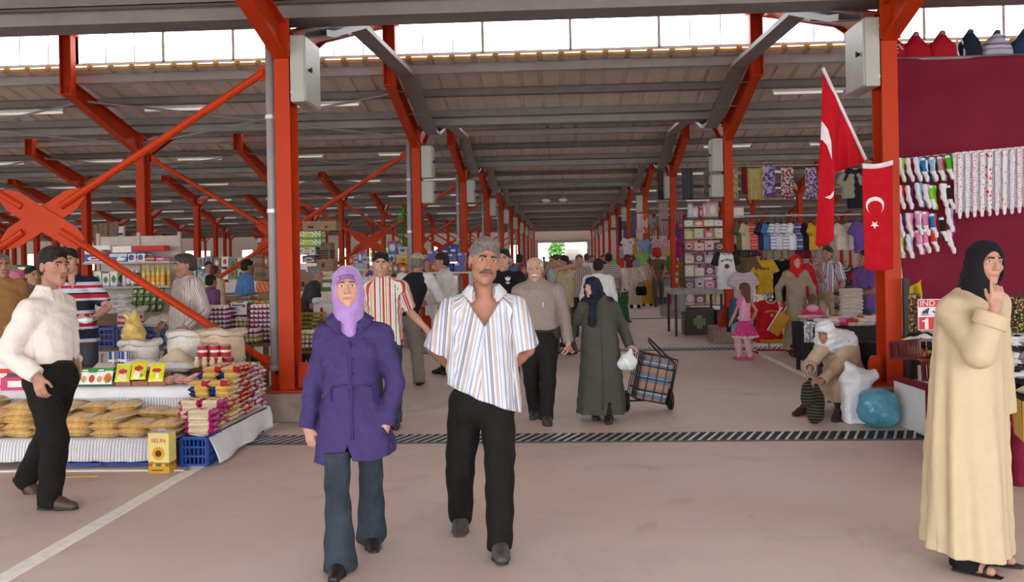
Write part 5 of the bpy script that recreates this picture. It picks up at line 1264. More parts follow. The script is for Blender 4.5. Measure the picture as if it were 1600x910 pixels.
B.warp(lambda X, Y, Z: .005 * np.sin(30 * X + 8 * Z) * np.sin(22 * Y + 9 * Z)); B.cut((0, 0, .17), (0, 0, -1)); sobj('skirt', B, .0065, cloth('beige skirt', C(184, 160, 136), bump=.5, bscale=10), p.root)
WSC = mat('white muslin', C(226, 228, 232), rough=.9, var=.05, bump=.5, bscale=16, spec=.1)
p.hijab(WSC, bib=.08, cape=.135, wide=1.1, face=(.054, .075, .078), fc=(0, -.112, -.02), back=.16, wr_=.005)
B = SDF()
for x in (-1, 1): B.add(rc(p.K[x] * .5 + p.A[x] * .5, p.A[x], .05, .04))
sobj('stockings', B, .006, cm((74, 62, 56)), p.root); p.shoes(cm((70, 52, 46)))
t = T('shoulder_bag', 'black bag slung behind the back of the seated woman', 'bag', p.root.location + Matrix.Rotation(p.rot, 3, 'Z') @ Vector(p.P + V3(.16, .24, .16)), p.rot)
B = SDF(); B.add(rbx(V3(0, 0, 0), V3(.2, .1, .2), .08)); B.warp(lambda X, Y, Z: .006 * np.sin(40 * X + 30 * Z)); sobj('bag_body', B, .009, cm((36, 32, 34)), t)
mb = MB(); a, b = p.root.location, p.rot; mb.tube([Vector(v) - Vector(p.P + V3(.16, .24, .16)) for v in (p.P + V3(.1, .2, .3), p.S[1] + V3(-.02, .03, .085), p.S[1] + V3(-.05, -.1, -.02), p.P + V3(.1, -.17, .2))], .016, 6); mb.obj('strap', cm((36, 32, 34)), t, True)
# ---- far crowd along the aisle
FA = 'shoppers far down the aisle'
def far(*a, **k): return crowd(*a, group=FA, **k)
far('man in a denim blue shirt seen from behind at the food side of the aisle', 812, 20, 3.0, 1.74, (98, 122, 158), sleeve='long', hair=(40, 40, 48))
far('person in a white shirt between the boy in black and the denim shirt', 796, 22, 3.1, 1.66, (226, 226, 224), hair=(180, 176, 170))
far('woman in a maroon headscarf peering past the old man', 817, 16, .3, 1.56, (120, 70, 80), fem=True, coat=(96, 62, 72), scarf=(128, 66, 78), skin=(190, 134, 110))
far('man in a pale blue shirt with a hand at his mouth', 868, 17.2, -1.0, 1.70, (176, 206, 222), arms={-1: V3(.12, -.22, .02)}, skin=(178, 122, 96), hair=(60, 56, 54))
far('man in a khaki waistcoat with one hand raised by the old woman', 880, 15.8, -.9, 1.68, (206, 190, 160), (110, 92, 78), vest=(190, 176, 140), arms={1: V3(.04, -.26, .1)}, skin=(184, 128, 100), hair=(38, 32, 30))
far('man with reddish hair glimpsed behind the khaki waistcoat', 873, 24, .2, 1.72, (150, 120, 110), hair=(130, 78, 60))
far('man in a grey red pinstripe shirt facing us in the aisle', 905, 19.5, .05, 1.70, stripes('grey red pinstripe', [(0, C(196, 184, 180)), (.5, C(150, 128, 128))], .04), (66, 62, 62), (96, 84, 76), sleeve='short', u=True, skin=(196, 142, 116))
far('man with dark hair in white seen past the pinstripe shirt', 917, 27, 2.9, 1.74, (226, 222, 220), hair=(70, 58, 50))
far('man in a white shirt walking away just behind the old woman', 934, 14.0, 3.0, 1.63, (228, 226, 226), (96, 80, 70), sleeve='long', lean=.05, hair=(30, 26, 26))
far('man in a checked grey shirt seen from behind', 951, 20.5, 3.0, 1.73, stripes('grey check', [(0, C(206, 198, 190)), (.6, C(150, 140, 136))], .05, 'Z'), (50, 52, 62), hair=(30, 26, 26), arms={1: V3(.12, -.08, -.5)})
far('person in a bright green headscarf beyond the checked shirt', 958, 25, 2.6, 1.6, (0, 0, 0), fem=True, coat=(120, 170, 110), scarf=(120, 214, 130))
far('woman in a red headscarf and white sleeve by the clothing stalls', 969, 23, 2.4, 1.6, (236, 230, 226), fem=True, scarf=(206, 70, 60), skirt=(60, 110, 70), sleeve='long')
p = far('woman in a long pale coat and patterned scarf carrying a black handbag', 991, 29.5, 2.85, 1.62, (0, 0, 0), fem=True, coat=(206, 192, 180), scarf=dots('black white patterned scarf', C(196, 196, 200), C(60, 62, 76), 22, .3), arms={-1: V3(-.2, -.05, -.5)}, shoes=(30, 28, 28))
t = T('handbag', 'black handbag carried by the woman in the long pale coat', 'bag', fpos(1001, 29.2)[:2] + (.55,)); B = SDF(); B.add(rbx(V3(0, 0, 0), V3(.17, .09, .14), .06)); sobj('bag_body', B, .015, cm((36, 36, 40)), t); mb = MB(); mb.tube([(-.1, 0, .1), (-.06, 0, .28), (.06, 0, .28), (.1, 0, .1)], .015, 6); mb.obj('handle', LEATH, t, True)
far('woman in a mustard yellow skirt at the clothing stalls', 1010, 30.5, 2.7, 1.58, (220, 200, 186), fem=True, skirt=(206, 158, 60), sleeve='long', hair=(90, 50, 46))
far('person in a lilac top with dark skirt beside the mustard skirt', 1016, 32, 2.9, 1.55, (206, 130, 176), fem=True, skirt=(120, 60, 90), hair=(50, 36, 34))
far('man in an olive T-shirt with hands clasped behind his back', 1028, 30.0, 3.1, 1.79, (116, 98, 70), (104, 100, 92), arms='back', sleeve='short', hair=(50, 40, 34))
for px, d, lab, c in ((862, 40, 'man in a brown jacket far down the aisle', (120, 100, 84)), (886, 46, 'man in a red brown top far down the aisle', (150, 80, 70)), (925, 38, 'man in a rust shirt far down the aisle by the lorry', (170, 96, 70)), (942, 36, 'man in a black jacket far down the aisle by the lorry', (50, 48, 50)), (850, 52, 'man in grey far off beside the exit tree', (140, 140, 146))):
    far(lab, px, d, .2, 1.72, c, res=.016)
# ================================================================ goods helpers
def pr(base, items=()):
    def f(u, v):
        c = base
        for it in items:
            if it[0] == 'r' and it[1] <= u <= it[3] and it[2] <= v <= it[4]: c = it[5]
            elif it[0] == 'e' and ((u - it[1]) / it[3]) ** 2 + ((v - it[2]) / it[4]) ** 2 <= 1: c = it[5]
            elif it[0] == 'd' and (u * it[1] + v * it[2]) % 1.0 < it[3]: c = it[4]
        return c
    return f
def K(*a): return C(*a)
def solid(c): return lambda u, v: c
def one(name, me, loc, rot, label, cat, group=None, scale=None):
    o = inst(me, name, None, loc, rot if isinstance(rot, (tuple, list)) else (0, 0, rot)); o.name = name
    if scale: o.scale = (scale,) * 3 if isinstance(scale, (int, float)) else scale
    return tag(o, label, cat, group)
def carton_mb(w, d, h, front, side=None, top=None, res=(10, 8), mb=None, c=(0, 0, 0)):
    """printed box standing on z=0; front faces -Y"""
    mb = mb or MB(); side = side or front; top = top or solid(front(.02, .98)); c = Vector(c); nu, nv = res
    q = lambda x, y, z: c + Vector((x, y, z))
    mb.sheet(lambda u, v: q(-w / 2 + u * w, -d / 2, v * h), nu, nv, 0, front); mb.sheet(lambda u, v: q(w / 2 - u * w, d / 2, v * h), 2, 2, 0, side)
    mb.sheet(lambda u, v: q(w / 2, -d / 2 + u * d, v * h), max(3, nu // 2), nv, 0, side); mb.sheet(lambda u, v: q(-w / 2, d / 2 - u * d, v * h), max(3, nu // 2), nv, 0, side)
    mb.sheet(lambda u, v: q(-w / 2 + u * w, -d / 2 + v * d, h), 4, 3, 0, top); mb.sheet(lambda u, v: q(-w / 2 + u * w, d / 2 - v * d, 0), 1, 1, 0, top)
    return mb
def pillow_mb(w, d, h, colfn, nu=12, nv=8, crimp=.08, wob=.0, seed=0, p=2.6):
    """soft filled packet: length w along X, d along Y, crimped at the X ends"""
    r = random.Random(seed); ph = [r.random() * 6 for _ in range(4)]
    mb = MB()
    def half(sg):
        def fn(u, v):
            x, y = u * 2 - 1, v * 2 - 1; xe = max(0, (abs(x) - (1 - crimp)) / crimp) if crimp else 0
            q = max(0, 1 - min(1, abs(x) / (1 - crimp * .8)) ** p) ** .5 * max(0, 1 - abs(y) ** p) ** .5
            z = sg * h / 2 * q * (1 + wob * math.sin(5 * x + ph[0]) * math.sin(4 * y + ph[1])); 
            return (x * w / 2, y * d / 2 * (1 - .06 * (1 - abs(x)) + wob * .12 * math.sin(4 * x + ph[2])), z + h / 2 + sg * .0015 + wob * .2 * h * math.sin(3 * x + ph[3]))
        return fn
    mb.sheet(half(1), nu, nv, 0, colfn); mb.sheet(lambda u, v: half(-1)(1 - u, v), nu, nv, 0, lambda u, v: colfn(1 - u, v)); return mb
def bottle_mb(r, h, col, lab=None, neck=.35):
    L_ = lab or col
    return MB().lathe([(r * .9, 0), (r, .012), (r, h * .18), (r, h * .55), (r * .95, h * .64), (r * neck, h * .82), (r * neck, h * .92)], 14, cols=[col, col, L_, col, col, col])
def cap_mb(r, z0, z1, col): m = MB(); m.col = col; return m.lathe([(r, z0), (r, z1 - .003), (r * .85, z1)], 10, cols=[col, col])
def crate_mb(w, d, h, col, nb=3, nvb=8):
    mb = MB(); mb.col = col; t = .012
    for s in (-1, 1):
        for ax in (0, 1):
            L_, D_ = (w, d) if ax == 0 else (d, w); R = rotm(0, 0, PI / 2 * ax)
            for i in range(nb + 1): mb.box(R @ Vector((0, s * (D_ / 2 - t / 2), h * i / nb * .94 + .012)), (L_, t, .024 if i in (0, nb) else .014), R)
            n = max(3, int(nvb * L_ / w))
            for i in range(n + 1): mb.box(R @ Vector((-L_ / 2 + t / 2 + (L_ - t) * i / n, s * (D_ / 2 - t / 2), h / 2)), (.03 if i in (0, n) else .010, t * .8, h), R)
    mb.box((0, 0, .006), (w - .01, d - .01, .01)); return mb
PLAST = mat('moulded plastic', rough=.4, attr=True, var=.05, spec=.4)
CANV = mat('woven sack', rough=.9, attr=True, var=.07, scale=30, bump=.35, bscale=60, spec=.1)
WOOD = mat('rough brown wood', C(116, 92, 72), rough=.8, var=.25, scale=5, bump=.3, stretch=(1, 8, 8))
GRAIN = mat('loose grain', rough=.9, attr=True, var=.12, scale=160, bump=.35, bscale=260, spec=.1)
# ================================================================ stepped food stall
X0 = -6.4
def platform(name, x0, x1, y0, y1, z0, z1, label):
    t = T(name, label, 'platform', ((x0 + x1) / 2, (y0 + y1) / 2, 0)); mb = MB(); mb.box((0, 0, z1 - .015), (x1 - x0, y1 - y0, .03)); mb.obj('board', WOOD, t)
    for sx in (-1, 1):
        for sy in (-1, 1):
            mb = MB(); mb.box((sx * ((x1 - x0) / 2 - .06), sy * ((y1 - y0) / 2 - .06), (z1 - .03) / 2), (.07, .07, z1 - .03)); mb.obj('leg', WOOD, t)
platform('display_step', X0, -3.16, 7.45, 8.02, 0, .215, 'low wooden step carrying the golden grain bags')
platform('display_step', X0, -3.22, 8.06, 8.55, 0, .55, 'second wooden step carrying the soup packet boxes')
platform('display_step', X0, -3.18, 8.6, 9.25, 0, .615, 'third wooden step carrying sacks and red cans')
platform('display_step', -3.12, -2.9, 7.72, 8.95, 0, .235, 'narrow wooden step carrying the corner stack of pasta')
CL = stripes('white cloth with grey stripes', [(0, C(222, 220, 224)), (.8, C(120, 118, 126))], .026, 'X', bump=.35)
CLW = mat('white table cloth', C(226, 226, 230), rough=.9, var=.06, bump=.4, bscale=9, spec=.1)
def drape(x0, x1, path, wav, per, th=.004, seed=0):
    n = len(path) - 1
    def fn(u, v):
        x = x0 + (x1 - x0) * u; t = v * n; i = min(int(t), n - 1); f = t - i; y, z = [path[i][k] + (path[i + 1][k] - path[i][k]) * f for k in (0, 1)]
        a = max(0, (v - .35) / .65); return (x, y - wav * a * (1 + math.sin(x * per + seed) + .4 * math.sin(x * per * 2.3)), z + .25 * wav * a * math.sin(x * per * .37 + 1))
    return fn
t = T('striped_cloth', 'white cloth with thin grey stripes over the lowest grain bag step', 'cloth', (0, 0, 0))
mb = MB(); mb.sheet(drape(X0, -3.17, [(8.0, .222), (7.7, .222), (7.43, .224), (7.41, .19), (7.40, .12), (7.395, .05)], .012, 30), 220, 15, .004); mb.obj('cloth_sheet', CL, t, True)
t = T('striped_cloth', 'striped white cloth with a plain frill hanging below the soup packet boxes', 'cloth', (0, 0, 0))
mb = MB(); mb.sheet(drape(X0, -3.2, [(8.56, .558), (8.3, .558), (8.04, .56), (8.035, .5), (8.03, .35), (8.03, .235)], .011, 22, seed=2), 220, 15, .004); mb.obj('cloth_sheet', CL, t, True)
mb = MB(); mb.sheet(drape(X0, -3.19, [(8.54, .565), (8.2, .566), (8.02, .567), (8.0, .54), (7.995, .51), (7.995, .48)], .010, 17, seed=4), 180, 12, .004); mb.obj('frill', CLW, t, True)
t = T('side_cloth', 'plain white cloth hanging from the aisle end below the pasta stack', 'cloth', (0, 0, 0))
def sc(u, v):
    y = 7.44 + u * (1.5 + .12 * (1 - v)); z = .255 + (.02 - .255) * v + .03 * u * v; x = -2.92 + .06 * math.sin(v * PI * .6) + .02 * math.sin(y * 9 + v * 2) * v + .05 * v * (1 - u)
    z = min(z, .26 - .03 * v); x -= .14 * max(0, 1 - v / .12)
    return (x, y, z)
mb = MB(); mb.sheet(sc, 60, 16, .004); mb.obj('cloth_sheet', CLW, t, True)
BLUE = K(34, 70, 150)
cme = crate_mb(.22, .3, .235, BLUE, 3, 6).mesh('plastic_crate', PLAST); one('plastic_crate', cme, (-3.01, 7.55, 0), 0, 'blue plastic crate standing beside the sunflower oil tin', 'crate', 'blue plastic crates')
cme = crate_mb(.58, .4, .13, BLUE, 2, 6).mesh('plastic_crate', PLAST)
for i, (x, l) in enumerate([(-4.1, 'nearer the oil tin'), (-3.5, 'just left of the oil tin'.replace('left of', 'behind'))]): one('plastic_crate', cme, (x, 7.66, 0), 0, 'low blue plastic crate under the grain step, ' + l, 'crate', 'blue plastic crates')
# golden grain bags
def gb(u, v):
    k = math.sin(u * 40 + v * 23) * math.sin(v * 31 - u * 17); return K(222 + int(12 * k), 184 + int(12 * k), 120) if abs(u - .5) < .44 else K(232, 214, 174)
gms = [pillow_mb(.25, .30, .075, gb, 16, 10, .09, .12, s, 3.4).mesh('grain_bag', GLOSS, True) for s in range(4)]
for row, y in ((0, 7.6), (1, 7.9)):
    for c in range(12):
        x = -3.3 - c * .245; n = [2, 2, 3, 3, 4, 5, 4, 5, 6, 6, 6, 5][c] + (1 if row and c < 4 else 0)
        for l in range(n):
            one('grain_bag', gms[(c * 3 + l * 5 + row) % 4], (x + rnd.uniform(-.02, .02), y + rnd.uniform(-.02, .02), .228 + l * .054), (rnd.uniform(-.04, .04), rnd.uniform(-.05, .05), rnd.uniform(-.15, .15)),
                'golden grain bag, %s layer up in the %s pile from the oil tin, %s row' % (ORD[l], ORD[c], 'rear' if row else 'front'), 'grain bag', 'bags of golden grain')
# corner stack of pasta packets
W1, YL = K(236, 232, 226), K(222, 184, 96)
pk = {'magenta and cream noodle': pr(K(232, 214, 184), [('r', 0, 0, .18, 1, K(196, 40, 130)), ('r', .82, 0, 1, 1, K(196, 40, 130)), ('e', .55, .5, .12, .3, K(214, 70, 60))]),
      'blue and yellow spaghetti': pr(YL, [('r', 0, 0, .36, 1, K(24, 44, 110)), ('r', .3, .4, .36, .6, W1), ('r', .93, 0, 1, 1, W1)]),
      'red and yellow pasta': pr(K(220, 176, 96), [('r', 0, 0, .12, 1, W1), ('r', .62, 0, .95, 1, K(190, 30, 50)), ('e', .75, .5, .07, .3, W1)]),
      'red and silver pasta': pr(K(206, 190, 170), [('r', .55, 0, .9, 1, K(176, 24, 54)), ('r', .9, 0, 1, 1, K(214, 210, 212)), ('r', 0, 0, .15, 1, K(40, 60, 120))])}
pm_ = {k: pillow_mb(.19, .11, .05, f, 18, 8, .12, .1, i, 6).mesh('pasta_packet', GLOSS, True) for i, (k, f) in enumerate(pk.items())}
names = list(pk); nr = 12
for r_ in range(nr):
    kind = names[0] if r_ < 2 else names[1] if r_ < 5 else names[2] if r_ < 8 else names[3]; nl = [5, 5, 8, 8, 9, 10, 10, 10, 10, 9, 9, 8][r_]
    for cidx in range(2):
        for l in range(nl):
            if cidx == 1 and not (r_ < 3 or l >= nl - 2): continue
            kk = kind if (l * 7 + r_ * 3) % 5 else names[(names.index(kind) + 1) % 4]
            one('pasta_packet', pm_[kk], (-2.99 - cidx * .185 + rnd.uniform(-.012, .012), 7.78 + r_ * .1 + (0 if r_ else -.02), .262 + l * .045), (0, rnd.uniform(-.05, .05), rnd.uniform(-.08, .08)),
                '%s packet, %s layer, %s row back, %s side of the stack' % (kk, ORD[l], ORD[r_], 'inner' if cidx else 'aisle'), 'pasta packet', 'packets in the corner pasta stack')
for l in range(4):
    one('pasta_packet', pillow_mb(.25, .2, .055, pk[names[0]], 18, 10, .1, .1, l + 9, 6).mesh('pasta_packet', GLOSS, True), (-3.0, 7.56, .242 + l * .05), rnd.uniform(-.06, .06), 'wide magenta and cream noodle packet on the blue crate, %s layer up' % ORD[l], 'pasta packet', 'packets in the corner pasta stack')
def marks(n, w, h, m, t, loc, arch=0.0):
    """small illegible print"""
    mb = MB(); q = random.Random(n)
    for i in range(n): a = (i + .5) / n - .5; mb.box((loc[0] + a * w, loc[1], loc[2] - arch * a * a * 4), (w / n * q.uniform(.45, .85), .003, h * q.uniform(.7, 1.1)))
    return mb.obj('small_print', m, t)
# sunflower oil tin
t = T('oil_tin', 'tall yellow sunflower oil tin standing on the floor by the blue crate', 'tin', G(254, 737), -.06)
g0_ = pr(K(232, 214, 132), [('r', 0, .15, 1, .25, K(150, 120, 46)), ('r', 0, 0, 1, .15, K(206, 156, 44)), ('d', 7, 3, .5, K(176, 60, 40))][:2] + [('r', 0, .0, 1, .14, K(204, 152, 42)), ('e', .1, .21, .07, .04, K(186, 40, 36)), ('e', .27, .19, .08, .04, K(226, 176, 40)), ('e', .5, .2, .09, .045, K(70, 96, 40)), ('e', .72, .19, .08, .04, K(226, 170, 40)), ('e', .9, .2, .08, .045, K(150, 70, 36))])
mb = carton_mb(.172, .12, .315, g0_, None, solid(K(206, 200, 180)), (24, 30)); mb.obj('can_body', INK, t)
mb = MB(); mb.tube([(-.084, -.058, .316), (.084, -.058, .316), (.084, .058, .316), (-.084, .058, .316)], .004, 6, closed=True); mb.obj('rim', GALVL, t)
mb = MB(); mb.tube([(-.03, 0, .316), (-.03, 0, .335), (.03, 0, .335), (.03, 0, .316)], .004, 6); mb.obj('handle', GALVL, t)
REDP, YELP, BRP = mat('red print', C(190, 24, 40)), mat('yellow print', C(226, 166, 40)), mat('brown print', C(96, 54, 28))
text('SELIN', .042, REDP, t, (0, -.0615, .255), (PI / 2, 0, 0), sx=1.15)
mb = MB()
for i in range(18):
    a = 2 * PI * i / 18; mb.prism([(0, -.008), (.05, -.006), (.056, 0), (.05, .006), (0, .008)], (0, -.0625 - .0004 * (i % 2), .155), (math.cos(a), 0, math.sin(a)), (-math.sin(a), 0, math.cos(a)), (0, .002, 0))
mb.obj('sunflower', YELP, t); mb = MB(); mb.cyl((0, -.0615, .155), (0, -.0645, .155), .026, n=18); mb.obj('flower_heart', BRP, t)
marks(9, .1, .012, BRP, t, (-.01, -.0612, .022)); marks(3, .02, .008, REDP, t, (-.055, -.0612, .088))
# soup packet boxes on the second step
def soup_box(x, w, traycol, packs, label, y=8.16, tilt=.42):
    t = T('packet_tray', label, 'tray', (x, y, .572)); mb = MB(); mb.col = traycol
    mb.box((0, -.06, .02), (w, .006, .04)); mb.box((0, .06, .05), (w, .006, .1)); mb.box((0, 0, .004), (w, .12, .006))
    for s in (-1, 1): mb.prism([(-.06, 0), (.06, 0), (.06, .1), (-.06, .04)], (s * (w / 2 - .003), 0, 0), (0, 1, 0), (0, 0, 1), (.004, 0, 0), True)
    mb.obj('card_tray', INK, t)
    return t
PKS = [('green white soup', pr(K(236, 236, 228), [('r', 0, .75, 1, 1, K(40, 130, 60)), ('e', .5, .3, .3, .2, K(196, 160, 110)), ('r', .2, .8, .8, .92, W1)])),
       ('green red soup', pr(K(232, 232, 222), [('r', 0, .7, 1, 1, K(52, 150, 66)), ('e', .5, .32, .34, .24, K(196, 66, 40))])),
       ('green orange soup', pr(K(240, 236, 220), [('r', 0, .78, 1, 1, K(70, 160, 60)), ('e', .5, .35, .42, .3, K(226, 110, 50)), ('e', .35, .2, .2, .12, K(70, 140, 50))]))]
LEM = [pr(K(206, 206, 52), [('e', .5, .55, .3, .13, K(200, 40, 90)), ('e', .5, .25, .3, .16, K(230, 224, 190)), ('r', 0, .9, 1, 1, K(222, 222, 90))]), pr(K(214, 206, 40), [('e', .5, .6, .33, .14, K(190, 40, 80)), ('e', .6, .25, .22, .2, K(236, 232, 214)), ('e', .25, .2, .12, .1, K(120, 150, 50))]), pr(K(220, 214, 40), [('e', .5, .6, .3, .12, K(196, 40, 84)), ('r', .3, .15, .5, .45, K(240, 236, 220))])]
def packet(x, y, z, w, h, fn, label, tilt=.4, depth=.02, name='soup_packet', grp='packets standing in the card trays'):
    mb = pillow_mb(h, w, depth, lambda u, v: fn(v, u), 20, 16, .07, .05, int(x * 100) % 7, 4)
    one(name, mb.mesh(name, GLOSS, True), (x, y, z + h / 2), Matrix(((0, 1, 0), (0, 0, -1), (-1, 0, 0))).transposed().to_euler() if False else (PI / 2 - tilt, -PI / 2, 0) if False else _pk(tilt), label, 'packet', grp)
def _pk(tilt):   # packet length upright, printed face to -Y, leaning back
    M = Matrix(((0, 1, 0), (0, 0, -1), (1, 0, 0)))      # columns: X->Z(up), Y->X, Z->-Y
    M = Matrix(((0, 1, 0), (0, 0, -1), (1, 0, 0)))
    return tuple((Matrix.Rotation(-tilt, 3, 'X') @ M).to_euler())
xs = [P(q, 600, 8.12).x for q in (113, 126, 139, 152)]
soup_box(P(135, 600, 8.12).x, .34, K(20, 84, 50), 0, 'green card tray holding the soup packets')
for i, x in enumerate(xs):
    k = [0, 1, 0, 2][i]; packet(x, 8.13, .58, .085, .15, PKS[k][1], '%s packet, %s along the green tray from the hand of the white shirt' % (PKS[k][0], ORD[i]))
for i, q in enumerate((178, 204, 233)):
    x = P(q, 600, 8.12).x; soup_box(x, .155, K(150, 96, 70), 0, 'brown card tray with lime yellow packets, %s tray after the green one' % ORD[i]); packet(x, 8.11, .60 + (.02 if i == 1 else 0), .14, .17, LEM[i], 'lime yellow packet in the %s brown tray after the green tray' % ORD[i])
pkp = pr(K(214, 160, 146), [('r', .75, 0, 1, 1, K(150, 50, 50)), ('e', .4, .5, .2, .3, K(226, 186, 170))])
for i, (q, yy) in enumerate(((258, 8.18), (275, 8.22), (292, 8.2), (308, 8.26), (268, 8.34), (300, 8.38))):
    one('pulse_packet', pillow_mb(.17, .12, .07, pkp, 12, 8, .1, .15, i).mesh('pulse_packet', GLOSS, True), (P(q, 595, yy).x - .02, yy, .572), rnd.uniform(-.3, .3) + PI / 2, 'pinkish brown pulse packet beside the lime packets, %s toward the pasta' % ORD[i], 'packet', 'pulse packets beside the lime packets')
# things on the third step
def sack(loc, r, h, col, label, grain=None, band=None, heap=.08, sy=.85):
    t = T('sack', label, 'sack', loc, rnd.uniform(-.3, .3), 'open sacks on the food stall'); n = 28
    def body(u, v):
        a = u * 2 * PI; k = r * (.86 + .18 * math.sin(v * PI * .85)) * (1 + .035 * math.sin(5 * a + 3 * v) + .02 * math.sin(9 * a)); return (k * math.cos(a), k * sy * math.sin(a), v * h)
    mb = MB(); mb.sheet(body, n, 12, 0, band or (lambda u, v: col)); mb.obj('sack_body', CANV, t, True)
    ring = [Vector((r * 1.0 * (1 + .05 * math.sin(5 * a)) * math.cos(a), r * sy * (1 + .05 * math.sin(5 * a)) * math.sin(a), h + .012 * math.sin(3 * a))) for a in [2 * PI * i / 24 for i in range(24)]]
    mb = MB(); mb.col = col; mb.tube(ring, [.032 + .008 * math.sin(i * 1.7) for i in range(24)], 8, closed=True); mb.obj('rolled_rim', CANV, t, True)
    if grain:
        mb = MB(); mb.col = grain; mb.lathe([(r * .98, h - .02), (r * .7, h + heap * .25), (r * .4, h + heap * .62), (r * .15, h + heap * .92), (.01, h + heap)], 20, sy=sy, cols=[grain] * 4); mb.obj('grain_heap', GRAIN, t, True)
    return t
S3 = .62
sack((P(200, 560, 9.0).x, 9.05, S3), .19, .26, K(216, 210, 202), 'open white sack of rice in front of the blue crates', K(224, 216, 204), None, .03)
sack((P(262, 570, 8.8).x, 8.82, S3), .24, .07, K(226, 224, 222), 'low open white sack with a tall cone of pale grain', K(222, 208, 180), None, .15)
one('sugar_bag', pillow_mb(.34, .24, .13, solid(K(232, 230, 232)), 14, 10, .1, .15, 3).mesh('sugar_bag', GLOSS, True), (P(205, 575, 8.72).x, 8.72, S3), .1, 'flat white plastic bag lying in front of the open rice sack', 'bag')
one('sugar_bag', pillow_mb(.4, .2, .10, solid(K(236, 234, 236)), 14, 10, .1, .15, 4).mesh('sugar_bag', GLOSS, True), (P(262, 585, 8.66).x, 8.655, S3), -.06, 'long white plastic bag lying below the grain cone', 'bag')
SKB = pr(K(206, 182, 156), [('r', .1, .15, .3, .6, K(190, 110, 96)), ('r', .62, .2, .8, .75, K(196, 128, 110)), ('r', .0, .9, 1, 1, K(222, 206, 190))])
sack((P(338, 560, 9.15).x, 9.16, S3), .21, .34, K(212, 192, 170), 'tall beige sack with faded red print behind the red cans', K(226, 218, 206), SKB, .02)
sack((P(290, 560, 9.2).x - .04, 9.2, S3), .2, .33, K(222, 216, 206), 'tall white sack with a rolled rim behind the red cans', K(226, 218, 206), None, .02)
canb = [K(150, 150, 150), K(186, 26, 34), K(226, 222, 220), K(186, 26, 34), K(150, 150, 150)]
cgn = [K(150, 150, 150), K(186, 26, 34), K(226, 222, 220), K(80, 140, 70), K(150, 150, 150)]
def can_me(cols, r=.05, h=.115): return MB().lathe([(r, 0), (r, .006), (r, h * .42), (r, h * .62), (r, h - .006), (r, h)], 18, cols=cols).mesh('can_body', INK, True)
canA, canB_ = can_me(canb), can_me(cgn); m = MB(); m.lathe([(.046, .112), (.05, .118), (.047, .116), (.01, .115)], 18); lidm = m.mesh('lid', GALVL)
for i, (x, lvl, me) in enumerate([(0, 0, canA), (1, 0, canB_), (2, 0, canA), (3, 0, canA), (4, 0, canA), (1.55, 1, canA), (2.7, 1, canA), (3.7, 1, canA)]):
    t = T('tomato_paste_can', 'red and white tomato paste can, %s of the %s row' % (ORD[int(x)], 'upper' if lvl else 'lower'), 'can', (P(279, 575, 8.88).x + x * .104, 8.9, S3 + lvl * .119), rnd.uniform(0, 6), 'red tomato paste cans'); inst(me, 'can_body', t); inst(lidm, 'lid', t)
mb = MB(); mb.box((0, 0, .02), (.34, .1, .04), bev=.004); o = mb.obj('card_tray', mat('brown card', C(120, 58, 44)), None, loc=(P(318, 582, 8.7).x, 8.68, S3)); tag(o, 'small red brown card tray in front of the red cans', 'tray')
for i in range(4):
    t = T('spice_jar', 'small cream jar in the card tray before the red cans, %s along' % ORD[i], 'jar', (P(318, 582, 8.7).x - .12 + .075 * i, 8.68, S3 + .04), 0, 'cream jars before the red cans'); bottle_mb(.026, .1, K(226, 190, 150), K(226, 204, 170), .7).obj('jar_body', INK, t, True); cap_mb(.02, .09, .104, K(226, 206, 180)).obj('lid', INK, t)
for i in range(9):
    q = 232 + (i % 5) * 9.5 + (4 if i > 4 else 0); y = 9.0 + .1 * (i // 5)
    t = T('oil_bottle', 'small dark olive bottle with yellow cap, %s in the %s row' % (ORD[i % 5], 'front' if i < 5 else 'rear'), 'bottle', (P(q, 560, y).x + .01, y + .17, S3), 0, 'dark bottles with yellow caps'); bottle_mb(.026, .2, K(62, 58, 30), K(96, 92, 50), .4).obj('bottle_body', GLOSS, t, True); cap_mb(.014, .178, .205, K(222, 196, 40)).obj('cap', PLAST, t)
tb = pr(K(206, 206, 214), [('r', .15, .1, .45, .95, K(40, 60, 140)), ('r', .55, .1, .7, .95, K(60, 90, 170)), ('r', 0, .5, 1, .62, W1)])
for i, q in enumerate((160, 170, 180)): one('tall_carton', carton_mb(.065, .065, .2, tb, None, solid(W1)).mesh('tall_carton', INK), (P(q, 566, 8.75).x, 8.75 + .05 * (i % 2), S3), rnd.uniform(-.3, .3), 'slim blue and white carton before the rice sack, %s from the grain hand' % ORD[i], 'carton', 'slim blue and white cartons')
one('bagged_pulses', pillow_mb(.22, .16, .1, solid(K(206, 200, 196)), 12, 8, .1, .2, 8).mesh('bagged_pulses', GLOSS, True), (P(148, 572, 8.74).x, 8.74, S3), .3, 'greyish plastic bag beside the slim blue cartons', 'bag')
# yellow bag of pasta in clear plastic, on the rice sack
B = SDF(); B.add(rc((0, 0, .07), (0, 0, .1), .12, .1)); B.add(rc((0, 0, .1), (.02, 0, .28), .06, .03), .08); B.add(rc((-.01, 0, .2), (-.09, 0, .26), .025, .02), .03); B.warp(lambda X, Y, Z: .006 * np.sin(60 * Z + 50 * X) * np.sin(50 * Y)); B.cut((0, 0, 0), (0, 0, -1))
o = sobj('pasta_sack', B, .008, mat('amber bag film', C(206, 176, 100), rough=.3, var=.3, scale=14, bump=.5, bscale=20), None, loc=(P(193, 520, 9.1).x, 9.1, .895)); tag(o, 'tied clear bag of amber pasta resting on the open rice sack', 'bag')
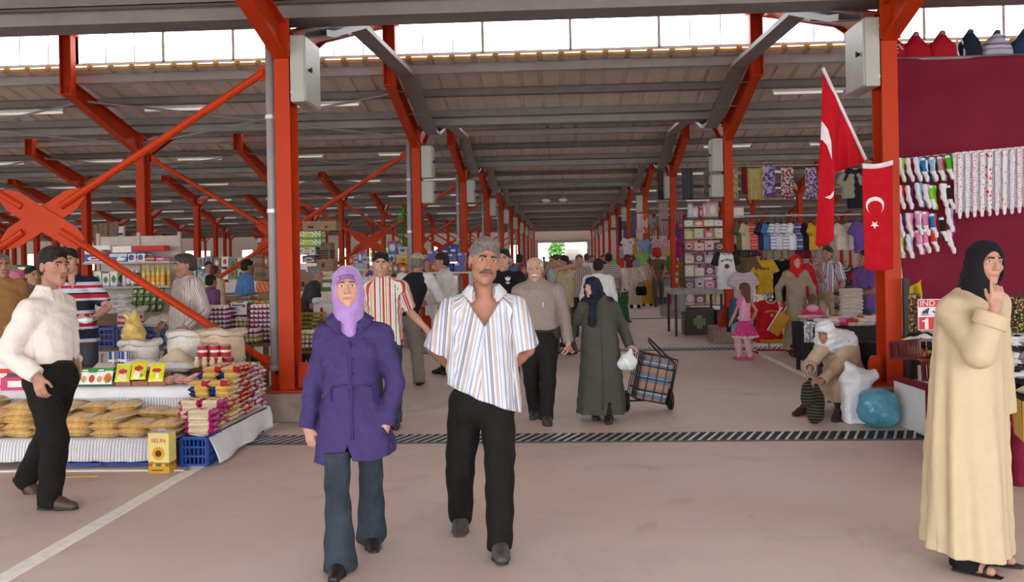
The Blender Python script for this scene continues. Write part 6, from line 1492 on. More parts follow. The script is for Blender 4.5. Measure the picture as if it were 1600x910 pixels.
# left edge of the stall: white printed case, red packets, pink box
JAR = pr(K(228, 228, 232), [('r', 0, .28, 1, .42, K(206, 60, 40)), ('e', .5, .18, .3, .14, K(60, 70, 80)), ('r', .2, .6, .8, .66, K(130, 130, 140)), ('r', .2, .72, .8, .78, K(130, 130, 140)), ('r', 0, 0, 1, .05, K(190, 40, 40))])
one('jar_case', carton_mb(.3, .3, .42, JAR, None, solid(W1), (14, 20)).mesh('jar_case', INK), (P(6, 600, 8.2).x, 8.25, .57), 0, 'white case with a jar picture at the end of the stall by the white shirt', 'carton')
for i in range(3): one('meat_packet', pillow_mb(.22, .16, .05, pr(K(196, 66, 60), [('e', .5, .5, .3, .3, K(206, 110, 96))]), 12, 8, .1, .1, i).mesh('meat_packet', GLOSS, True), (P(4, 530, 8.25).x, 8.25, .99 + i * .045), .1 * i, 'dull red packet on the jar case, %s from the bottom' % ORD[i], 'packet', 'dull red packets')
one('pink_box', carton_mb(.2, .14, .11, pr(K(206, 60, 110), [('r', .35, .25, .85, .8, W1)]), None, None, (10, 8)).mesh('pink_box', INK), (P(2, 632, 7.95).x, 7.93, .575 - .0), .1, 'pink box with a white panel above the end grain bags', 'box')
# ================================================================ behind: crates, shelf, egg trays
def table(x0, x1, y0, y1, z, label, m=None, name='market_table', cloth_h=0, cm_=None):
    t = T(name, label, 'table', ((x0 + x1) / 2, (y0 + y1) / 2, 0)); mb = MB(); mb.box((0, 0, z - .015), (x1 - x0, y1 - y0, .03)); mb.obj('table_top', m or WOOD, t)
    for sx in (-1, 1):
        for sy in (-1, 1): mb = MB(); mb.box((sx * ((x1 - x0) / 2 - .05), sy * ((y1 - y0) / 2 - .05), (z - .03) / 2), (.05, .05, z - .03)); mb.obj('leg', m or WOOD, t)
    if cloth_h:
        mb = MB(); w_, d_ = (x1 - x0) / 2 + .02, (y1 - y0) / 2 + .02
        for sx, sy, L_ in ((0, -1, w_), (-1, 0, d_), (1, 0, d_)): mb.sheet(lambda u, v: ((u * 2 - 1) * L_ if sx == 0 else sx * (w_ + .012 * math.sin(u * 30) * v), (sy * (d_ + .012 * math.sin(u * 30) * v)) if sx == 0 else (u * 2 - 1) * L_, z + .003 - v * cloth_h), 30, 5, .004)
        mb.box((0, 0, z + .003), (2 * w_, 2 * d_, .006)); mb.obj('table_cloth', cm_ or CLW, t, False)
    return t
xa, xb = P(132, 540, 10.7).x, P(266, 540, 10.7).x
table(xa, xb, 10.45, 11.2, .7, 'wooden table with blue crates between the two stallholders')
cme = crate_mb(.36, .4, .22, K(30, 62, 140), 3, 6).mesh('plastic_crate', PLAST)
for i, q in enumerate((152, 205, 240)): one('plastic_crate', cme, (P(q, 540, 10.7).x, 10.68, .7), 0, 'dark blue crate on the table behind the rice sack, %s from the polo shirt' % ORD[i], 'crate', 'blue plastic crates')
one('lumpy_sack', pillow_mb(.34, .3, .2, solid(K(206, 196, 184)), 14, 10, .1, .2, 5).mesh('lumpy_sack', CANV, True), (P(238, 525, 10.7).x, 10.72, .92 - .06), 0, 'lumpy cream sack in the blue crate beside the stallholder', 'sack')
WB = solid(K(226, 224, 224))
for r_ in range(4):
    for c in range(3): one('flour_bag', pillow_mb(.19, .16, .065, WB, 10, 8, .1, .15, r_ * 3 + c).mesh('flour_bag', GLOSS, True), (P(152 + c * 16, 470, 11.3).x, 11.05, .7 + .22 + r_ * .06) if False else (P(152 + c * 18, 470, 11.2).x, 11.0, .70 + .06 * (r_ + 6)), rnd.uniform(-.1, .1), 'white flour bag, %s layer of the %s pile behind the crates' % (ORD[r_], ORD[c]), 'bag', 'white flour bags behind the crates')
mb = MB(); mb.box((0, 0, 0), (.62, .2, .36)); o = mb.obj('wooden_box', WOOD, None, loc=(P(170, 470, 11.2).x, 11.05, .88)); tag(o, 'wooden box under the white flour bags', 'box')
sack((P(192, 475, 10.95).x, 10.9, .7), .15, .42, K(216, 206, 200), 'upright white sack with red lettering bands beside the flour bags', None, pr(K(218, 210, 204), [('r', .55, .55, 1, .65, K(190, 70, 90)), ('r', .6, .75, .95, .82, K(196, 80, 96)), ('r', .55, .3, 1, .36, K(196, 96, 110))]), .02)
# shelf unit
SX0, SX1, SY = P(115, 400, 12.2).x, P(256, 400, 12.2).x, 12.3
SHM = mat('beige shelf metal', C(186, 174, 160), rough=.5)
t = T('shelf_unit', 'beige metal shelf unit stocked with detergent and bottles behind the food stall', 'shelf', ((SX0 + SX1) / 2, SY, 0)); sw_ = SX1 - SX0
shz = [.5, .95, 1.37, 1.70]
for sx in (-1, 0, 1): mb = MB(); mb.box((sx * (sw_ / 2 - .02), .2, 1.05), (.04, .04, 2.1)); mb.obj('upright', SHM, t)
for z in shz: mb = MB(); mb.box((0, 0, z - .015), (sw_, .4, .03), bev=.004); mb.obj('shelf_board', SHM, t)
mb = MB(); mb.box((0, .21, 1.05), (sw_, .01, 2.0)); mb.obj('back_panel', SHM, t)
def item(name, px0, px1, py0, z, fn, label, cat, grp, y=SY - .08, dep=.2, side=None, top=None, res=(12, 8)):
    a, b = P(px0, py0, y), P(px1, py0, y); w, h = b.x - a.x, a.z - z; one(name, carton_mb(w - .008, dep, max(h, .04), fn, side, top, res).mesh(name, INK), ((a.x + b.x) / 2, y, z), 0, label, cat, grp)
GS = 'goods on the beige shelf unit'
BW = pr(K(40, 90, 170), [('e', .5, .5, .34, .28, W1), ('e', .5, .5, .2, .14, K(190, 40, 60)), ('r', 0, 0, 1, .12, K(210, 216, 226))])
BW2 = pr(K(66, 110, 180), [('r', 0, .6, 1, .95, K(196, 206, 222)), ('e', .6, .35, .3, .22, K(226, 226, 230)), ('e', .3, .3, .14, .18, K(170, 60, 70))])
BW3 = pr(K(222, 226, 232), [('e', .4, .45, .34, .34, K(60, 80, 150)), ('e', .5, .3, .2, .16, K(180, 60, 60)), ('r', 0, .85, 1, 1, K(60, 90, 160))])
item('washing_powder', 118, 150, 399, shz[3], BW, 'blue washing powder box with red and white oval, top shelf', 'box', GS)
item('washing_powder', 159, 188, 397, shz[3], BW2, 'wide blue and silver washing powder box in the middle of the top shelf', 'box', GS)
item('washing_powder', 189, 203, 395, shz[3], BW3, 'white washing powder box with a blue blot beside the wide blue one', 'box', GS)
item('washing_powder', 204, 217, 395, shz[3], BW3, 'white washing powder box with a blue blot next to the pink packs', 'box', GS)
item('tea_box', 218, 233, 401, shz[3], pr(K(150, 60, 56), [('r', 0, .4, 1, .6, K(206, 170, 150))]), 'brown red tea box at the end of the top shelf', 'box', GS)
item('tea_box', 234, 249, 402, shz[3], pr(K(206, 90, 140), [('r', .2, .4, .8, .6, K(232, 190, 210))]), 'pink box at the very end of the top shelf', 'box', GS)
t = T('red_bottle', 'slim red bottle between the washing powder boxes on the top shelf', 'bottle', (P(154, 405, SY - .1).x, SY - .1, shz[3])); bottle_mb(.028, .15, K(190, 30, 50), K(196, 60, 70), .5).obj('bottle_body', GLOSS, t, True)
# packs stacked on top of the boxes
top_z = P(130, 399, SY - .08).z
for i, (a, b, c, d_, fn, lab) in enumerate([(118, 146, 391, 398, pr(K(222, 222, 228), [('d', 3, 0, .1, K(190, 196, 206))]), 'flat white tissue pack on the blue washing powder'), (118, 160, 384, 391, pr(K(226, 226, 230), [('d', 4, 0, .1, K(196, 200, 210))]), 'uppermost long white tissue pack on the shelf unit')]):
    item('tissue_pack', a, b, c, P(a, d_, SY - .08).z + .001, fn, lab, 'pack', GS)
item('white_panel_box', 161, 195, 385, P(161, 396, SY - .08).z + .008, pr(W1, [('r', 0, 0, .06, 1, K(206, 120, 120))]), 'plain white box above the silver blue washing powder', 'box', GS)
item('red_case', 195, 248, 384.5, P(195, 394, SY - .08).z + .012, pr(K(196, 34, 40), [('r', 0, .9, 1, 1, K(160, 30, 36))]), 'long plain red case on top of the shelf unit', 'box', GS)
for i, (a, b) in enumerate(((134, 146), (147, 159), (160, 172))): item('napkin_pack', a, b, 425 if i != 1 else 428, shz[2], pr(W1, [('e', .5, .5, .34, .22, K(70, 130, 80)), ('r', 0, 0, 1, .1, K(150, 190, 220))]), 'white pack with a green mark on the middle shelf, %s from the polo shirt' % ORD[i], 'pack', GS)
for i in range(4):
    t = T('shampoo_bottle', 'pale bottle on the middle shelf, %s from the green marked packs' % ORD[i], 'bottle', (P(178 + 7 * i, 440, SY - .1).x, SY - .1, shz[2]), 0, GS); c_ = [K(206, 206, 214), K(120, 116, 120), K(176, 170, 180), K(90, 84, 90)][i]; bottle_mb(.03, .2, c_, K(220, 216, 220), .5).obj('bottle_body', GLOSS, t, True); cap_mb(.016, .18, .21, W1).obj('cap', PLAST, t)
YB = K(214, 190, 60)
for i in range(10):
    row = i // 5; q = 212 + (i % 5) * 7.6 + row * 3.5
    t = T('lemon_bottle', 'yellow lemon sauce bottle on the shelf unit, %s of the %s row' % (ORD[i % 5], 'rear' if row else 'front'), 'bottle', (P(q, 440, SY - .1).x, SY - .13 + .1 * row, shz[2]), 0, 'yellow bottles on the shelf unit'); bottle_mb(.03, .27, K(222, 202, 96), K(226, 150, 50), .3).obj('bottle_body', GLOSS, t, True); cap_mb(.012, .245, .285, YB).obj('cap', PLAST, t)
GP = pr(K(60, 116, 56), [('e', .5, .5, .3, .24, K(214, 206, 180)), ('r', 0, .82, 1, 1, K(36, 86, 44)), ('e', .7, .3, .14, .1, K(190, 160, 60))])
for r_ in range(3):
    for c in range(5):
        x = P(201 + c * 10.5 + r_ * 1.5, 455, SY - .3).x; packet(x, SY - .32 - .05 * r_ - .05, shz[1] + .22 - .10 * r_ + .05, .075, .13, GP, 'green tea packet on the sloping rack, %s in the %s row down' % (ORD[c], ORD[r_]), .6, .03, 'tea_packet', 'green packets on the sloping rack')
t = T('sloping_rack', 'white sloping wire rack holding the green packets', 'rack', (P(224, 455, SY - .3).x, SY - .3, shz[1])); mb = MB(); mb.prism([(-.3, 0), (.05, .38), (.05, .36), (-.28, -.02)], (-.28, 0, -.06), (0, 1, 0), (0, 0, 1), (.56, 0, 0)); mb.obj('rack_panel', SHM, t)
# egg trays on a table beside the column
EX0, EX1 = P(300, 545, 10.5).x, P(424, 545, 10.5).x
table(EX0, EX1, 10.25, 11.3, .74, 'brown wooden table under the purple egg trays')
def tray_mb(col):
    mb = MB(); mb.col = col; mb.sheet(lambda u, v: ((u - .5) * .3, (v - .5) * .3, .022 + .014 * math.cos(u * 2 * PI * 6) * math.cos(v * 2 * PI * 6) * (1 if .02 < u < .98 else 1)), 36, 36, .004); return mb.mesh('egg_tray', FIBER, True)
TRC = {'purple': tray_mb(K(150, 56, 116)), 'yellow green': tray_mb(K(176, 166, 74)), 'grey': tray_mb(K(120, 112, 116)), 'magenta': tray_mb(K(172, 54, 112))}
mb = MB(); mb.col = K(232, 222, 212); mb.lathe([(.004, 0), (.013, .004), (.019, .014), (.0215, .024), (.02, .036), (.014, .048), (.005, .056)], 12); egg_me = mb.mesh('egg', mat('egg shell', rough=.5, attr=True, var=.03), True)
neg = 0
def eggstack(px, d, z, cols_, label, nx=6, tops=True, side=True):
    global neg
    x = P(px, 500, d).x
    for l, c in enumerate(cols_):
        one('egg_tray', TRC[c], (x + rnd.uniform(-.006, .006), d, z + l * .052), rnd.uniform(-.03, .03), '%s egg tray, %s in the %s' % (c, ORD[l], label), 'egg tray', 'moulded egg trays')
        rows = [(i, 0) for i in range(5)] + ([(4, j) for j in range(1, 4)] if side else [])
        if l == len(cols_) - 1 and tops: rows = [(i, j) for i in range(5) for j in range(3)]
        for i, j in rows:
            if neg >= 290: continue
            neg += 1; one('egg', egg_me, (x - .1 + i * .05, d - .11 + j * .05, z + l * .052 + .016), 0, 'white egg sitting in a moulded egg tray', 'egg', 'white eggs in the moulded trays')
eggstack(333, 10.5, .742, ['grey', 'purple', 'purple', 'purple', 'grey', 'purple', 'purple', 'purple'], 'tall purple stack beside the stallholder')
eggstack(330, 10.9, .742, ['purple'] * 6, 'stack behind the tall purple one', side=False)
eggstack(366, 10.75, .742, ['yellow green'] * 2 + ['magenta', 'yellow green', 'yellow green'], 'low yellow stack mid egg table')
eggstack(382, 10.4, .742, ['yellow green', 'yellow green', 'magenta'], 'front yellow green stack beside the cloth edge', tops=False)
eggstack(405, 10.6, .742, ['purple', 'purple', 'purple', 'purple', 'purple', 'purple', 'purple', 'purple'], 'tall purple stack beside the big column')
# price card
t = T('price_card', 'white printed price card standing over the yellow egg trays', 'sign', P(373, 483, 10.95), -.1); a = P(360, 472, 11).x; mb = carton_mb(.2, .006, .14, pr(W1, [('r', .1, .78, .9, .9, K(70, 90, 160)), ('r', .1, .55, .5, .62, K(120, 130, 160)), ('r', .1, .35, .6, .42, K(140, 140, 160)), ('r', .75, .6, .9, .9, K(120, 70, 80)), ('r', .1, .15, .4, .25, K(130, 140, 170))]), None, None, (24, 16), c=(0, 0, -.07)); mb.obj('card', INK, t)
mb = MB(); mb.tube([(0, .01, -.3), (0, .01, 0)], .006, 6); mb.obj('stick', WOOD, t)
# second egg table past the column
EX0, EX1 = P(466, 545, 11.2).x, P(560, 545, 11.2).x
table(EX0, EX1, 10.6, 12.0, .62, 'brown table under the yellow green egg trays past the big column')
for q, d, cs_, lab in [(478, 10.9, ['yellow green', 'purple', 'yellow green', 'yellow green'], 'front stack past the big column'), (503, 10.95, ['magenta', 'purple', 'magenta', 'magenta'], 'magenta stack past the big column'), (482, 11.4, ['yellow green'] * 8, 'rear yellow stack past the big column'), (508, 11.45, ['yellow green'] * 5 + ['magenta'], 'rear mixed stack past the big column')]: eggstack(q, d, .622, cs_, lab, side=True)
t = sack((P(508, 455, 12.6).x, 12.6, 0), .2, 1.12, K(216, 206, 204), 'tall white sack with a line of red lettering past the big column', None, pr(K(218, 210, 208), [('d', 0, 9, .3, K(190, 60, 70))] and [('r', .70, .55, .76, .95, K(190, 60, 70))]), .02)
sack((P(532, 478, 12.2).x, 12.2, 0), .22, .92, K(196, 190, 186), 'grey sack of reddish pulses beside the purple sleeve', K(196, 140, 96), None, .05)
# ================================================================ farther food stalls
def cart(px0, py0, px1, py1, d, fn, label, dep=.35, side=None, top=None, res=(12, 8), grp='cartons on the far food stalls', name='carton', cat='carton', rot=0):
    a, b = P(px0, py1, d), P(px1, py0, d); w, h = b.x - a.x, b.z - a.z
    return one(name, carton_mb(w - .01, dep, h - .004, fn, side, top, res).mesh(name, INK), ((a.x + b.x) / 2, a.y + dep / 2, a.z), rot, label, cat, grp)
CBR, CBR2 = K(150, 116, 84), K(124, 94, 70)
hole = pr(CBR, [('e', .25, .4, .06, .14, K(46, 36, 30)), ('e', .7, .4, .06, .14, K(46, 36, 30)), ('r', 0, .86, 1, .92, CBR2)])
GRN = pr(K(214, 222, 202), [('e', .42, .5, .2, .2, K(210, 180, 40)), ('r', .0, .0, 1, .2, K(110, 170, 70)), ('d', 5, 2, .3, K(96, 160, 66)), ('e', .42, .45, .24, .24, K(212, 184, 50))])
OVAL = pr(K(210, 206, 212), [('e', .5, .5, .4, .36, K(110, 86, 60)), ('e', .5, .5, .36, .3, K(224, 216, 196)), ('e', .5, .5, .18, .16, K(206, 170, 60))])
BAN = pr(K(40, 60, 130), [('e', .5, .3, .42, .5, K(206, 180, 60)), ('e', .5, .1, .34, .42, K(40, 60, 130)), ('r', .2, .1, .9, .2, W1)])
DB = 17.0
table(P(440, 470, DB).x, P(536, 470, DB).x, DB - .1, DB + .9, .75, 'table under the banana boxes past the big column')
z0 = P(470, 470, DB)
col_a = [(472, 345, 526, 361, hole, 'brown carton with finger holes, topmost of the fruit box tower'), (467, 361, 502, 374, GRN, 'green and white fruit box, second from the top of the tower'), (467, 374, 502, 386, GRN, 'green and white fruit box, third from the top of the tower'), (467, 386, 493, 399, OVAL, 'white fruit box with a gold oval label'), (472, 399, 493, 411, BAN, 'blue banana box with a yellow banana print'), (466, 411, 495, 425, pr(W1, [('r', .5, .1, .9, .6, K(200, 60, 70)), ('r', 0, 0, .4, .2, K(120, 110, 106))]), 'white and red fruit box low in the tower'), (466, 425, 495, 456, hole, 'brown carton at the foot of the fruit box tower')]
for a in col_a: cart(a[0], a[1], a[2], a[3], DB, a[4], a[5])
slat_ = pr(K(110, 74, 56), [('d', 0, 4, .5, K(60, 40, 34)), ('r', .85, 0, .95, 1, K(150, 110, 90))])
for i, a in enumerate([(500, 379, 516, 389, pr(CBR2), 'dark brown carton beside the fruit box tower'), (498, 389, 517, 405, slat_, 'slatted brown crate beside the gold oval box'), (493, 405, 521, 424, pr(CBR, [('e', .45, .5, .09, .2, K(50, 50, 60))]), 'wide brown carton with one round hole'), (494, 424, 522, 437, pr(K(212, 208, 200), [('e', .5, .4, .3, .2, K(200, 170, 60)), ('e', .15, .5, .06, .1, K(70, 80, 70))]), 'white box with a yellow blot under the round hole carton'), (495, 437, 522, 456, pr(K(96, 130, 80), [('r', .3, .4, .8, .8, W1)]), 'green and white box at the foot beside the fruit tower')]): cart(a[0], a[1], a[2], a[3], DB + .05, a[4], a[5])
# detergent stall
DD = 19.0
table(P(528, 450, DD).x, P(655, 450, DD).x, DD - .1, DD + 1.0, .8, 'long white detergent table beyond the young man in stripes', WHITEM)
t = T('shelf_unit', 'white shelf unit of detergent beyond the young man in stripes', 'shelf', (P(600, 430, DD).x, DD + .35, .8)); w_ = P(640, 430, DD).x - P(545, 430, DD).x
for z in (.0, .34, .66): mb = MB(); mb.box((0, 0, z + .01), (w_, .5, .02)); mb.obj('shelf_board', WHITEM, t)
for s in (-1, 1): mb = MB(); mb.box((s * w_ / 2, 0, .4), (.03, .5, .8)); mb.obj('side_panel', WHITEM, t)
DET = [pr(K(90, 130, 196), [('e', .5, .5, .3, .3, W1), ('r', 0, .85, 1, 1, K(206, 60, 90))]), pr(K(222, 216, 220), [('e', .5, .5, .3, .34, K(60, 80, 150)), ('r', 0, 0, 1, .15, K(206, 60, 80))]), pr(K(226, 190, 70), [('r', 0, .6, 1, .85, K(196, 206, 190)), ('e', .7, .3, .2, .2, K(206, 120, 50))]), pr(K(200, 80, 60), [('e', .5, .5, .3, .3, K(226, 190, 80))]), pr(K(220, 120, 46), [('e', .5, .5, .26, .3, K(236, 226, 200))]), pr(K(206, 206, 214), [('e', .5, .6, .3, .2, K(120, 60, 130))])]
dn = ['pale blue', 'white with blue disc', 'yellow', 'red', 'orange', 'white with violet blot']
dl = [(606, 376, 620, 398, 0), (622, 386, 636, 398, 5), (607, 398, 617, 411, 1), (618, 397, 636, 411, 2), (606, 413, 614, 426, 4), (614, 412, 622, 427, 0), (622, 414, 637, 427, 4), (596, 398, 606, 411, 3), (545, 401, 552, 413, 3), (552, 402, 559, 412, 5), (559, 392, 566, 412, 0), (566, 401, 574, 412, 5)]
for i, (a, b, c, d_, k) in enumerate(dl): cart(a, b, c, d_, DD + .1 + .001 * i, DET[k], '%s detergent carton, %s one counted along the detergent shelves' % (dn[k], ORD[i]), .25, grp='cartons on the detergent stall', name='detergent_box', cat='detergent box')
for i, (q, c_, h_) in enumerate([(571, K(206, 60, 60), .28), (576, K(60, 110, 190), .34), (582, K(226, 160, 190), .3), (588, K(110, 180, 90), .32), (566, K(220, 220, 226), .3), (593, K(90, 90, 150), .3)]):
    t = T('detergent_bottle', '%s plastic bottle on the detergent shelf beside the striped man' % ['red', 'blue', 'pink', 'green', 'white', 'violet'][i], 'bottle', (P(q, 430, DD + .2).x, DD + .2, 1.16), 0, 'bottles on the detergent stall'); bottle_mb(.045, h_, c_, W1, .4).obj('bottle_body', GLOSS, t, True); cap_mb(.02, h_ * .9, h_ * 1.02, K(230, 230, 236)).obj('cap', PLAST, t)
BL2 = [pr(K(46, 66, 156), [('r', .1, .3, .7, .55, W1)]), pr(K(60, 120, 190), [('d', 2, 1.5, .22, K(210, 60, 70)), ('r', 0, .7, .5, 1, K(200, 220, 236))]), pr(K(206, 80, 50), [('e', .5, .5, .28, .3, K(190, 200, 130))])]
bn = ['dark blue', 'red striped blue', 'orange']
for i, (a, b, c, d_, k) in enumerate([(690, 386, 703, 397, 0), (703, 382, 716, 397, 0), (700, 397, 714, 410, 1), (686, 397, 699, 411, 2), (715, 395, 727, 411, 1), (668, 392, 682, 410, 1), (670, 411, 690, 424, 2), (692, 411, 708, 425, 0), (710, 411, 726, 425, 1)]): cart(a, b, c, d_, DD + .3, BL2[k], '%s soap powder carton, %s along the pile behind the capped man' % (bn[k], ORD[i]), .3, grp='cartons on the detergent stall', name='detergent_box', cat='detergent box')
table(P(660, 425, DD).x, P(735, 425, DD).x, DD + .25, DD + .8, P(700, 426, DD).z, 'table of soap powder cartons beside the second food side column', WHITEM)
# clutter between the column and the stallholder
DC = 13.0
table(P(345, 480, DC).x, P(432, 480, DC).x, DC - .1, DC + .8, P(390, 478, DC).z, 'brown table of coloured packets beyond the egg trays')
pal = [('lime', K(190, 190, 60)), ('green', K(80, 130, 80)), ('salmon', K(220, 130, 100)), ('navy', K(60, 90, 140)), ('orange', K(224, 100, 50)), ('red', K(200, 50, 44)), ('white', K(222, 220, 214)), ('mustard', K(206, 166, 70))]
for i in range(16):
    q, r_ = i % 8, i // 8; n_, c_ = pal[(i * 3) % 8]
    one('food_packet', pillow_mb(.12, .1, .05, pr(c_, [('e', .5, .5, .2, .3, W1)]), 10, 6, .1, .1, i).mesh('food_packet', GLOSS, True), (P(356 + q * 9, 470, DC).x, DC + .05 + r_ * .22, P(390, 478, DC).z + .001 + r_ * .0), rnd.uniform(-.6, .6), '%s food packet on the table beyond the eggs, %s in the %s row' % (n_, ORD[q], 'rear' if r_ else 'front'), 'packet', 'food packets beyond the eggs')
for i, (a, b, c, d_) in enumerate([(352, 462, 372, 477), (372, 464, 392, 477), (400, 440, 420, 457), (402, 457, 424, 477)]): cart(a, b, c, d_, DC + .55, [hole, pr(CBR), pr(K(206, 90, 50), [('d', 3, 1, .3, K(226, 160, 120))]), hole][i], '%s beyond the egg trays' % ['brown carton with finger holes', 'plain brown carton', 'orange printed carton', 'brown holed carton beside the column'][i], .2, grp='cartons beyond the eggs')
DF_ = 24.0
table(P(262, 445, DF_).x, P(440, 445, DF_).x, DF_ - .2, DF_ + 1.0, .85, 'long far table of white tins and cartons beyond the food stall')
for i in range(26):
    c, r_ = i % 13, i // 13; q = 270 + c * 12.6; n_, c_ = [('white', W1), ('brown', CBR), ('grey', K(150, 150, 150)), ('teal', K(120, 160, 160)), ('cream', K(216, 200, 170)), ('green', K(110, 150, 100))][(i * 5 + r_) % 6]
    zt = 437 - r_ * (17 + (i * 7) % 5); cart(q, zt - 16, q + 11.5, zt, DF_ + .3, pr(c_, [('e', .5, .5, .25, .25, [W1, K(180, 60, 60), K(70, 90, 150)][i % 3])]), '%s carton on the far table, %s along in the %s tier' % (n_, ORD[c], 'upper' if r_ else 'lower'), .4)
# bundle of boards against the column, meter boxes
t = T('board_bundle', 'bundle of brown boards leaning high on the column behind the shelf unit', 'boards', P(166, 384, 15.5))
for i in range(5):
    mb = MB(); mb.box(((i - 2) * .085, .02 * (i % 2), .18 + .01 * i), (.075, .03, .36), rotm(0, .06 * (i - 2) * .5, 0)); mb.obj('board', WOOD, t)
t = T('carton_tower', 'narrow tower of flattened brown cartons beside the second row column', 'cartons', (P(399, 440, 15.2).x, 15.2, P(399, 440, 15.2).z))
for i in range(6): mb = MB(); mb.col = CBR2 if i % 2 else CBR; mb.box((0, 0, .035 + i * .075), (.12, .2, .07), rotm(0, 0, .05 * (i % 3))); mb.obj('flat_carton', INK, t)
for q, py, d, lab in ((189, 362, 17.4, 'small grey meter box on the column above the shelf unit'), (406, 378, 25.4, 'small grey meter box on the second row column beside the cross brace'), (511, 388, 33.3, 'small grey meter box on the column behind the fruit boxes')):
    p_ = P(q, py, d); t = T('meter_box', lab, 'meter box', p_); mb = MB(); mb.box((0, 0, 0), (.14, .08, .2), bev=.01); mb.obj('case', BOXG, t); mb = MB(); mb.box((0, -.043, -.05), (.1, .01, .05)); mb.obj('socket_row', cm((60, 80, 130)), t)

for a, fn, lab in (((16, 414, 27, 440), pr(K(60, 120, 70), [('e', .5, .5, .3, .3, W1)]), 'green carton behind the tan shirted man'), ((27, 417, 40, 434), pr(W1, [('r', .1, .4, .9, .7, K(200, 40, 60)), ('r', 0, 0, 1, .25, K(60, 130, 70))]), 'white red and green carton beside the dark haired boy')): cart(*a, 13.2, fn, lab, grp='cartons at the far end of the food stall')
table(P(0, 440, 13.2).x, P(62, 440, 13.2).x, 12.9, 13.7, P(30, 441, 13.2).z, 'table of cartons behind the dark haired boy')
one('pink_sack', pillow_mb(.3, .26, .22, solid(K(226, 130, 170)), 12, 10, .05, .2, 2).mesh('pink_sack', CANV, True), P(20, 448, 12.4), .2, 'soft pink sack beside the tan shirted man', 'sack')
t = T('hanging_plant', 'trailing green plant hanging beside the column above the capped man', 'plant', P(631, 326, 21.0)); mb = MB(); mb.tube([(0, 0, .1), (.02, 0, -.4), (-.03, 0, -.8)], .012, 6); mb.obj('stem', BARK, t)
mb = MB(); q_ = random.Random(5)
for i in range(120):
    c = Vector((q_.gauss(0, .07), q_.gauss(0, .07), -.85 * q_.random())); R = rotm(q_.random() * 3, q_.random() * 3, q_.random() * 6); mb.add([c + R @ Vector(v) for v in ((-.06, 0, 0), (0, -.03, .01), (.06, 0, 0), (0, .03, .01))], [[0, 1, 2, 3]])
mb.obj('foliage', FOL, t)
# ================================================================ clothing stalls
_tee = {}
def tee_vq(w, h, sl, neck, dep):
    k = (w, h, sl, neck, dep)
    if k not in _tee:
        B = SDF(); B.add(loft([(-h, 0, 0, w * .5, dep), (-h * .5, 0, 0, w * .49, dep * 1.1), (-.12 * w / .5, 0, 0, w * .5, dep * 1.15), (-.03, 0, 0, w * .32, dep * .7), (0, 0, 0, w * .2, dep * .5)], (4, [.05, .04, .01, 0, 0], w * 9), 2.2))
        for x in (-1, 1):
            a = V3(x * w * .43, 0, -.2 * w)
            if sl: B.add(cutcone(a, a + V3(x * .42, 0, -.9) * sl, dep * .9 + .01, dep + .02), .03)
        B.sub(el(V3(0, -dep * .4, .015), V3(.075, .09, neck)), .01); B.warp(lambda X, Y, Z: .004 * np.sin(30 * X + 26 * Z) * np.sin(20 * X - 24 * Z))
        _tee[k] = B.build(.011 if w > .35 else .009)
    return _tee[k]
HW = mat('hanger wire', C(40, 38, 40), rough=.4)
def tee(label, px, py, d, w=.46, h=.62, m=None, sl=.2, neck=.06, dep=.05, rot=0.0, hang=True, trim=None, grp=None, name='hanging_shirt', cat='shirt', pat=None):
    w *= .74; t = T(name, label, cat, P(px, py, d), rot, grp); V, Q = tee_vq(w, h, sl, neck, dep)
    o = link(bpy.data.objects.new('shirt', npmesh('shirt', V, Q, cm(m))), t)
    if hang:
        mb = MB(); mb.tube([(-w * .36, 0, -.075), (0, 0, .03), (w * .36, 0, -.075)], .007, 6); mb.tube([(0, 0, .03), (0, 0, .06), (.025, 0, .09), (0, 0, .115), (-.02, 0, .1)], .005, 6); mb.obj('hanger', HW, t, True)
    if trim:
        mb = MB(); mb.tube([(.08 * math.cos(a), -.005 - dep * .55 + .02 * math.sin(a), -.01 + .055 * math.sin(a)) for a in [PI + PI * i / 10 for i in range(11)]], .008, 6); mb.obj('neck_trim', cm(trim), t, True)
    return t
def hanging(name, label, px0, py0, px1, py1, d, m, cat, grp=None, wave=.02, th=.006, sag=0.0, hooks=True, rot=0, nf=3.0, colfn=None):
    a, b = P(px0, py0, d), P(px1, py1, d); w, h = b.x - a.x, a.z - b.z; t = T(name, label, cat, ((a.x + b.x) / 2, (a.y + b.y) / 2, a.z), rot, grp); sd = px0 * .7
    mb = MB(); mb.sheet(lambda u, v: ((u - .5) * w, wave * math.sin(u * nf * 2 * PI + sd) * (.3 + .7 * v) + wave * .4 * math.sin(v * 5 + sd), -v * h - sag * math.sin(u * PI) * (1 - v * .5)), 24, 14, th, colfn); mb.obj('cloth_panel', m, t, True)
    if hooks:
        mb = MB(); mb.tube([(-w * .42, 0, .01), (w * .42, 0, .01)], .006, 6)
        mb.tube([(0, 0, .01), (0, 0, .07)], .004, 6); mb.obj('clip_hanger', HW, t)
    return t
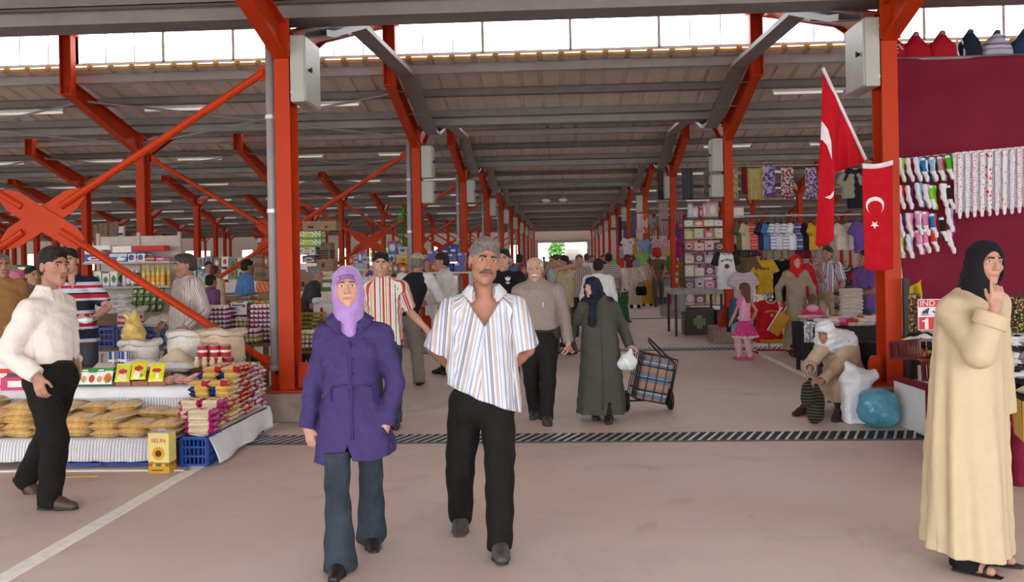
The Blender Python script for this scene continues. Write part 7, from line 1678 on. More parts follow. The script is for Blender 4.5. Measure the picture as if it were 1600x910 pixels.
def vor(name, base, cols_, sc, rough=.9, dist='F1'):
    """printed cloth: patches of colour on a base"""
    if name in MATS: return MATS[name]
    m, t, b = nt(name); L_ = t.links.new; tc = t.nodes.new('ShaderNodeTexCoord'); n = t.nodes.new('ShaderNodeTexVoronoi'); n.inputs['Scale'].default_value = sc; L_(tc.outputs['Object'], n.inputs[0])
    sp = t.nodes.new('ShaderNodeSeparateColor'); L_(n.outputs['Color'], sp.inputs[0]); r = t.nodes.new('ShaderNodeValToRGB'); r.color_ramp.interpolation = 'CONSTANT'; al = [base] + cols_; e = r.color_ramp.elements
    for i, c in enumerate(al):
        q = e[i] if i < 2 else e.new(i / len(al)); q.position = i / len(al); q.color = (*c, 1)
    L_(sp.outputs[0], r.inputs[0]); L_(r.outputs[0], b.inputs['Base Color']); b.inputs['Roughness'].default_value = rough; MATS[name] = m; return m
# ---- flags
FLAG = cloth('flag red cloth', C(184, 22, 36), bump=.25, bscale=6); FW = cloth('flag white cloth', C(228, 222, 224), bump=.2)
def onsheet(mb, poly, fn, off=.004):
    """flat emblem laid on a sheet: poly in (u, v)"""
    c = (sum(p[0] for p in poly) / len(poly), sum(p[1] for p in poly) / len(poly)); vs = [Vector(fn(*c)) + Vector((0, -off, 0))] + [Vector(fn(*p)) + Vector((0, -off, 0)) for p in poly]; n = len(poly)
    mb.add(vs, [[0, i + 1, (i + 1) % n + 1] for i in range(n)])
DFL = 9.1
a, b = P(1347, 256, DFL), P(1397, 420, DFL); fw, fh = b.x - a.x, a.z - b.z
t = T('flag', 'red flag hung upright on the column, white crescent and star showing', 'flag', (a.x, a.y, a.z), 0, 'red flags with white crescents')
f2 = lambda u, v: (u * fw - .012 * v + .02 * v * (1 - u), .012 * math.sin(u * 7 + 1) * (.4 + v) + .01 * math.sin(v * 6), -v * fh - .02 * math.sin(u * 3.1) + .03 * (1 - v) * (u - .3))
mb = MB(); mb.sheet(f2, 20, 40, .004); mb.obj('flag_cloth', FLAG, t, True)
mb = MB(); mb.sheet(lambda u, v: tuple(Vector(f2(u, v * .045 - .01)) + Vector((0, -.006, 0))), 20, 2, .01); mb.obj('hoist_hem', FW, t, True)
asp = fw / fh; mb = MB(); cu, cv, ro, ri = .40, .385, .30, .245   # crescent opening downwards
for i in range(24):
    qs = []
    for j in (i, i + 1):
        an = math.radians(-55 + 290 * j / 24) ; an = PI / 2 + math.radians(-145 + 290 * j / 24)
        qs.append(((cu + ro * math.cos(an), cv - ro * asp * math.sin(an)), an))
    def inn(an):
        # inner circle shifted down
        return (cu + ri * math.cos(an), cv + .075 * asp / .34 * .34 - ri * asp * math.sin(an))
    p0, p1 = qs[0][0], qs[1][0]; k0, k1 = inn(qs[0][1]), inn(qs[1][1])
    vs = [Vector(f2(*q)) + Vector((0, -.006, 0)) for q in (p0, p1, k1, k0)]; mb.add(vs, [[0, 1, 2, 3]])
mb.obj('crescent', FW, t)
mb = MB(); pts = []
for i in range(10):
    r_ = (.145 if i % 2 == 0 else .058); an = -PI / 2 + PI * i / 5 + PI; pts.append((.36 + r_ * math.sin(an - PI / 2) * 1.0, .565 + r_ * asp * math.cos(an - PI / 2)))
onsheet(mb, pts, f2, .006); mb.obj('star', FW, t)
A0, A1 = P(1285, 112, DFL - .1), P(1349, 250, DFL + .05); t = T('flag', 'large red flag drooping from a slanting pole beside the column', 'flag', A0, 0, 'red flags with white crescents')
prof = [(0, 1.66), (.12, 1.6), (.26, 1.42), (.36, 1.1), (.42, .62), (.7, .33), (1, .03)]
def f1(u, v):
    q = A0.lerp(A1, u) - A0; L_ = np.interp(u, [p[0] for p in prof], [p[1] for p in prof]); x = q.x * (1 if u < .38 else 1) - .06 * v * (1 - u) * 1.5; return (x - .02 * math.sin(u * 20) * v, q.y + .05 * math.sin(u * 16 + .5) * (.25 + v) - .02, q.z - v * L_)
mb = MB(); mb.sheet(f1, 60, 40, .004); mb.obj('flag_cloth', FLAG, t, True)
mb = MB(); dv = A1 - A0; mb.tube([Vector((-.004, -.03, .03)), dv * .5 + Vector((.006, -.03, .012)), dv + Vector((.012, -.03, 0))], .017, 8); mb.obj('pole', FW, t, True)
mb = MB(); onsheet(mb, [(.0, .29), (.08, .27), (.15, .28), (.2, .34), (.215, .46), (.185, .40), (.13, .375), (.06, .375), (0, .40)], f1, .02); onsheet(mb, [(.14, .70), (.2, .69), (.26, .66), (.24, .70), (.2, .715)], f1, .02); mb.obj('crescent', FW, t)
# ---- stall frame and dark red backdrop
DR = 10.35
RC = cloth('wine red backdrop cloth', C(122, 32, 52), bump=.5, bscale=4, var=.1, scale=2)
a, b = P(1398, 92, DR), P(1660, 470, DR); w_, h_ = b.x - a.x, a.z - b.z
t = T('backdrop_cloth', 'wine red cloth sheet hanging behind the socks and tights', 'cloth', a)
mb = MB(); mb.sheet(lambda u, v: (u * w_ + .05 * v, .03 * math.sin(u * 9 + 1) * v + .02 * math.sin(v * 12 + u * 5) + .02 * math.sin(v * 25), -v * h_ + .012 * math.sin(u * 14) * v), 60, 60, .004); mb.obj('cloth_sheet', RC, t, True)
mb = MB(); mb.tube([(-.15, .03, 0), (w_ + .4, .03, .0)], .022, 8); mb.obj('top_rail', GALV, t)
DKR = cloth('dark red curtain', C(70, 20, 30), bump=.4)
hanging('side_curtain', 'narrow dark curtain in the gap between the column and the wine red cloth', 1381, 94, 1401, 250, 10.5, DKR, 'curtain', None, .02, hooks=False)
for i, (px, d_) in enumerate(((1416, 9.3), (1640, 8.3))):
    p_ = G(px, 600, .0) if False else P(px, 500, d_); mb = MB(); mb.box((0, 0, .69), (.055, .055, 1.38)); o = mb.obj('stall_post', mat('dark post', C(52, 44, 42), rough=.6), None, loc=(p_.x, p_.y, 0)); tag(o, ['dark upright post of the sock stall beside the sign', 'dark upright post at the far end of the sock stall'][i], 'post')
# ---- shirts along the top
NV = (34, 42, 62)
LST = stripes('lilac grey hoops', [(0, C(186, 184, 196)), (.4, C(150, 130, 180)), (.55, C(200, 198, 206)), (.8, C(120, 104, 150))], .13, 'Z', bump=.2)
tops = [(1391, 49, (164, 26, 40), 'red shirt with a white arched word, first above the wine red cloth', None), (1430, 50, (170, 26, 42), 'plain red shirt second along above the wine red cloth', None), (1471, 48, (172, 28, 44), 'plain red shirt third along, next to the navy one', None), (1515, 46, NV, 'navy sleeveless shirt with white edging above the wine red cloth', (206, 206, 210)), (1557, 47, LST, 'lilac and grey hooped shirt above the wine red cloth', None), (1600, 45, (44, 60, 92), 'dark blue shirt at the end of the row above the wine red cloth', None)]
for i, (px, py, m_, lab, tr) in enumerate(tops):
    t = T('hanging_shirt', lab, 'shirt', P(px, py + 4, 10.6), 0, 'shirts in a row above the backdrop'); B = SDF(); q = .85 if i == 3 else 1; B.add(loft([(-.5, 0, 0, .14 * q, .1), (-.3, 0, 0, .15 * q, .1), (-.2, 0, 0, .145 * q, .095), (-.13, 0, 0, .115, .085), (-.06, 0, 0, .07, .065), (-.02, 0, 0, .05, .05)], (4, [.04, .03, .02, 0, 0, 0], i), 2.2))
    for x in (-1, 1):
        if i != 3: B.add(rc((x * .1, 0, -.17), (x * .13, 0, -.4), .055, .05), .05)
    B.warp(lambda X, Y, Z: .004 * np.sin(30 * X + 26 * Z) * np.sin(20 * X - 24 * Z)); sobj('shirt', B, .009, cm(m_), t)
    B = SDF(); B.add(rc((0, 0, -.03), (.01, 0, .0), .045, .036)); sobj('collar', B, .009, cm((150, 130, 126) if i < 3 else (70, 84, 104)), t)
    if i == 0:
        for j, ch in enumerate('TÜRKIYE'):
            an = (j - 3) * .3; text(ch, .06, FW, t, (.12 * math.sin(an), -.112 + abs(an) * .02, -.26 + .12 * math.cos(an)), (PI / 2, -an * .6, 0))
        text('C', .07, FW, t, (.03, -.118, -.22), (PI / 2, 0, 0))
    if tr: mb = MB(); mb.tube([(-.13 + .04 * math.cos(x), -.06 + .03 * math.sin(x), -.2 + .12 * math.sin(x)) for x in [2 * PI * k / 16 for k in range(16)]], .012, 6, closed=True); mb.obj('arm_trim', cm(tr), t, True)
# ---- cord of socks and tights
mb = MB(); a = P(1392, 250, 9.75); b = P(1492, 240, 9.75); c = P(1640, 226, 9.75); mb.tube([Vector((0, 0, 0)), b - a, c - a], .006, 6); o = mb.obj('thin_string', cm((200, 190, 180)), None, loc=a); tag(o, 'thin cord strung across the wine red cloth', 'cord')
SCK = {}
def sock_me(c1, c2):
    if (c1, c2) not in SCK:
        B = SDF(); B.add(cutcone((0, 0, 0), (.004, 0, -.15), .026, .022, (True, False))); B.add(rc((.004, 0, -.15), (.03, -.01, -.21), .024, .02), .015); B.add(rc((.03, -.01, -.21), (.028, -.02, -.245), .022, .017), .01); B.warp(lambda X, Y, Z: .003 * np.sin(70 * Z + 60 * X) * np.sin(50 * X))
        V, Q = B.build(.006); col = np.where(((V[:, 2:3] < -.15) | (V[:, 2:3] > -.03)), np.array(C(*c2)), np.array(C(*c1))); SCK[(c1, c2)] = npmesh('sock', V, Q, FAB, col)
    return SCK[(c1, c2)]
WT = (228, 226, 230); sc_ = {'white': WT, 'lime': (140, 200, 50), 'magenta': (180, 40, 120), 'blue': (40, 120, 180), 'sky': (130, 180, 210), 'grey': (150, 148, 150), 'green': (70, 180, 50), 'red': (196, 40, 40), 'purple': (80, 40, 96), 'pink': (226, 130, 170), 'black': (36, 32, 36), 'lilac': (190, 160, 200), 'orange': (216, 70, 40)}
pairs = [(1407, 247, 'white', 'lime'), (1419, 247, 'white', 'magenta'), (1432, 246, 'white', 'sky'), (1444, 247, 'blue', 'white'), (1456, 246, 'sky', 'white'), (1470, 245, 'grey', 'red'), (1482, 243, 'green', 'green'), (1407, 290, 'white', 'red'), (1420, 290, 'white', 'purple'), (1435, 286, 'white', 'sky'), (1446, 288, 'white', 'lilac'), (1456, 290, 'lime', 'green'), (1473, 287, 'white', 'white'), (1482, 290, 'black', 'purple'), (1407, 334, 'white', 'purple'), (1420, 333, 'white', 'pink'), (1434, 330, 'lilac', 'white'), (1445, 331, 'pink', 'lilac'), (1457, 334, 'blue', 'orange'), (1472, 340, 'black', 'black'), (1483, 325, 'white', 'lilac'), (1406, 366, 'white', 'lime'), (1420, 366, 'white', 'sky'), (1436, 360, 'pink', 'white'), (1445, 358, 'pink', 'pink'), (1458, 356, 'orange', 'white'), (1484, 359, 'white', 'magenta')]
cc = [0] * 9
for i, (px, py, c1, c2) in enumerate(pairs):
    r_ = 0 if py < 260 else 1 if py < 320 else 2 if py < 350 else 3; cc[r_] += 1
    t = T('sock_pair', '%s and %s socks, %s pair along the %s row on the wine red cloth' % (c1, c2 if c2 != c1 else 'plain ' + c2, ORD[cc[r_] - 1], ['top', 'second', 'third', 'bottom'][r_]), 'socks', P(px, py, 9.72 + .015 * (i % 2)), rnd.uniform(-.3, .3), 'socks hanging in rows')
    for s, c_ in ((-1, c1), (1, c2)): inst(sock_me(sc_[c1] if s < 0 else sc_[c2], WT if s < 0 else sc_[c1 if c1 != 'white' else c2]), 'sock', t, (s * .02, s * .012, .0), (0, s * .08, s * .5))
    mb = MB(); mb.tube([(-.03, 0, .0), (0, 0, .02), (.03, 0, 0)], .005, 6); mb.obj('clip', cm((60, 60, 66)), t)
tc = [('coral dotted', (226, 110, 110), 30), ('pale blue flecked', (150, 180, 210), 44), ('magenta flowered', (200, 60, 140), 40), ('grey dotted', (150, 146, 156), 30), ('red spotted', (214, 70, 80), 22), ('mauve speckled', (150, 130, 170), 46), ('peach patched', (230, 170, 160), 18), ('blue speckled', (140, 150, 214), 50), ('red flecked', (220, 80, 90), 40), ('rose speckled', (214, 150, 180), 34), ('lilac dotted', (180, 150, 200), 30)]
B = SDF(); B.add(cutcone((0, 0, 0), (0, 0, -.56), .036, .03, (True, False))); B.add(rc((0, 0, -.56), (0, -.012, -.62), .031, .026), .02); B.warp(lambda X, Y, Z: .003 * np.sin(30 * Z + 40 * X)); TV, TQ = B.build(.008); TV[:, 1] *= .5
for i, (n_, c_, sc0) in enumerate(tc):
    px = 1496 + i * 11.6; t = T('tights', '%s white tights, %s in the row from the socks' % (n_, ORD[i]), 'tights', P(px, 240 - (px - 1490) * .09, 9.66), 0, 'patterned tights on the cord'); dm = dots('tights ' + n_, C(226, 222, 226), C(*c_), sc0, .3 if sc0 > 25 else .4)
    for s in (-1, 1): o = inst(npmesh('leg', TV, TQ, dm), 'leg', t, (s * .017, -.02 * s, -.02 * (s > 0)), (0, s * .02, 0)); o.scale = (.72, 1, 1 + .03 * s)
    mb = MB(); mb.tube([(-.03, 0, 0), (.03, 0, 0)], .01, 6); mb.obj('waistband', FW, t)
# ---- sock counter
YEL = cloth('mustard counter cloth', C(186, 150, 74), bump=.3)
t = T('sock_counter', 'mustard fronted sloping counter heaped with dark socks beside the beige coat', 'counter', (4.3, 7.4, 0))
mb = MB(); mb.prism([(-.8, 0), (.8, 0), (.8, .80), (-.8, .60), (-.8, .0)][:4], (-1.12, 0, 0), (0, 1, 0), (0, 0, 1), (2.24, 0, 0)); mb.obj('counter_body', cm((54, 44, 40)), t)
mb = MB(); mb.sheet(lambda u, v: (-1.14 + u * 2.28, -.815 + .01 * math.sin(u * 50) * v, .60 - .33 * v), 60, 6, .006); mb.obj('front_cloth', YEL, t, True)
mb = MB(); mb.sheet(lambda u, v: (-1.135 + .01 * math.sin(u * 40) * v, .8 - 1.6 * u, .80 - .2 * u - (.3 + .04 * math.sin(u * 9)) * v), 50, 6, .006); mb.obj('side_cloth', YEL, t, True)
MRN = K(96, 24, 36)
for i, (y, z) in enumerate(((8.0, .735), (7.28, .645))):
    me = crate_mb(.66, .3, .15, MRN, 1, 13).mesh('sock_crate', PLAST); one('sock_crate', me, (3.03, y, z), (0, .12, PI / 2), 'maroon slatted crate on the counter edge, %s' % ['beside the column', 'beside the beige coat'][i], 'crate', 'maroon slatted crates')
    for j in range(14):
        n_, c_ = [('mustard', (206, 150, 50)), ('white', (224, 222, 220)), ('orange', (206, 120, 40)), ('black', (40, 36, 40))][(j * 3 + i) % 4 if i == 0 else (j % 2) * 2 + 1]
        one('rolled_socks', pillow_mb(.12, .045, .12, pr(K(*c_)), 8, 6, .0, .1, j).mesh('rolled_socks', FAB, True), (2.98 + .06 * (j % 2), y - .28 + j * .042, z + .02 - (.0 if i else (j - 7) * .042 * -.12)), (0, 0, PI / 2 * 0), '%s rolled socks standing in the maroon crate by the %s, %s along' % (n_, ['column', 'beige coat'][i], ORD[j]), 'socks', 'rolled socks in the maroon crates')
cl_ = [('black', (34, 32, 36)), ('white', (226, 226, 228)), ('navy', (44, 48, 66)), ('grey', (130, 128, 132)), ('charcoal', (56, 52, 54)), ('cream', (214, 196, 160))]
k_ = 0
for px_, n_row in (((1412, 1428, 1444, 1458), 0), ((1566, 1580, 1594, 1606), 1)):
    for j in range(7):
        for i, px in enumerate(px_):
            y = 6.72 + j * .2; X = P(px, 550, y).x
            if X < 3.3 or y > 8.1: continue
            z = .60 + (y - 6.6) * .125 + .01; nm_, c_ = cl_[(i * 2 + j * 3 + n_row) % 6]
            c2 = cl_[(i + j) % 2][1]
            for l in range(1 + (j > 3) + (j > 5)):
                k_ += 1; one('folded_socks', pillow_mb(.2, .15, .06, pr(K(*c_), [('e', .6, .4, .25, .2, K(*c2))]), 10, 8, .04, .3, k_).mesh('folded_socks', FAB, True), (X, y, z + l * .05), rnd.uniform(-.8, .8), '%s folded socks in the heap, %s step, %s from the %s, %s layer' % (nm_, ORD[j], ORD[i], 'crates' if n_row == 0 else 'beige coat', ORD[l]), 'socks', 'folded socks heaped on the counter')
for j in range(14):
    n_, c_ = cl_[(j * 2 + j // 3) % 3]; y = 7.0 + j * .095; one('folded_socks', pillow_mb(.2, .14, .07, pr(K(*c_), [('e', .6, .4, .25, .2, K(*cl_[(j + 1) % 2][1]))]), 10, 8, .04, .3, j).mesh('folded_socks', FAB, True), (3.02 + .08 * (j % 2), y, .735 + (y - 7.28) * .125 + .02 * (j % 3)), rnd.uniform(-.8, .8), '%s folded socks heaped on the maroon crates, %s toward the column' % (n_, ORD[j]), 'socks', 'folded socks heaped on the maroon crates')
# sign
t = T('sale_sign', 'red and white price sign standing among the socks', 'sign', P(1434, 468, 7.5), -.05); SW = .34
mb = MB(); mb.box((SW / 2, .004, -.125), (SW, .008, .25)); mb.obj('board', FW, t); RD = mat('sign red', C(196, 30, 44), rough=.5)
mb = MB(); mb.box((SW / 2, -.002, -.034), (SW - .012, .004, .056)); mb.box((SW / 2, -.002, -.195), (SW - .012, .004, .1)); mb.obj('red_band', RD, t)
text('IND', .062, FW, t, (.012, -.006, -.034), (PI / 2, 0, 0), align='LEFT', sx=1.1); mb = MB(); mb.prism([(.03, .068), (.03, .058), (.05, .058), (.05, 0), (.078, 0), (.078, .086), (.06, .086), (.05, .072)], (.0, -.006, -.24), (1, 0, 0), (0, 0, 1), (0, .003, 0)); mb.obj('numeral_one', FW, t)
mb = MB()
for i in range(3): mb.prism([(0, 0), (.014, 0), (.026 - .000, .022 + .011 * i), (.014, .030 + .011 * i)][:4], (.028 + .017 * i, -.004, -.118), (1, 0, 0), (0, 0, 1), (0, .003, 0))
mb.box((.055, -.003, -.126), (.06, .003, .006)); mb.obj('logo', BLACK, t); mb = MB(); mb.prism([(0, .01), (.02, -.004), (.08, .02), (.02, .006), (.006, .022)], (.11, -.004, -.112), (1, 0, 0), (0, 0, 1), (0, .003, 0)); mb.obj('logo', BLACK, t)
mb = MB(); mb.box((SW * .6, .012, -.4), (.02, .015, .4)); mb.obj('stick', WOOD, t)
hanging('printed_scarf', 'brown and gold patterned scarf hanging behind the sale sign', 1421, 462, 1440, 520, 7.9, vor('leopard', C(60, 44, 34), [C(150, 110, 60), C(40, 30, 28), C(190, 150, 90), C(90, 70, 50)], 60), 'scarf')
hanging('bead_strings', 'dark strings of green and red trinkets hanging past the beige sleeve', 1562, 465, 1625, 520, 8.6, vor('trinkets', C(36, 30, 30), [C(60, 90, 50), C(30, 26, 28), C(130, 40, 44), C(40, 34, 34), C(190, 170, 90)], 70), 'trinkets', nf=9)
hanging('yellow_cloth', 'crumpled yellow cloth draped behind the column over the folded jackets', 1392, 438, 1440, 466, 9.9, cm((206, 176, 40)), 'cloth', None, .05, sag=.08, hooks=False)
# panel, sacks and bags at the column foot
q0, q1 = G(1404, 676), G(1450, 690); t = T('leaning_screen', 'white panel with wine red end leaning on the sock counter', 'panel', (3.2, 8.72, 0), PI / 2 + .05)
mb = MB(); mb.box((0, 0, .21), (.74, .03, .42), bev=.004); mb.obj('white_face', WHITEM, t); mb = MB(); mb.box((-.385, -.03, .215), (.03, .14, .43)); mb.box((0, -.03, .43), (.8, .14, .02)); mb.obj('wine_edge', cm((130, 24, 50)), t)
p_ = G(1345, 664); B = SDF(); B.add(rbx(V3(-.02, 0, .22), V3(.12, .1, .23), .06)); B.add(rc((0, 0, .42), (.17, .02, .46), .12, .05), .1); B.add(rc((-.05, 0, .5), (-.08, 0, .57), .06, .03), .05); B.warp(lambda X, Y, Z: .008 * np.sin(22 * X + 18 * Z) * np.sin(26 * Z - 20 * X + 9 * Y) + .004 * np.sin(50 * X - 34 * Z) * np.sin(37 * Z + 8 * X)); B.cut((0, 0, 0), (0, 0, -1)); o = sobj('white_sack', B, .009, mat('white woven plastic', C(226, 226, 234), rough=.5, var=.04, bump=.5, bscale=14), None, loc=(p_.x, p_.y + .1, 0)); tag(o, 'full white plastic sack standing beside the seated woman', 'sack')
p_ = G(1378, 668); B = SDF(); B.add(el((0, 0, .17), (.2, .17, .17))); B.add(el((-.02, 0, .28), (.14, .12, .09)), .08); B.warp(lambda X, Y, Z: .016 * np.sin(15 * X + 9 * Z + 2) * np.sin(11 * Z - 13 * Y) + .006 * np.sin(34 * X - 27 * Z + 12 * Y) * np.sin(21 * Z + 30 * Y) + .003 * np.abs(np.sin(40 * X + 31 * Z))); B.cut((0, 0, 0), (0, 0, -1)); o = sobj('blue_bag', B, .009, mat('blue bag film', C(84, 150, 176), rough=.3, var=.35, scale=7, bump=.7, bscale=10, spec=.6), None, loc=(p_.x - .04, p_.y - .02, 0)); tag(o, 'bulging translucent blue plastic bag beside the white sack', 'bag')
BLKB = stripes('black bag with gold lines', [(0, C(40, 40, 36)), (.8, C(110, 104, 80))], .03, 'Z', bump=.6); p_ = G(1274, 662); B = SDF(); B.add(el((0, 0, .15), (.085, .08, .16))); B.add(rc((0, 0, .28), (-.01, 0, .36), .04, .022), .05); B.warp(lambda X, Y, Z: .006 * np.sin(45 * X + 30 * Z)); B.cut((0, 0, 0), (0, 0, -1)); o = sobj('black_bag', B, .007, BLKB, None, loc=(p_.x, p_.y, 0), rot=(0, .06, 0)); tag(o, 'black gold lined plastic bag standing on the floor at the feet of the seated woman', 'bag')
p_ = P(1262, 605, 8.72); B = SDF(); B.add(el((0, 0, -.08), (.07, .06, .11))); B.add(rc((0, 0, .02), (.02, 0, .07), .03, .018), .04); B.warp(lambda X, Y, Z: .006 * np.sin(45 * X + 30 * Z)); o = sobj('black_bag', B, .007, BLKB, None, loc=p_); tag(o, 'small black bag being knotted in the hands of the seated woman', 'bag')
p_ = G(1322, 640); t = T('low_stool', 'low brown stool hidden under the seated woman', 'stool', (p_.x + .08, p_.y + .35, 0)); mb = MB(); mb.box((0, 0, .27), (.3, .3, .03)); mb.obj('seat', WOOD, t)
for sx in (-1, 1):
    for sy in (-1, 1): mb = MB(); mb.box((sx * .12, sy * .12, .128), (.03, .03, .255)); mb.obj('leg', WOOD, t)
# ---- clothes table behind the seated woman
TX0, TX1 = P(1257, 520, 12.6).x, P(1408, 520, 12.6).x
table(TX0, TX1, 12.2, 13.4, .68, 'clothes table behind the seated woman under a black cloth', cm((60, 52, 50)), cloth_h=.5, cm_=cm((40, 36, 40)))
hanging('lace_cover', 'grey white lace cover hanging off the corner of the clothes table', 1256, 503, 1279, 535, 12.1, vor('lace', C(206, 204, 206), [C(170, 166, 170), C(220, 218, 220), C(150, 148, 150)], 40), 'cloth', hooks=False)
fc = [('white', (226, 222, 216)), ('cream', (222, 206, 176)), ('orange', (206, 90, 40)), ('pink', (206, 130, 190)), ('pale grey', (206, 204, 206)), ('white', (232, 230, 230)), ('red', (176, 60, 60)), ('lilac', (196, 180, 206))]
for i in range(30):
    c, r_ = i % 10, i // 10; n_, c_ = fc[(i * 3 + r_) % 8]; y = 12.35 + r_ * .36
    for l in range(2): one('folded_clothes', pillow_mb(.2, .26, .05, pr(K(*fc[(i * 3 + l * 5) % 8][1])), 12, 10, 0, .1, i, 8).mesh('folded_clothes', FAB, True), (TX0 + .12 + c * (TX1 - TX0 - .2) / 9.4, y, .69 + l * .045), rnd.uniform(-.3, .3), '%s folded garment on the clothes table, %s along the %s row, %s layer' % (fc[(i * 3 + l * 5) % 8][0], ORD[c], ORD[r_], ORD[l]), 'garment', 'folded garments on the clothes table')
for st, (px, n, z0, d_, lab) in enumerate(((1318, 8, .74, 13.25, 'behind the seated woman'), (1402, 7, .78, 9.9, 'by the sock crates'))):
    for l in range(n):
        n_, c_ = [('beige', (176, 156, 128)), ('stone', (160, 152, 138)), ('dark grey', (76, 72, 70)), ('khaki', (140, 126, 104))][(l + st * 2) % 4] if st == 0 else [('charcoal', (70, 64, 60)), ('dark grey', (90, 84, 80))][l % 2]
        one('folded_sweater', pillow_mb(.34, .3, .06, pr(K(*c_), [('r', .0, .0, 1, .12, K(206, 200, 190))]), 16, 12, 0, .05, l, 9).mesh('folded_sweater', FAB, True), (P(px, 480, d_).x, d_, z0 + l * .05), rnd.uniform(-.1, .1), '%s folded sweater, %s layer of the stack %s' % (n_, ORD[l], lab), 'sweater', 'folded sweaters in stacks')
table(P(1390, 520, 9.9).x, P(1440, 520, 9.9).x, 9.6, 10.25, .77, 'small dark table under the charcoal sweaters by the column', cm((60, 50, 46)))
# ---- display shirts around the second column
GPK = stripes('grey pink hoops', [(0, C(196, 186, 190)), (.5, C(210, 190, 196)), (.62, C(170, 170, 180)), (.8, C(206, 176, 184))], .07, 'Z', bump=.2)
TEA = stripes('dark teal hoops', [(0, C(34, 46, 56)), (.55, C(90, 140, 156)), (.62, C(34, 46, 56)), (.85, C(110, 150, 160))], .11, 'Z', bump=.2)
t = tee('white T-shirt with black sleeves and dark lettering hung on the column', 1134, 393, 16.7, .44, .68, (228, 228, 232), 0, .06, .06, 0, True, (40, 38, 44))
for x in (-1, 1):
    B = SDF(); B.add(cutcone((x * .15, 0, -.06), (x * .21, 0, -.25), .062, .07)); sobj('black_sleeve', B, .011, cm((42, 40, 50)), t)
marks(6, .2, .032, BLACK, t, (0, -.078, -.15), .03)
mb = MB(); mb.lathe([(.05, 0), (.05, .006)], 5, (0, -.09, -.27), rotm(PI / 2, 0, 0)); mb.obj('crest', cm((150, 60, 40)), t)
tee('grey and pink hooped T-shirt hung below the white one', 1161, 424, 16.4, .46, .66, GPK, .2)
tee('olive T-shirt hung behind the hooped one', 1166, 400, 17.2, .42, .56, (112, 92, 66), .2)
t = tee('yellow T-shirt with a dark word hung beside the olive one', 1193, 404, 17.2, .42, .66, (206, 166, 50), .22); marks(5, .17, .05, mat('olive print', C(96, 84, 40)), t, (.0, -.066, -.19))
t = T('cap', 'dark cap with pale pattern hung above the yellow T-shirt', 'cap', P(1181, 398, 16.9)); B = SDF(); B.add(el((0, 0, 0), (.1, .11, .08))); B.cut((0, 0, -.02), (0, 0, -1)); sobj('crown', B, .01, dots('cap print', C(44, 48, 62), C(150, 180, 200), 20, .3), t); B = SDF(); B.add(el((0, -.12, -.02), (.08, .08, .012))); sobj('brim', B, .008, cm((40, 44, 56)), t)
tee('black T-shirt hung in the shade behind the red headscarf', 1222, 405, 17.6, .5, .8, (34, 32, 34), .22); tee('orange dark T-shirt hung deep in the stall behind the red headscarf', 1230, 425, 17.9, .44, .7, (150, 66, 36), .22)
t = tee('red T-shirt with white collar line between the headscarf and the striped man', 1272, 410, 16.9, .46, .66, (196, 36, 46), .22, trim=(230, 220, 220)); tee('dark teal hooped T-shirt beyond the man in the purple striped shirt', 1320, 418, 16.6, .46, .66, TEA, .22, trim=(220, 226, 230)); tee('red garment hung beside the flag column', 1341, 424, 16.2, .34, .5, (170, 34, 44), .1)
# floor rack of red shirts
RX, RY = G(1205, 553).x, G(1205, 553).y
t = T('clothes_rack', 'red footed low clothes rack of T-shirts beside the girl in pink', 'rack', (RX, RY, 0)); RPM = mat('red tube', C(176, 40, 50), rough=.4)
mb = MB(); mb.tube([(-.25, .0, .06), (.28, 0, .06)], .018, 8); mb.tube([(-.25, -.15, .03), (-.25, .45, .03)], .018, 8); mb.tube([(.28, -.15, .03), (.28, .45, .03)], .018, 8); mb.obj('foot_frame', RPM, t, True)
mb = MB(); mb.tube([(0, .15, .03), (0, .15, .98)], .015, 8); mb.tube([(0, -.05, .98), (0, .5, .98)], .015, 8); mb.obj('stand', GALV, t, True)
for i, (dy, m_, lab, dx, h_) in enumerate(((-.02, (204, 34, 48), 'front red T-shirt with a gold crest on the floor rack', .0, .66), (.1, (206, 150, 50), 'mustard T-shirt second on the floor rack', .03, .72), (.2, (200, 44, 50), 'red T-shirt third on the floor rack', -.03, .70), (.28, (52, 44, 46), 'black T-shirt fourth on the floor rack', -.05, .66), (.36, (226, 222, 224), 'white T-shirt at the back of the floor rack', -.16, .6))):
    t = tee(lab, 0, 0, 16, .5, h_, m_, .24, trim=(230, 226, 226) if i == 0 else None, grp='T-shirts on the floor rack'); t.location = (RX + dx, RY + dy, .90 - .02 * i)
    if i == 0: marks(7, .22, .04, mat('gold print', C(206, 170, 90)), t, (0, -.066, -.19), .02); mb = MB(); mb.lathe([(.03, 0), (.03, .006)], 6, (0, -.085, -.26), rotm(PI / 2, 0, 0)); mb.obj('crest', cm((210, 170, 80)), t)
# jeans hanging at the column
for i, (px, py, c_, lab) in enumerate(((1150, 466, (70, 92, 120), 'folded mid blue jeans over the rail by the second column'), (1153, 482, (150, 176, 190), 'pale washed jeans hanging below the mid blue ones'), (1146, 480, (44, 56, 78), 'dark blue jeans hanging behind the pale ones'))):
    p_ = P(px, py, 16.4 + .15 * i); B = SDF(); B.add(rbx(V3(0, 0, -.1), V3(.12, .05, .1), .04)); B.add(cutcone((-.06, 0, -.15), (-.07, 0, -.45), .06, .06)); B.add(cutcone((.06, 0, -.15), (.06, 0, -.42), .06, .06), .02); o = sobj('jeans', B, .011, cm(c_), None, loc=p_); tag(o, lab, 'jeans', 'jeans by the second column')
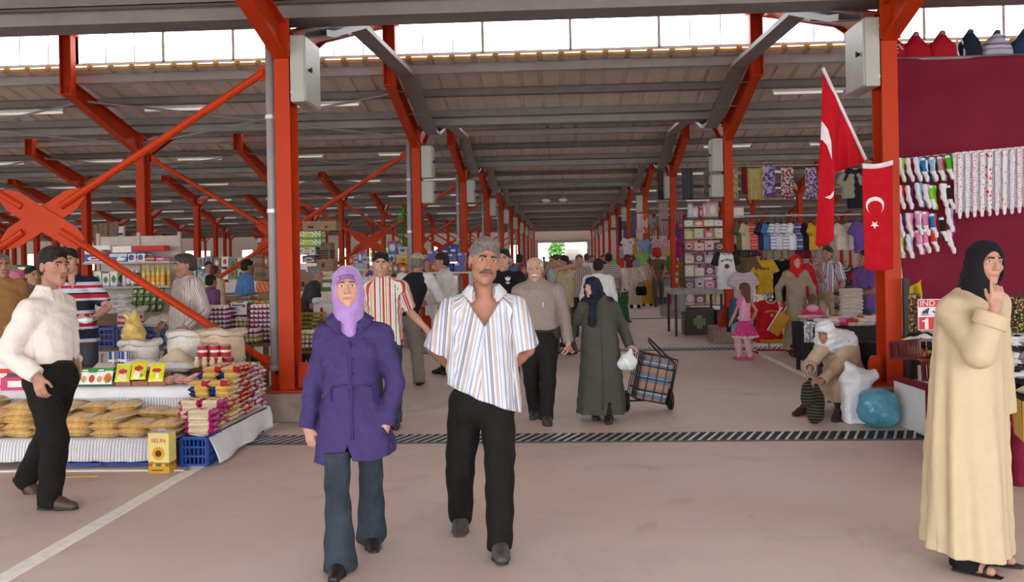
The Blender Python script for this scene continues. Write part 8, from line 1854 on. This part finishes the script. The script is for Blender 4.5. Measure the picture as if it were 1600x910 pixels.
# ---- rail of shirts
DRL = 17.3; a, b = P(1150, 338, DRL), P(1345, 335, DRL); mb = MB(); mb.tube([Vector((0, 0, 0)), b - a], .018, 8); o = mb.obj('clothes_rail', GALVL, None, loc=a); tag(o, 'long pale rail carrying the row of small shirts', 'rail')
WS = stripes('white navy check', [(0, C(216, 216, 224)), (.8, C(90, 90, 120))], .06, 'Z', bump=.2); RS = stripes('red white zigzag', [(0, C(206, 60, 56)), (.3, C(232, 220, 216)), (.4, C(200, 70, 60)), (.7, C(150, 140, 150)), (.78, C(214, 90, 80))], .11, 'Z'); BS = stripes('blue red hoops', [(0, C(50, 90, 140)), (.3, C(206, 216, 226)), (.45, C(176, 50, 60)), (.65, C(60, 110, 160))], .12, 'Z')
rs = [(1158, (96, 92, 64), 'olive shirt at the near end'), (1166, (196, 180, 150), 'cream patterned shirt'), (1181, RS, 'red and white zigzag shirt'), (1192, (50, 50, 62), 'dark grey shirt'), (1200, (76, 120, 176), 'bright blue shirt'), (1211, WS, 'first white checked shirt'), (1220, (206, 208, 216), 'pale grey shirt'), (1230, WS, 'second white checked shirt'), (1240, (226, 226, 230), 'plain white shirt'), (1252, BS, 'blue and red hooped shirt'), (1262, (32, 32, 38), 'black shirt'), (1271, (206, 160, 50), 'yellow shirt before the flag'), (1318, (222, 206, 186), 'cream T-shirt past the big flag'), (1334, (228, 228, 236), 'white T-shirt past the big flag'), (1346, (60, 66, 84), 'navy shirt at the far end')]
for i, (px, m_, lab) in enumerate(rs): tee(lab + ' on the long pale rail', px, 349, DRL, .36, .5, m_, .16, .05, .055, 0 if 1300 < px or px == 1181 else .75, grp='shirts on the long rail')
for i, (px, c_, n_) in enumerate(((1206, (150, 140, 120), 'stone'), (1219, (166, 150, 126), 'khaki'), (1232, (140, 130, 116), 'grey brown'), (1246, (110, 34, 44), 'wine red'), (1258, (120, 30, 40), 'dark red'), (1272, (150, 140, 126), 'sand'), (1168, (84, 84, 60), 'olive green'), (1152, (78, 80, 58), 'dark olive'))):
    p_ = P(px, 383, DRL + .5); B = SDF(); B.add(rbx(V3(0, 0, -.06), V3(.13, .04, .06), .03)); 
    for s in (-1, 1): B.add(cutcone((s * .065, 0, -.08), (s * .075, 0, -.26), .065, .07), .02)
    o = sobj('shorts', B, .012, cm(c_), None, loc=p_); tag(o, '%s shorts hanging below the shirt rail' % n_, 'shorts', 'shorts below the shirt rail')
mb = MB(); a, b = P(1145, 381, DRL + .5), P(1290, 382, DRL + .5); mb.tube([Vector((0, 0, 0)), b - a], .014, 8); o = mb.obj('clothes_rail', GALV, None, loc=a); tag(o, 'lower rail carrying the shorts', 'rail')
for i, (px, py, m_, h_, n_) in enumerate(((1336, 262, (38, 38, 46), .75, 'black coat high behind the big flag'), (1328, 268, (150, 150, 130), .5, 'black and white checked shirt high behind the big flag'), (1347, 345, (110, 76, 150), .6, 'violet garment beside the upright flag'))): tee(n_, px, py, 17.0, .42, h_, m_, .2)
# ---- mats hung from a high line
DM = 18.4; a, b = P(1060, 262, DM), P(1360, 256, DM); mb = MB(); mb.tube([Vector((0, 0, 0)), b - a], .012, 6); o = mb.obj('high_line', GALV, None, loc=a); tag(o, 'high wire line carrying the patterned mats', 'line')
def mat2(n, base, c2, sc0): return vor('mat ' + n, C(*base), [C(*c2), C(*base), C(*c2)], sc0)
mats_ = [(1065, 1083, 263, 312, mat('dark mat', C(70, 72, 82), bump=.5), 'dark grey shaggy mat by the grey electrical boxes'), (1100, 1110, 263, 308, mat2('dk', (90, 80, 70), (120, 110, 100), 30), 'narrow brown mat half behind the electrical boxes'), (1141, 1153, 262, 310, mat2('tan', (176, 150, 100), (206, 190, 150), 30), 'tan mat with dark edge just past the second column'), (1158, 1168, 260, 303, mat2('red', (140, 40, 46), (110, 36, 44), 40), 'dull red mat behind the yellow one'), (1169, 1190, 263, 312, mat2('yel', (200, 170, 70), (170, 176, 150), 26), 'yellow bordered mat with a greenish field'), (1191, 1211, 258, 307, mat2('vio', (110, 70, 150), (176, 176, 206), 26), 'violet mat with a pale fringe'), (1220, 1240, 262, 311, mat2('mar', (130, 50, 66), (216, 200, 200), 44), 'maroon and white curly patterned mat'), (1258, 1276, 262, 311, mat2('pur', (110, 60, 140), (206, 196, 216), 44), 'purple and white patterned mat beside the big flag')]
for i, (x0, x1, y0, y1, m_, lab) in enumerate(mats_):
    t = hanging('hanging_mat', lab, x0, y0, x1, y1, DM, m_, 'mat', 'mats on the high line', .012)
    if i == 4: w_ = P(x1, y0, DM).x - P(x0, y0, DM).x; h_ = P(x0, y0, DM).z - P(x0, y1, DM).z; mb = MB(); mb.tube([(-w_ / 2, -.015, 0), (w_ / 2, -.015, 0), (w_ / 2, -.015, -h_), (-w_ / 2, -.015, -h_)], .018, 6, closed=True); mb.obj('border', cm((214, 170, 40)), t)
hanging('hanging_mat', 'dark green and blue scarf bundle hung by the third column', 1026, 268, 1038, 312, 25.0, vor('green scarf', C(40, 70, 60), [C(40, 60, 110), C(60, 110, 70), C(140, 50, 50)], 14), 'scarf', None, .05)
# ---- bedding shelves
DBD = 21.0; X_0, X_1 = P(1067, 400, DBD).x, P(1130, 400, DBD).x; wS = X_1 - X_0; zs = [P(1090, y, DBD).z for y in (476, 452, 432, 412, 393, 374, 355, 340)]
t = T('bedding_shelf', 'dark framed shelf packed with bedding sets beside the second column', 'shelf', ((X_0 + X_1) / 2, DBD + .25, 0)); FRM = mat('dark shelf steel', C(60, 50, 48), rough=.5)
for s in (-1, 1): mb = MB(); mb.box((s * wS / 2, 0, zs[-1] / 2), (.04, .5, zs[-1])); mb.obj('upright', FRM, t)
for z in zs: mb = MB(); mb.box((0, 0, z - .01), (wS, .5, .02)); mb.obj('shelf_board', FRM, t)
bc = [('pink', (216, 150, 180)), ('cream', (226, 206, 186)), ('violet', (150, 80, 140)), ('rose white', (230, 196, 206)), ('yellow', (214, 176, 80)), ('brown', (120, 84, 76)), ('pale green', (190, 200, 150)), ('lilac', (190, 176, 206)), ('red print', (206, 110, 110))]
for r_ in range(7):
    for c in range(4):
        n_, c_ = bc[(r_ * 4 + c * 2 + (r_ % 3)) % 9]; h0 = (zs[r_ + 1] - zs[r_]) - .03; w0 = wS / 4 - .015; c2 = bc[(r_ + c * 3 + 1) % 9][1]
        one('bedding_set', carton_mb(w0, .4, h0 * (.95 - .2 * ((r_ + c) % 2)), pr(K(*c_), [('e', .5, .5, .3, .3, K(236, 226, 222)), ('e', .5, .5, .16, .18, K(*c2)), ('r', 0, 0, 1, .08, K(*c2))]), None, None, (10, 8)).mesh('bedding_set', GLOSS), (X_0 + wS * (c + .5) / 4, DBD + .2, zs[r_] + .001), 0, '%s bedding set, %s along the %s shelf from the bottom' % (n_, ORD[c], ORD[r_]), 'bedding', 'bedding sets on the dark shelf')
for i, (x0, x1, y0, y1, n_, m_) in enumerate(((1055, 1067, 350, 405, 'hot pink flowered', vor('hotpink', C(190, 40, 120), [C(206, 120, 60), C(150, 40, 130), C(90, 60, 110)], 10)), (1055, 1067, 330, 350, 'grey rose', cm((150, 110, 116))), (1060, 1067, 405, 447, 'rust brown', vor('rust', C(130, 80, 40), [C(96, 60, 40), C(150, 100, 50)], 12)), (1055, 1060, 402, 446, 'lime and white', vor('limew', C(170, 190, 90), [C(226, 226, 220), C(180, 60, 60)], 10)))): hanging('fabric_length', n_ + ' fabric length hung beside the bedding shelf', x0, y0, x1, y1, DBD - .2, m_, 'fabric', 'fabrics beside the bedding shelf', .03)
for i, (x0, x1, y0, y1, n_, c_) in enumerate(((1075, 1082, 316, 343, 'pale blue pack', (190, 206, 216)), (1081, 1091, 322, 343, 'pink white pack', (226, 190, 206)), (1093, 1098, 322, 343, 'red heart pack', (196, 40, 60)), (1098, 1104, 317, 342, 'striped pack', (206, 170, 180)), (1104, 1122, 314, 342, 'wide rose bedding bag', (206, 180, 176)), (1147, 1162, 322, 342, 'white and yellow bedding bag', (226, 222, 206)))): cart(x0, y0, x1, y1, DBD - .05, pr(K(*c_), [('e', .5, .5, .3, .26, K(236, 226, 226)), ('r', 0, .92, 1, 1, K(206, 120, 150))]), n_ + ' hung above the bedding shelf', .1, grp='packs above the bedding shelf', name='bedding_pack', cat='pack')
mb = MB(); mb.box((0, 0, 0), (2.4, .03, .03)); o = mb.obj('top_rail', FRM, None, loc=(P(1115, 344, DBD).x, DBD - .0, P(1115, 343, DBD).z)); tag(o, 'dark rail across the top of the bedding stall', 'rail')
# grey covered table
DT = 19.2; a, b = P(1049, 450, DT).x, P(1126, 450, DT).x
table(a, b, DT - .2, DT + 1.2, P(1090, 453, DT).z, 'grey covered trestle table in front of the bedding shelf', FRM, cloth_h=.08, cm_=cm((176, 176, 172)))
hanging('grey_cover', 'grey cloth hanging down the aisle end of the trestle table', 1049, 452, 1071, 487, DT - .28, cm((168, 166, 160)), 'cloth', hooks=False)
t = T('dustbin', 'blue and white printed bin standing by the third column', 'bin', G(1038, 478)); mb = MB(); mb.lathe([(.2, 0), (.22, .25), (.225, .3), (.24, .62), (.25, .64)], 16, cols=[K(40, 80, 160), K(40, 80, 160), K(210, 190, 180), K(230, 226, 226), K(60, 60, 66)]); mb.obj('bin_body', PLAST, t, True)
for i, (x, w, h, c_) in enumerate(((.45, .6, .55, (60, 50, 46)), (1.1, .6, .5, (46, 44, 48)), (1.75, .6, .58, (70, 60, 54)))): one('shade_carton', carton_mb(w, .5, h, pr(K(*c_), [('e', .5, .5, .2, .2, K(110, 120, 90))])).mesh('shade_carton', INK), (a + x + .1, DT + .3, 0), 0, 'dark carton added for shade under the grey trestle table, %s from the aisle' % ORD[i], 'carton', 'dark cartons added under the trestle table')  # dark cartons added to fill in the shade under the table
# ---- farther clothing stalls
F2 = 'goods on the farther clothing stalls'
for i, (x0, x1, y0, y1, d_, n_, m_) in enumerate(((985, 994, 336, 372, 27, 'blue grey drape', cm((110, 116, 140))), (995, 1012, 334, 364, 27, 'orange flower print sheet', vor('orangeprint', C(214, 150, 140), [C(220, 100, 50), C(226, 200, 200)], 5)), (1013, 1025, 335, 369, 27, 'brown diamond pattern sheet', vor('brownd', C(150, 120, 106), [C(130, 60, 50), C(170, 150, 140)], 8)), (1029, 1044, 317, 369, 26, 'pale pink curtain length', cm((190, 170, 172))), (974, 980, 355, 390, 30, 'violet cloth length', cm((110, 90, 150))), (966, 972, 340, 385, 36, 'purple scarf length', cm((90, 60, 110))), (1041, 1046, 400, 424, 27, 'bright green cloth', cm((60, 150, 70))), (968, 977, 393, 412, 32, 'silver grey cloth', cm((170, 176, 190))))): hanging('fabric_length', n_ + ' on the farther clothing stalls', x0, y0, x1, y1, d_, m_, 'fabric', F2, .04)
for i, (px, py, d_, m_, n_, w_, h_) in enumerate(((981, 372, 28, (222, 220, 224), 'white blouse', .36, .5), (991, 372, 28, (206, 150, 50), 'mustard child dress', .22, .52), (1005, 374, 27.5, (150, 166, 196), 'blue grey dress', .36, .6), (1013, 372, 28, (96, 130, 180), 'blue top', .3, .5), (1004, 393, 27, (150, 190, 110), 'pale green top', .34, .42), (993, 396, 28, (150, 150, 190), 'lilac top', .36, .42), (984, 398, 28, (130, 60, 50), 'rust skirt top', .3, .4), (1028, 372, 27, (206, 170, 190), 'pink blouse', .3, .4), (1041, 374, 27, (214, 150, 180), 'rose blouse', .36, .4))): tee('%s hung on the farther clothing stalls' % n_, px, py, d_, w_, h_, m_, .14, grp=F2)
for i, (px, py, c_, n_) in enumerate(((1026, 387, (190, 40, 52), 'red handbag with tan straps'), (1040, 386, (170, 150, 110), 'straw coloured handbag'))):
    t = T('handbag', n_ + ' hung on the farther clothing stall', 'handbag', P(px, py, 26.5), 0, F2); mb = MB(); mb.box((0, 0, -.13), (.26, .08, .26), taper=.85, bev=.02); mb.obj('bag_body', cm(c_), t)
    for s in (-1, 1): mb = MB(); mb.tube([(-.07, s * .03, -.01), (-.05, s * .03, .16), (0, s * .03, .2), (.05, s * .03, .16), (.07, s * .03, -.01)], .012, 6); mb.obj('strap', cm((200, 160, 110)), t, True)
for d_, x0, x1, lab in ((26.8, 3.3, 5.2, 'third'), (33.5, 3.2, 5.0, 'fourth'), (41.5, 3.2, 5.0, 'fifth')):
    table(x0, x1, d_, d_ + 1.5, .8, 'cloth covered table on the clothing side near the %s column' % lab, FRM, cloth_h=.6, cm_=cm((150, 120, 130) if d_ < 30 else (120, 140, 150)))
    for i in range(8):
        n_, c_ = bc[(i * 2 + int(d_)) % 9]; one('folded_clothes', pillow_mb(.3, .3, .1, pr(K(*c_)), 12, 10, 0, .1, i, 8).mesh('folded_clothes', FAB, True), (x0 + .2 + (i % 4) * .45, d_ + .4 + (i // 4) * .6, .81), .2 * i, '%s folded garment on the table near the %s clothing side column, %s' % (n_, lab, ORD[i]), 'garment', F2)
t = T('cardboard_trolley', 'hand trolley loaded with a brown box and white sack in the far aisle', 'trolley', fpos(967, 27.5)); mb = MB(); mb.box((0, 0, .48), (.52, .4, .36), bev=.01); mb.obj('box', cm((150, 110, 60)), t); B = SDF(); B.add(el((0, 0, .8), (.22, .18, .18))); sobj('white_sack', B, .02, WHS, t); mb = MB(); mb.box((0, 0, .27), (.5, .4, .03)); mb.obj('platform', GALV, t)
for s in (-1, 1): mb = MB(); mb.cyl((s * .2, 0, .13), (s * .24, 0, .13), .13, n=14); mb.obj('wheel', BLACK, t)
# ---- wire shopping trolley
TW = mat('black wire', C(44, 40, 42), rough=.4, metal=.3); BGS = stripes('striped trolley bag', [(0, C(176, 136, 112)), (.3, C(104, 128, 156)), (.55, C(196, 172, 126)), (.66, C(96, 130, 170)), (.86, C(170, 126, 104))], .16, 'Z', bump=.3)
q = G(1012, 642); t = T('shopping_trolley', 'two wheeled wire shopping trolley with a striped bag pulled by the old woman', 'trolley', (q.x, q.y, 0), (-.0, 0, .18))
tilt = rotm(0, -.32, 0) if False else rotm(.0, .22, 0)
def tv(x, y, z): return tilt @ Vector((x, y, z)) + Vector((0, 0, .10))
mb = MB(); w2, d2, hh = .19, .16, .5
for z in (.02, .12, .25, .38, hh): mb.tube([tv(-w2, -d2, z), tv(w2, -d2, z), tv(w2, d2, z), tv(-w2, d2, z)], .006, 6, closed=True)
for i in range(5):
    x = -w2 + 2 * w2 * i / 4
    for y in (-d2, d2): mb.tube([tv(x, y, .02), tv(x, y, hh)], .005, 6)
for i in range(1, 4):
    y = -d2 + 2 * d2 * i / 4
    for x in (-w2, w2): mb.tube([tv(x, y, .02), tv(x, y, hh)], .005, 6)
mb.obj('wire_cage', TW, t, True)
mb = MB(); mb.tube([tv(w2, -d2, 0), tv(w2 - .02, -d2, .45), tv(-.08, -.1, .62), tv(-.12, 0, .66), tv(-.08, .1, .62), tv(w2 - .02, d2, .45), tv(w2, d2, 0)], .011, 8); mb.obj('handle', TW, t, True)
B = SDF(); B.add(rbx(V3(0, 0, .25), V3(.165, .135, .24), .04)); B.warp(lambda X, Y, Z: .006 * np.sin(30 * X + 20 * Z) * np.sin(25 * Y)); o = sobj('striped_bag', B, .009, BGS, t); o.rotation_euler = tilt.to_euler(); o.location = (0, 0, .10)
for s in (-1, 1):
    w_ = MB(); w_.lathe([(.06, -.014), (.11, -.016), (.115, 0), (.11, .016), (.06, .014)], 22, (s * .24, -.02, .115), rotm(0, PI / 2, 0)); o = w_.obj('wheel', BLACK, t, True); w_ = MB(); w_.lathe([(.0601, -.012), (.061, .012), (.02, .016)], 14, (s * .24, -.02, .115), rotm(0, PI / 2, 0)); w_.obj('hub', cm((120, 60, 50)), o, True)
mb = MB(); mb.tube([(-.24, -.02, .115), (.24, -.02, .115)], .01, 8); mb.obj('axle', TW, t)
p_ = P(980, 558, 9.25); B = SDF(); B.add(el((0, 0, -.06), (.1, .07, .08))); B.add(rc((0, 0, .0), (.03, 0, .06), .04, .02), .05); B.warp(lambda X, Y, Z: .006 * np.sin(50 * X + 30 * Z)); o = sobj('carrier_bag', B, .007, FILM, None, loc=p_); tag(o, 'clear carrier bag hanging from the hand of the old woman on the trolley', 'bag')
# ================================================================ daylight and camera
w = bpy.data.worlds.new('overcast sky'); SC.world = w; w.use_nodes = True; t = w.node_tree; bg = t.nodes['Background']
bg.inputs[0].default_value = (.93, .97, 1.0, 1); bg.inputs[1].default_value = SKY
cam = bpy.data.cameras.new('camera'); co = bpy.data.objects.new('camera', cam); COL.objects.link(co)
cs, sn = math.cos(ROLL), math.sin(ROLL)
rx = CR * cs - CZ * sn; up = CR * sn + CZ * cs
M_ = Matrix((rx, up, -CF)).transposed().to_4x4(); M_.translation = CPOS; co.matrix_world = M_
cam.sensor_width = 36; cam.lens = FPX / 1600 * 36; cam.clip_end = 400; cam.clip_start = .05
cam.shift_x = 0; cam.shift_y = (HY - 455) / 1600.0
SC.camera = co
vs = SC.view_settings; vs.view_transform = 'Standard'; vs.look = 'None'; vs.gamma = 1; vs.use_curve_mapping = False; vs.exposure = EXPO
SC.cycles.max_bounces = 7; SC.cycles.diffuse_bounces = 4; SC.cycles.glossy_bounces = 2; SC.cycles.transmission_bounces = 4; SC.cycles.transparent_max_bounces = 8
SC.cycles.caustics_reflective = False; SC.cycles.caustics_refractive = False; SC.cycles.use_denoising = True
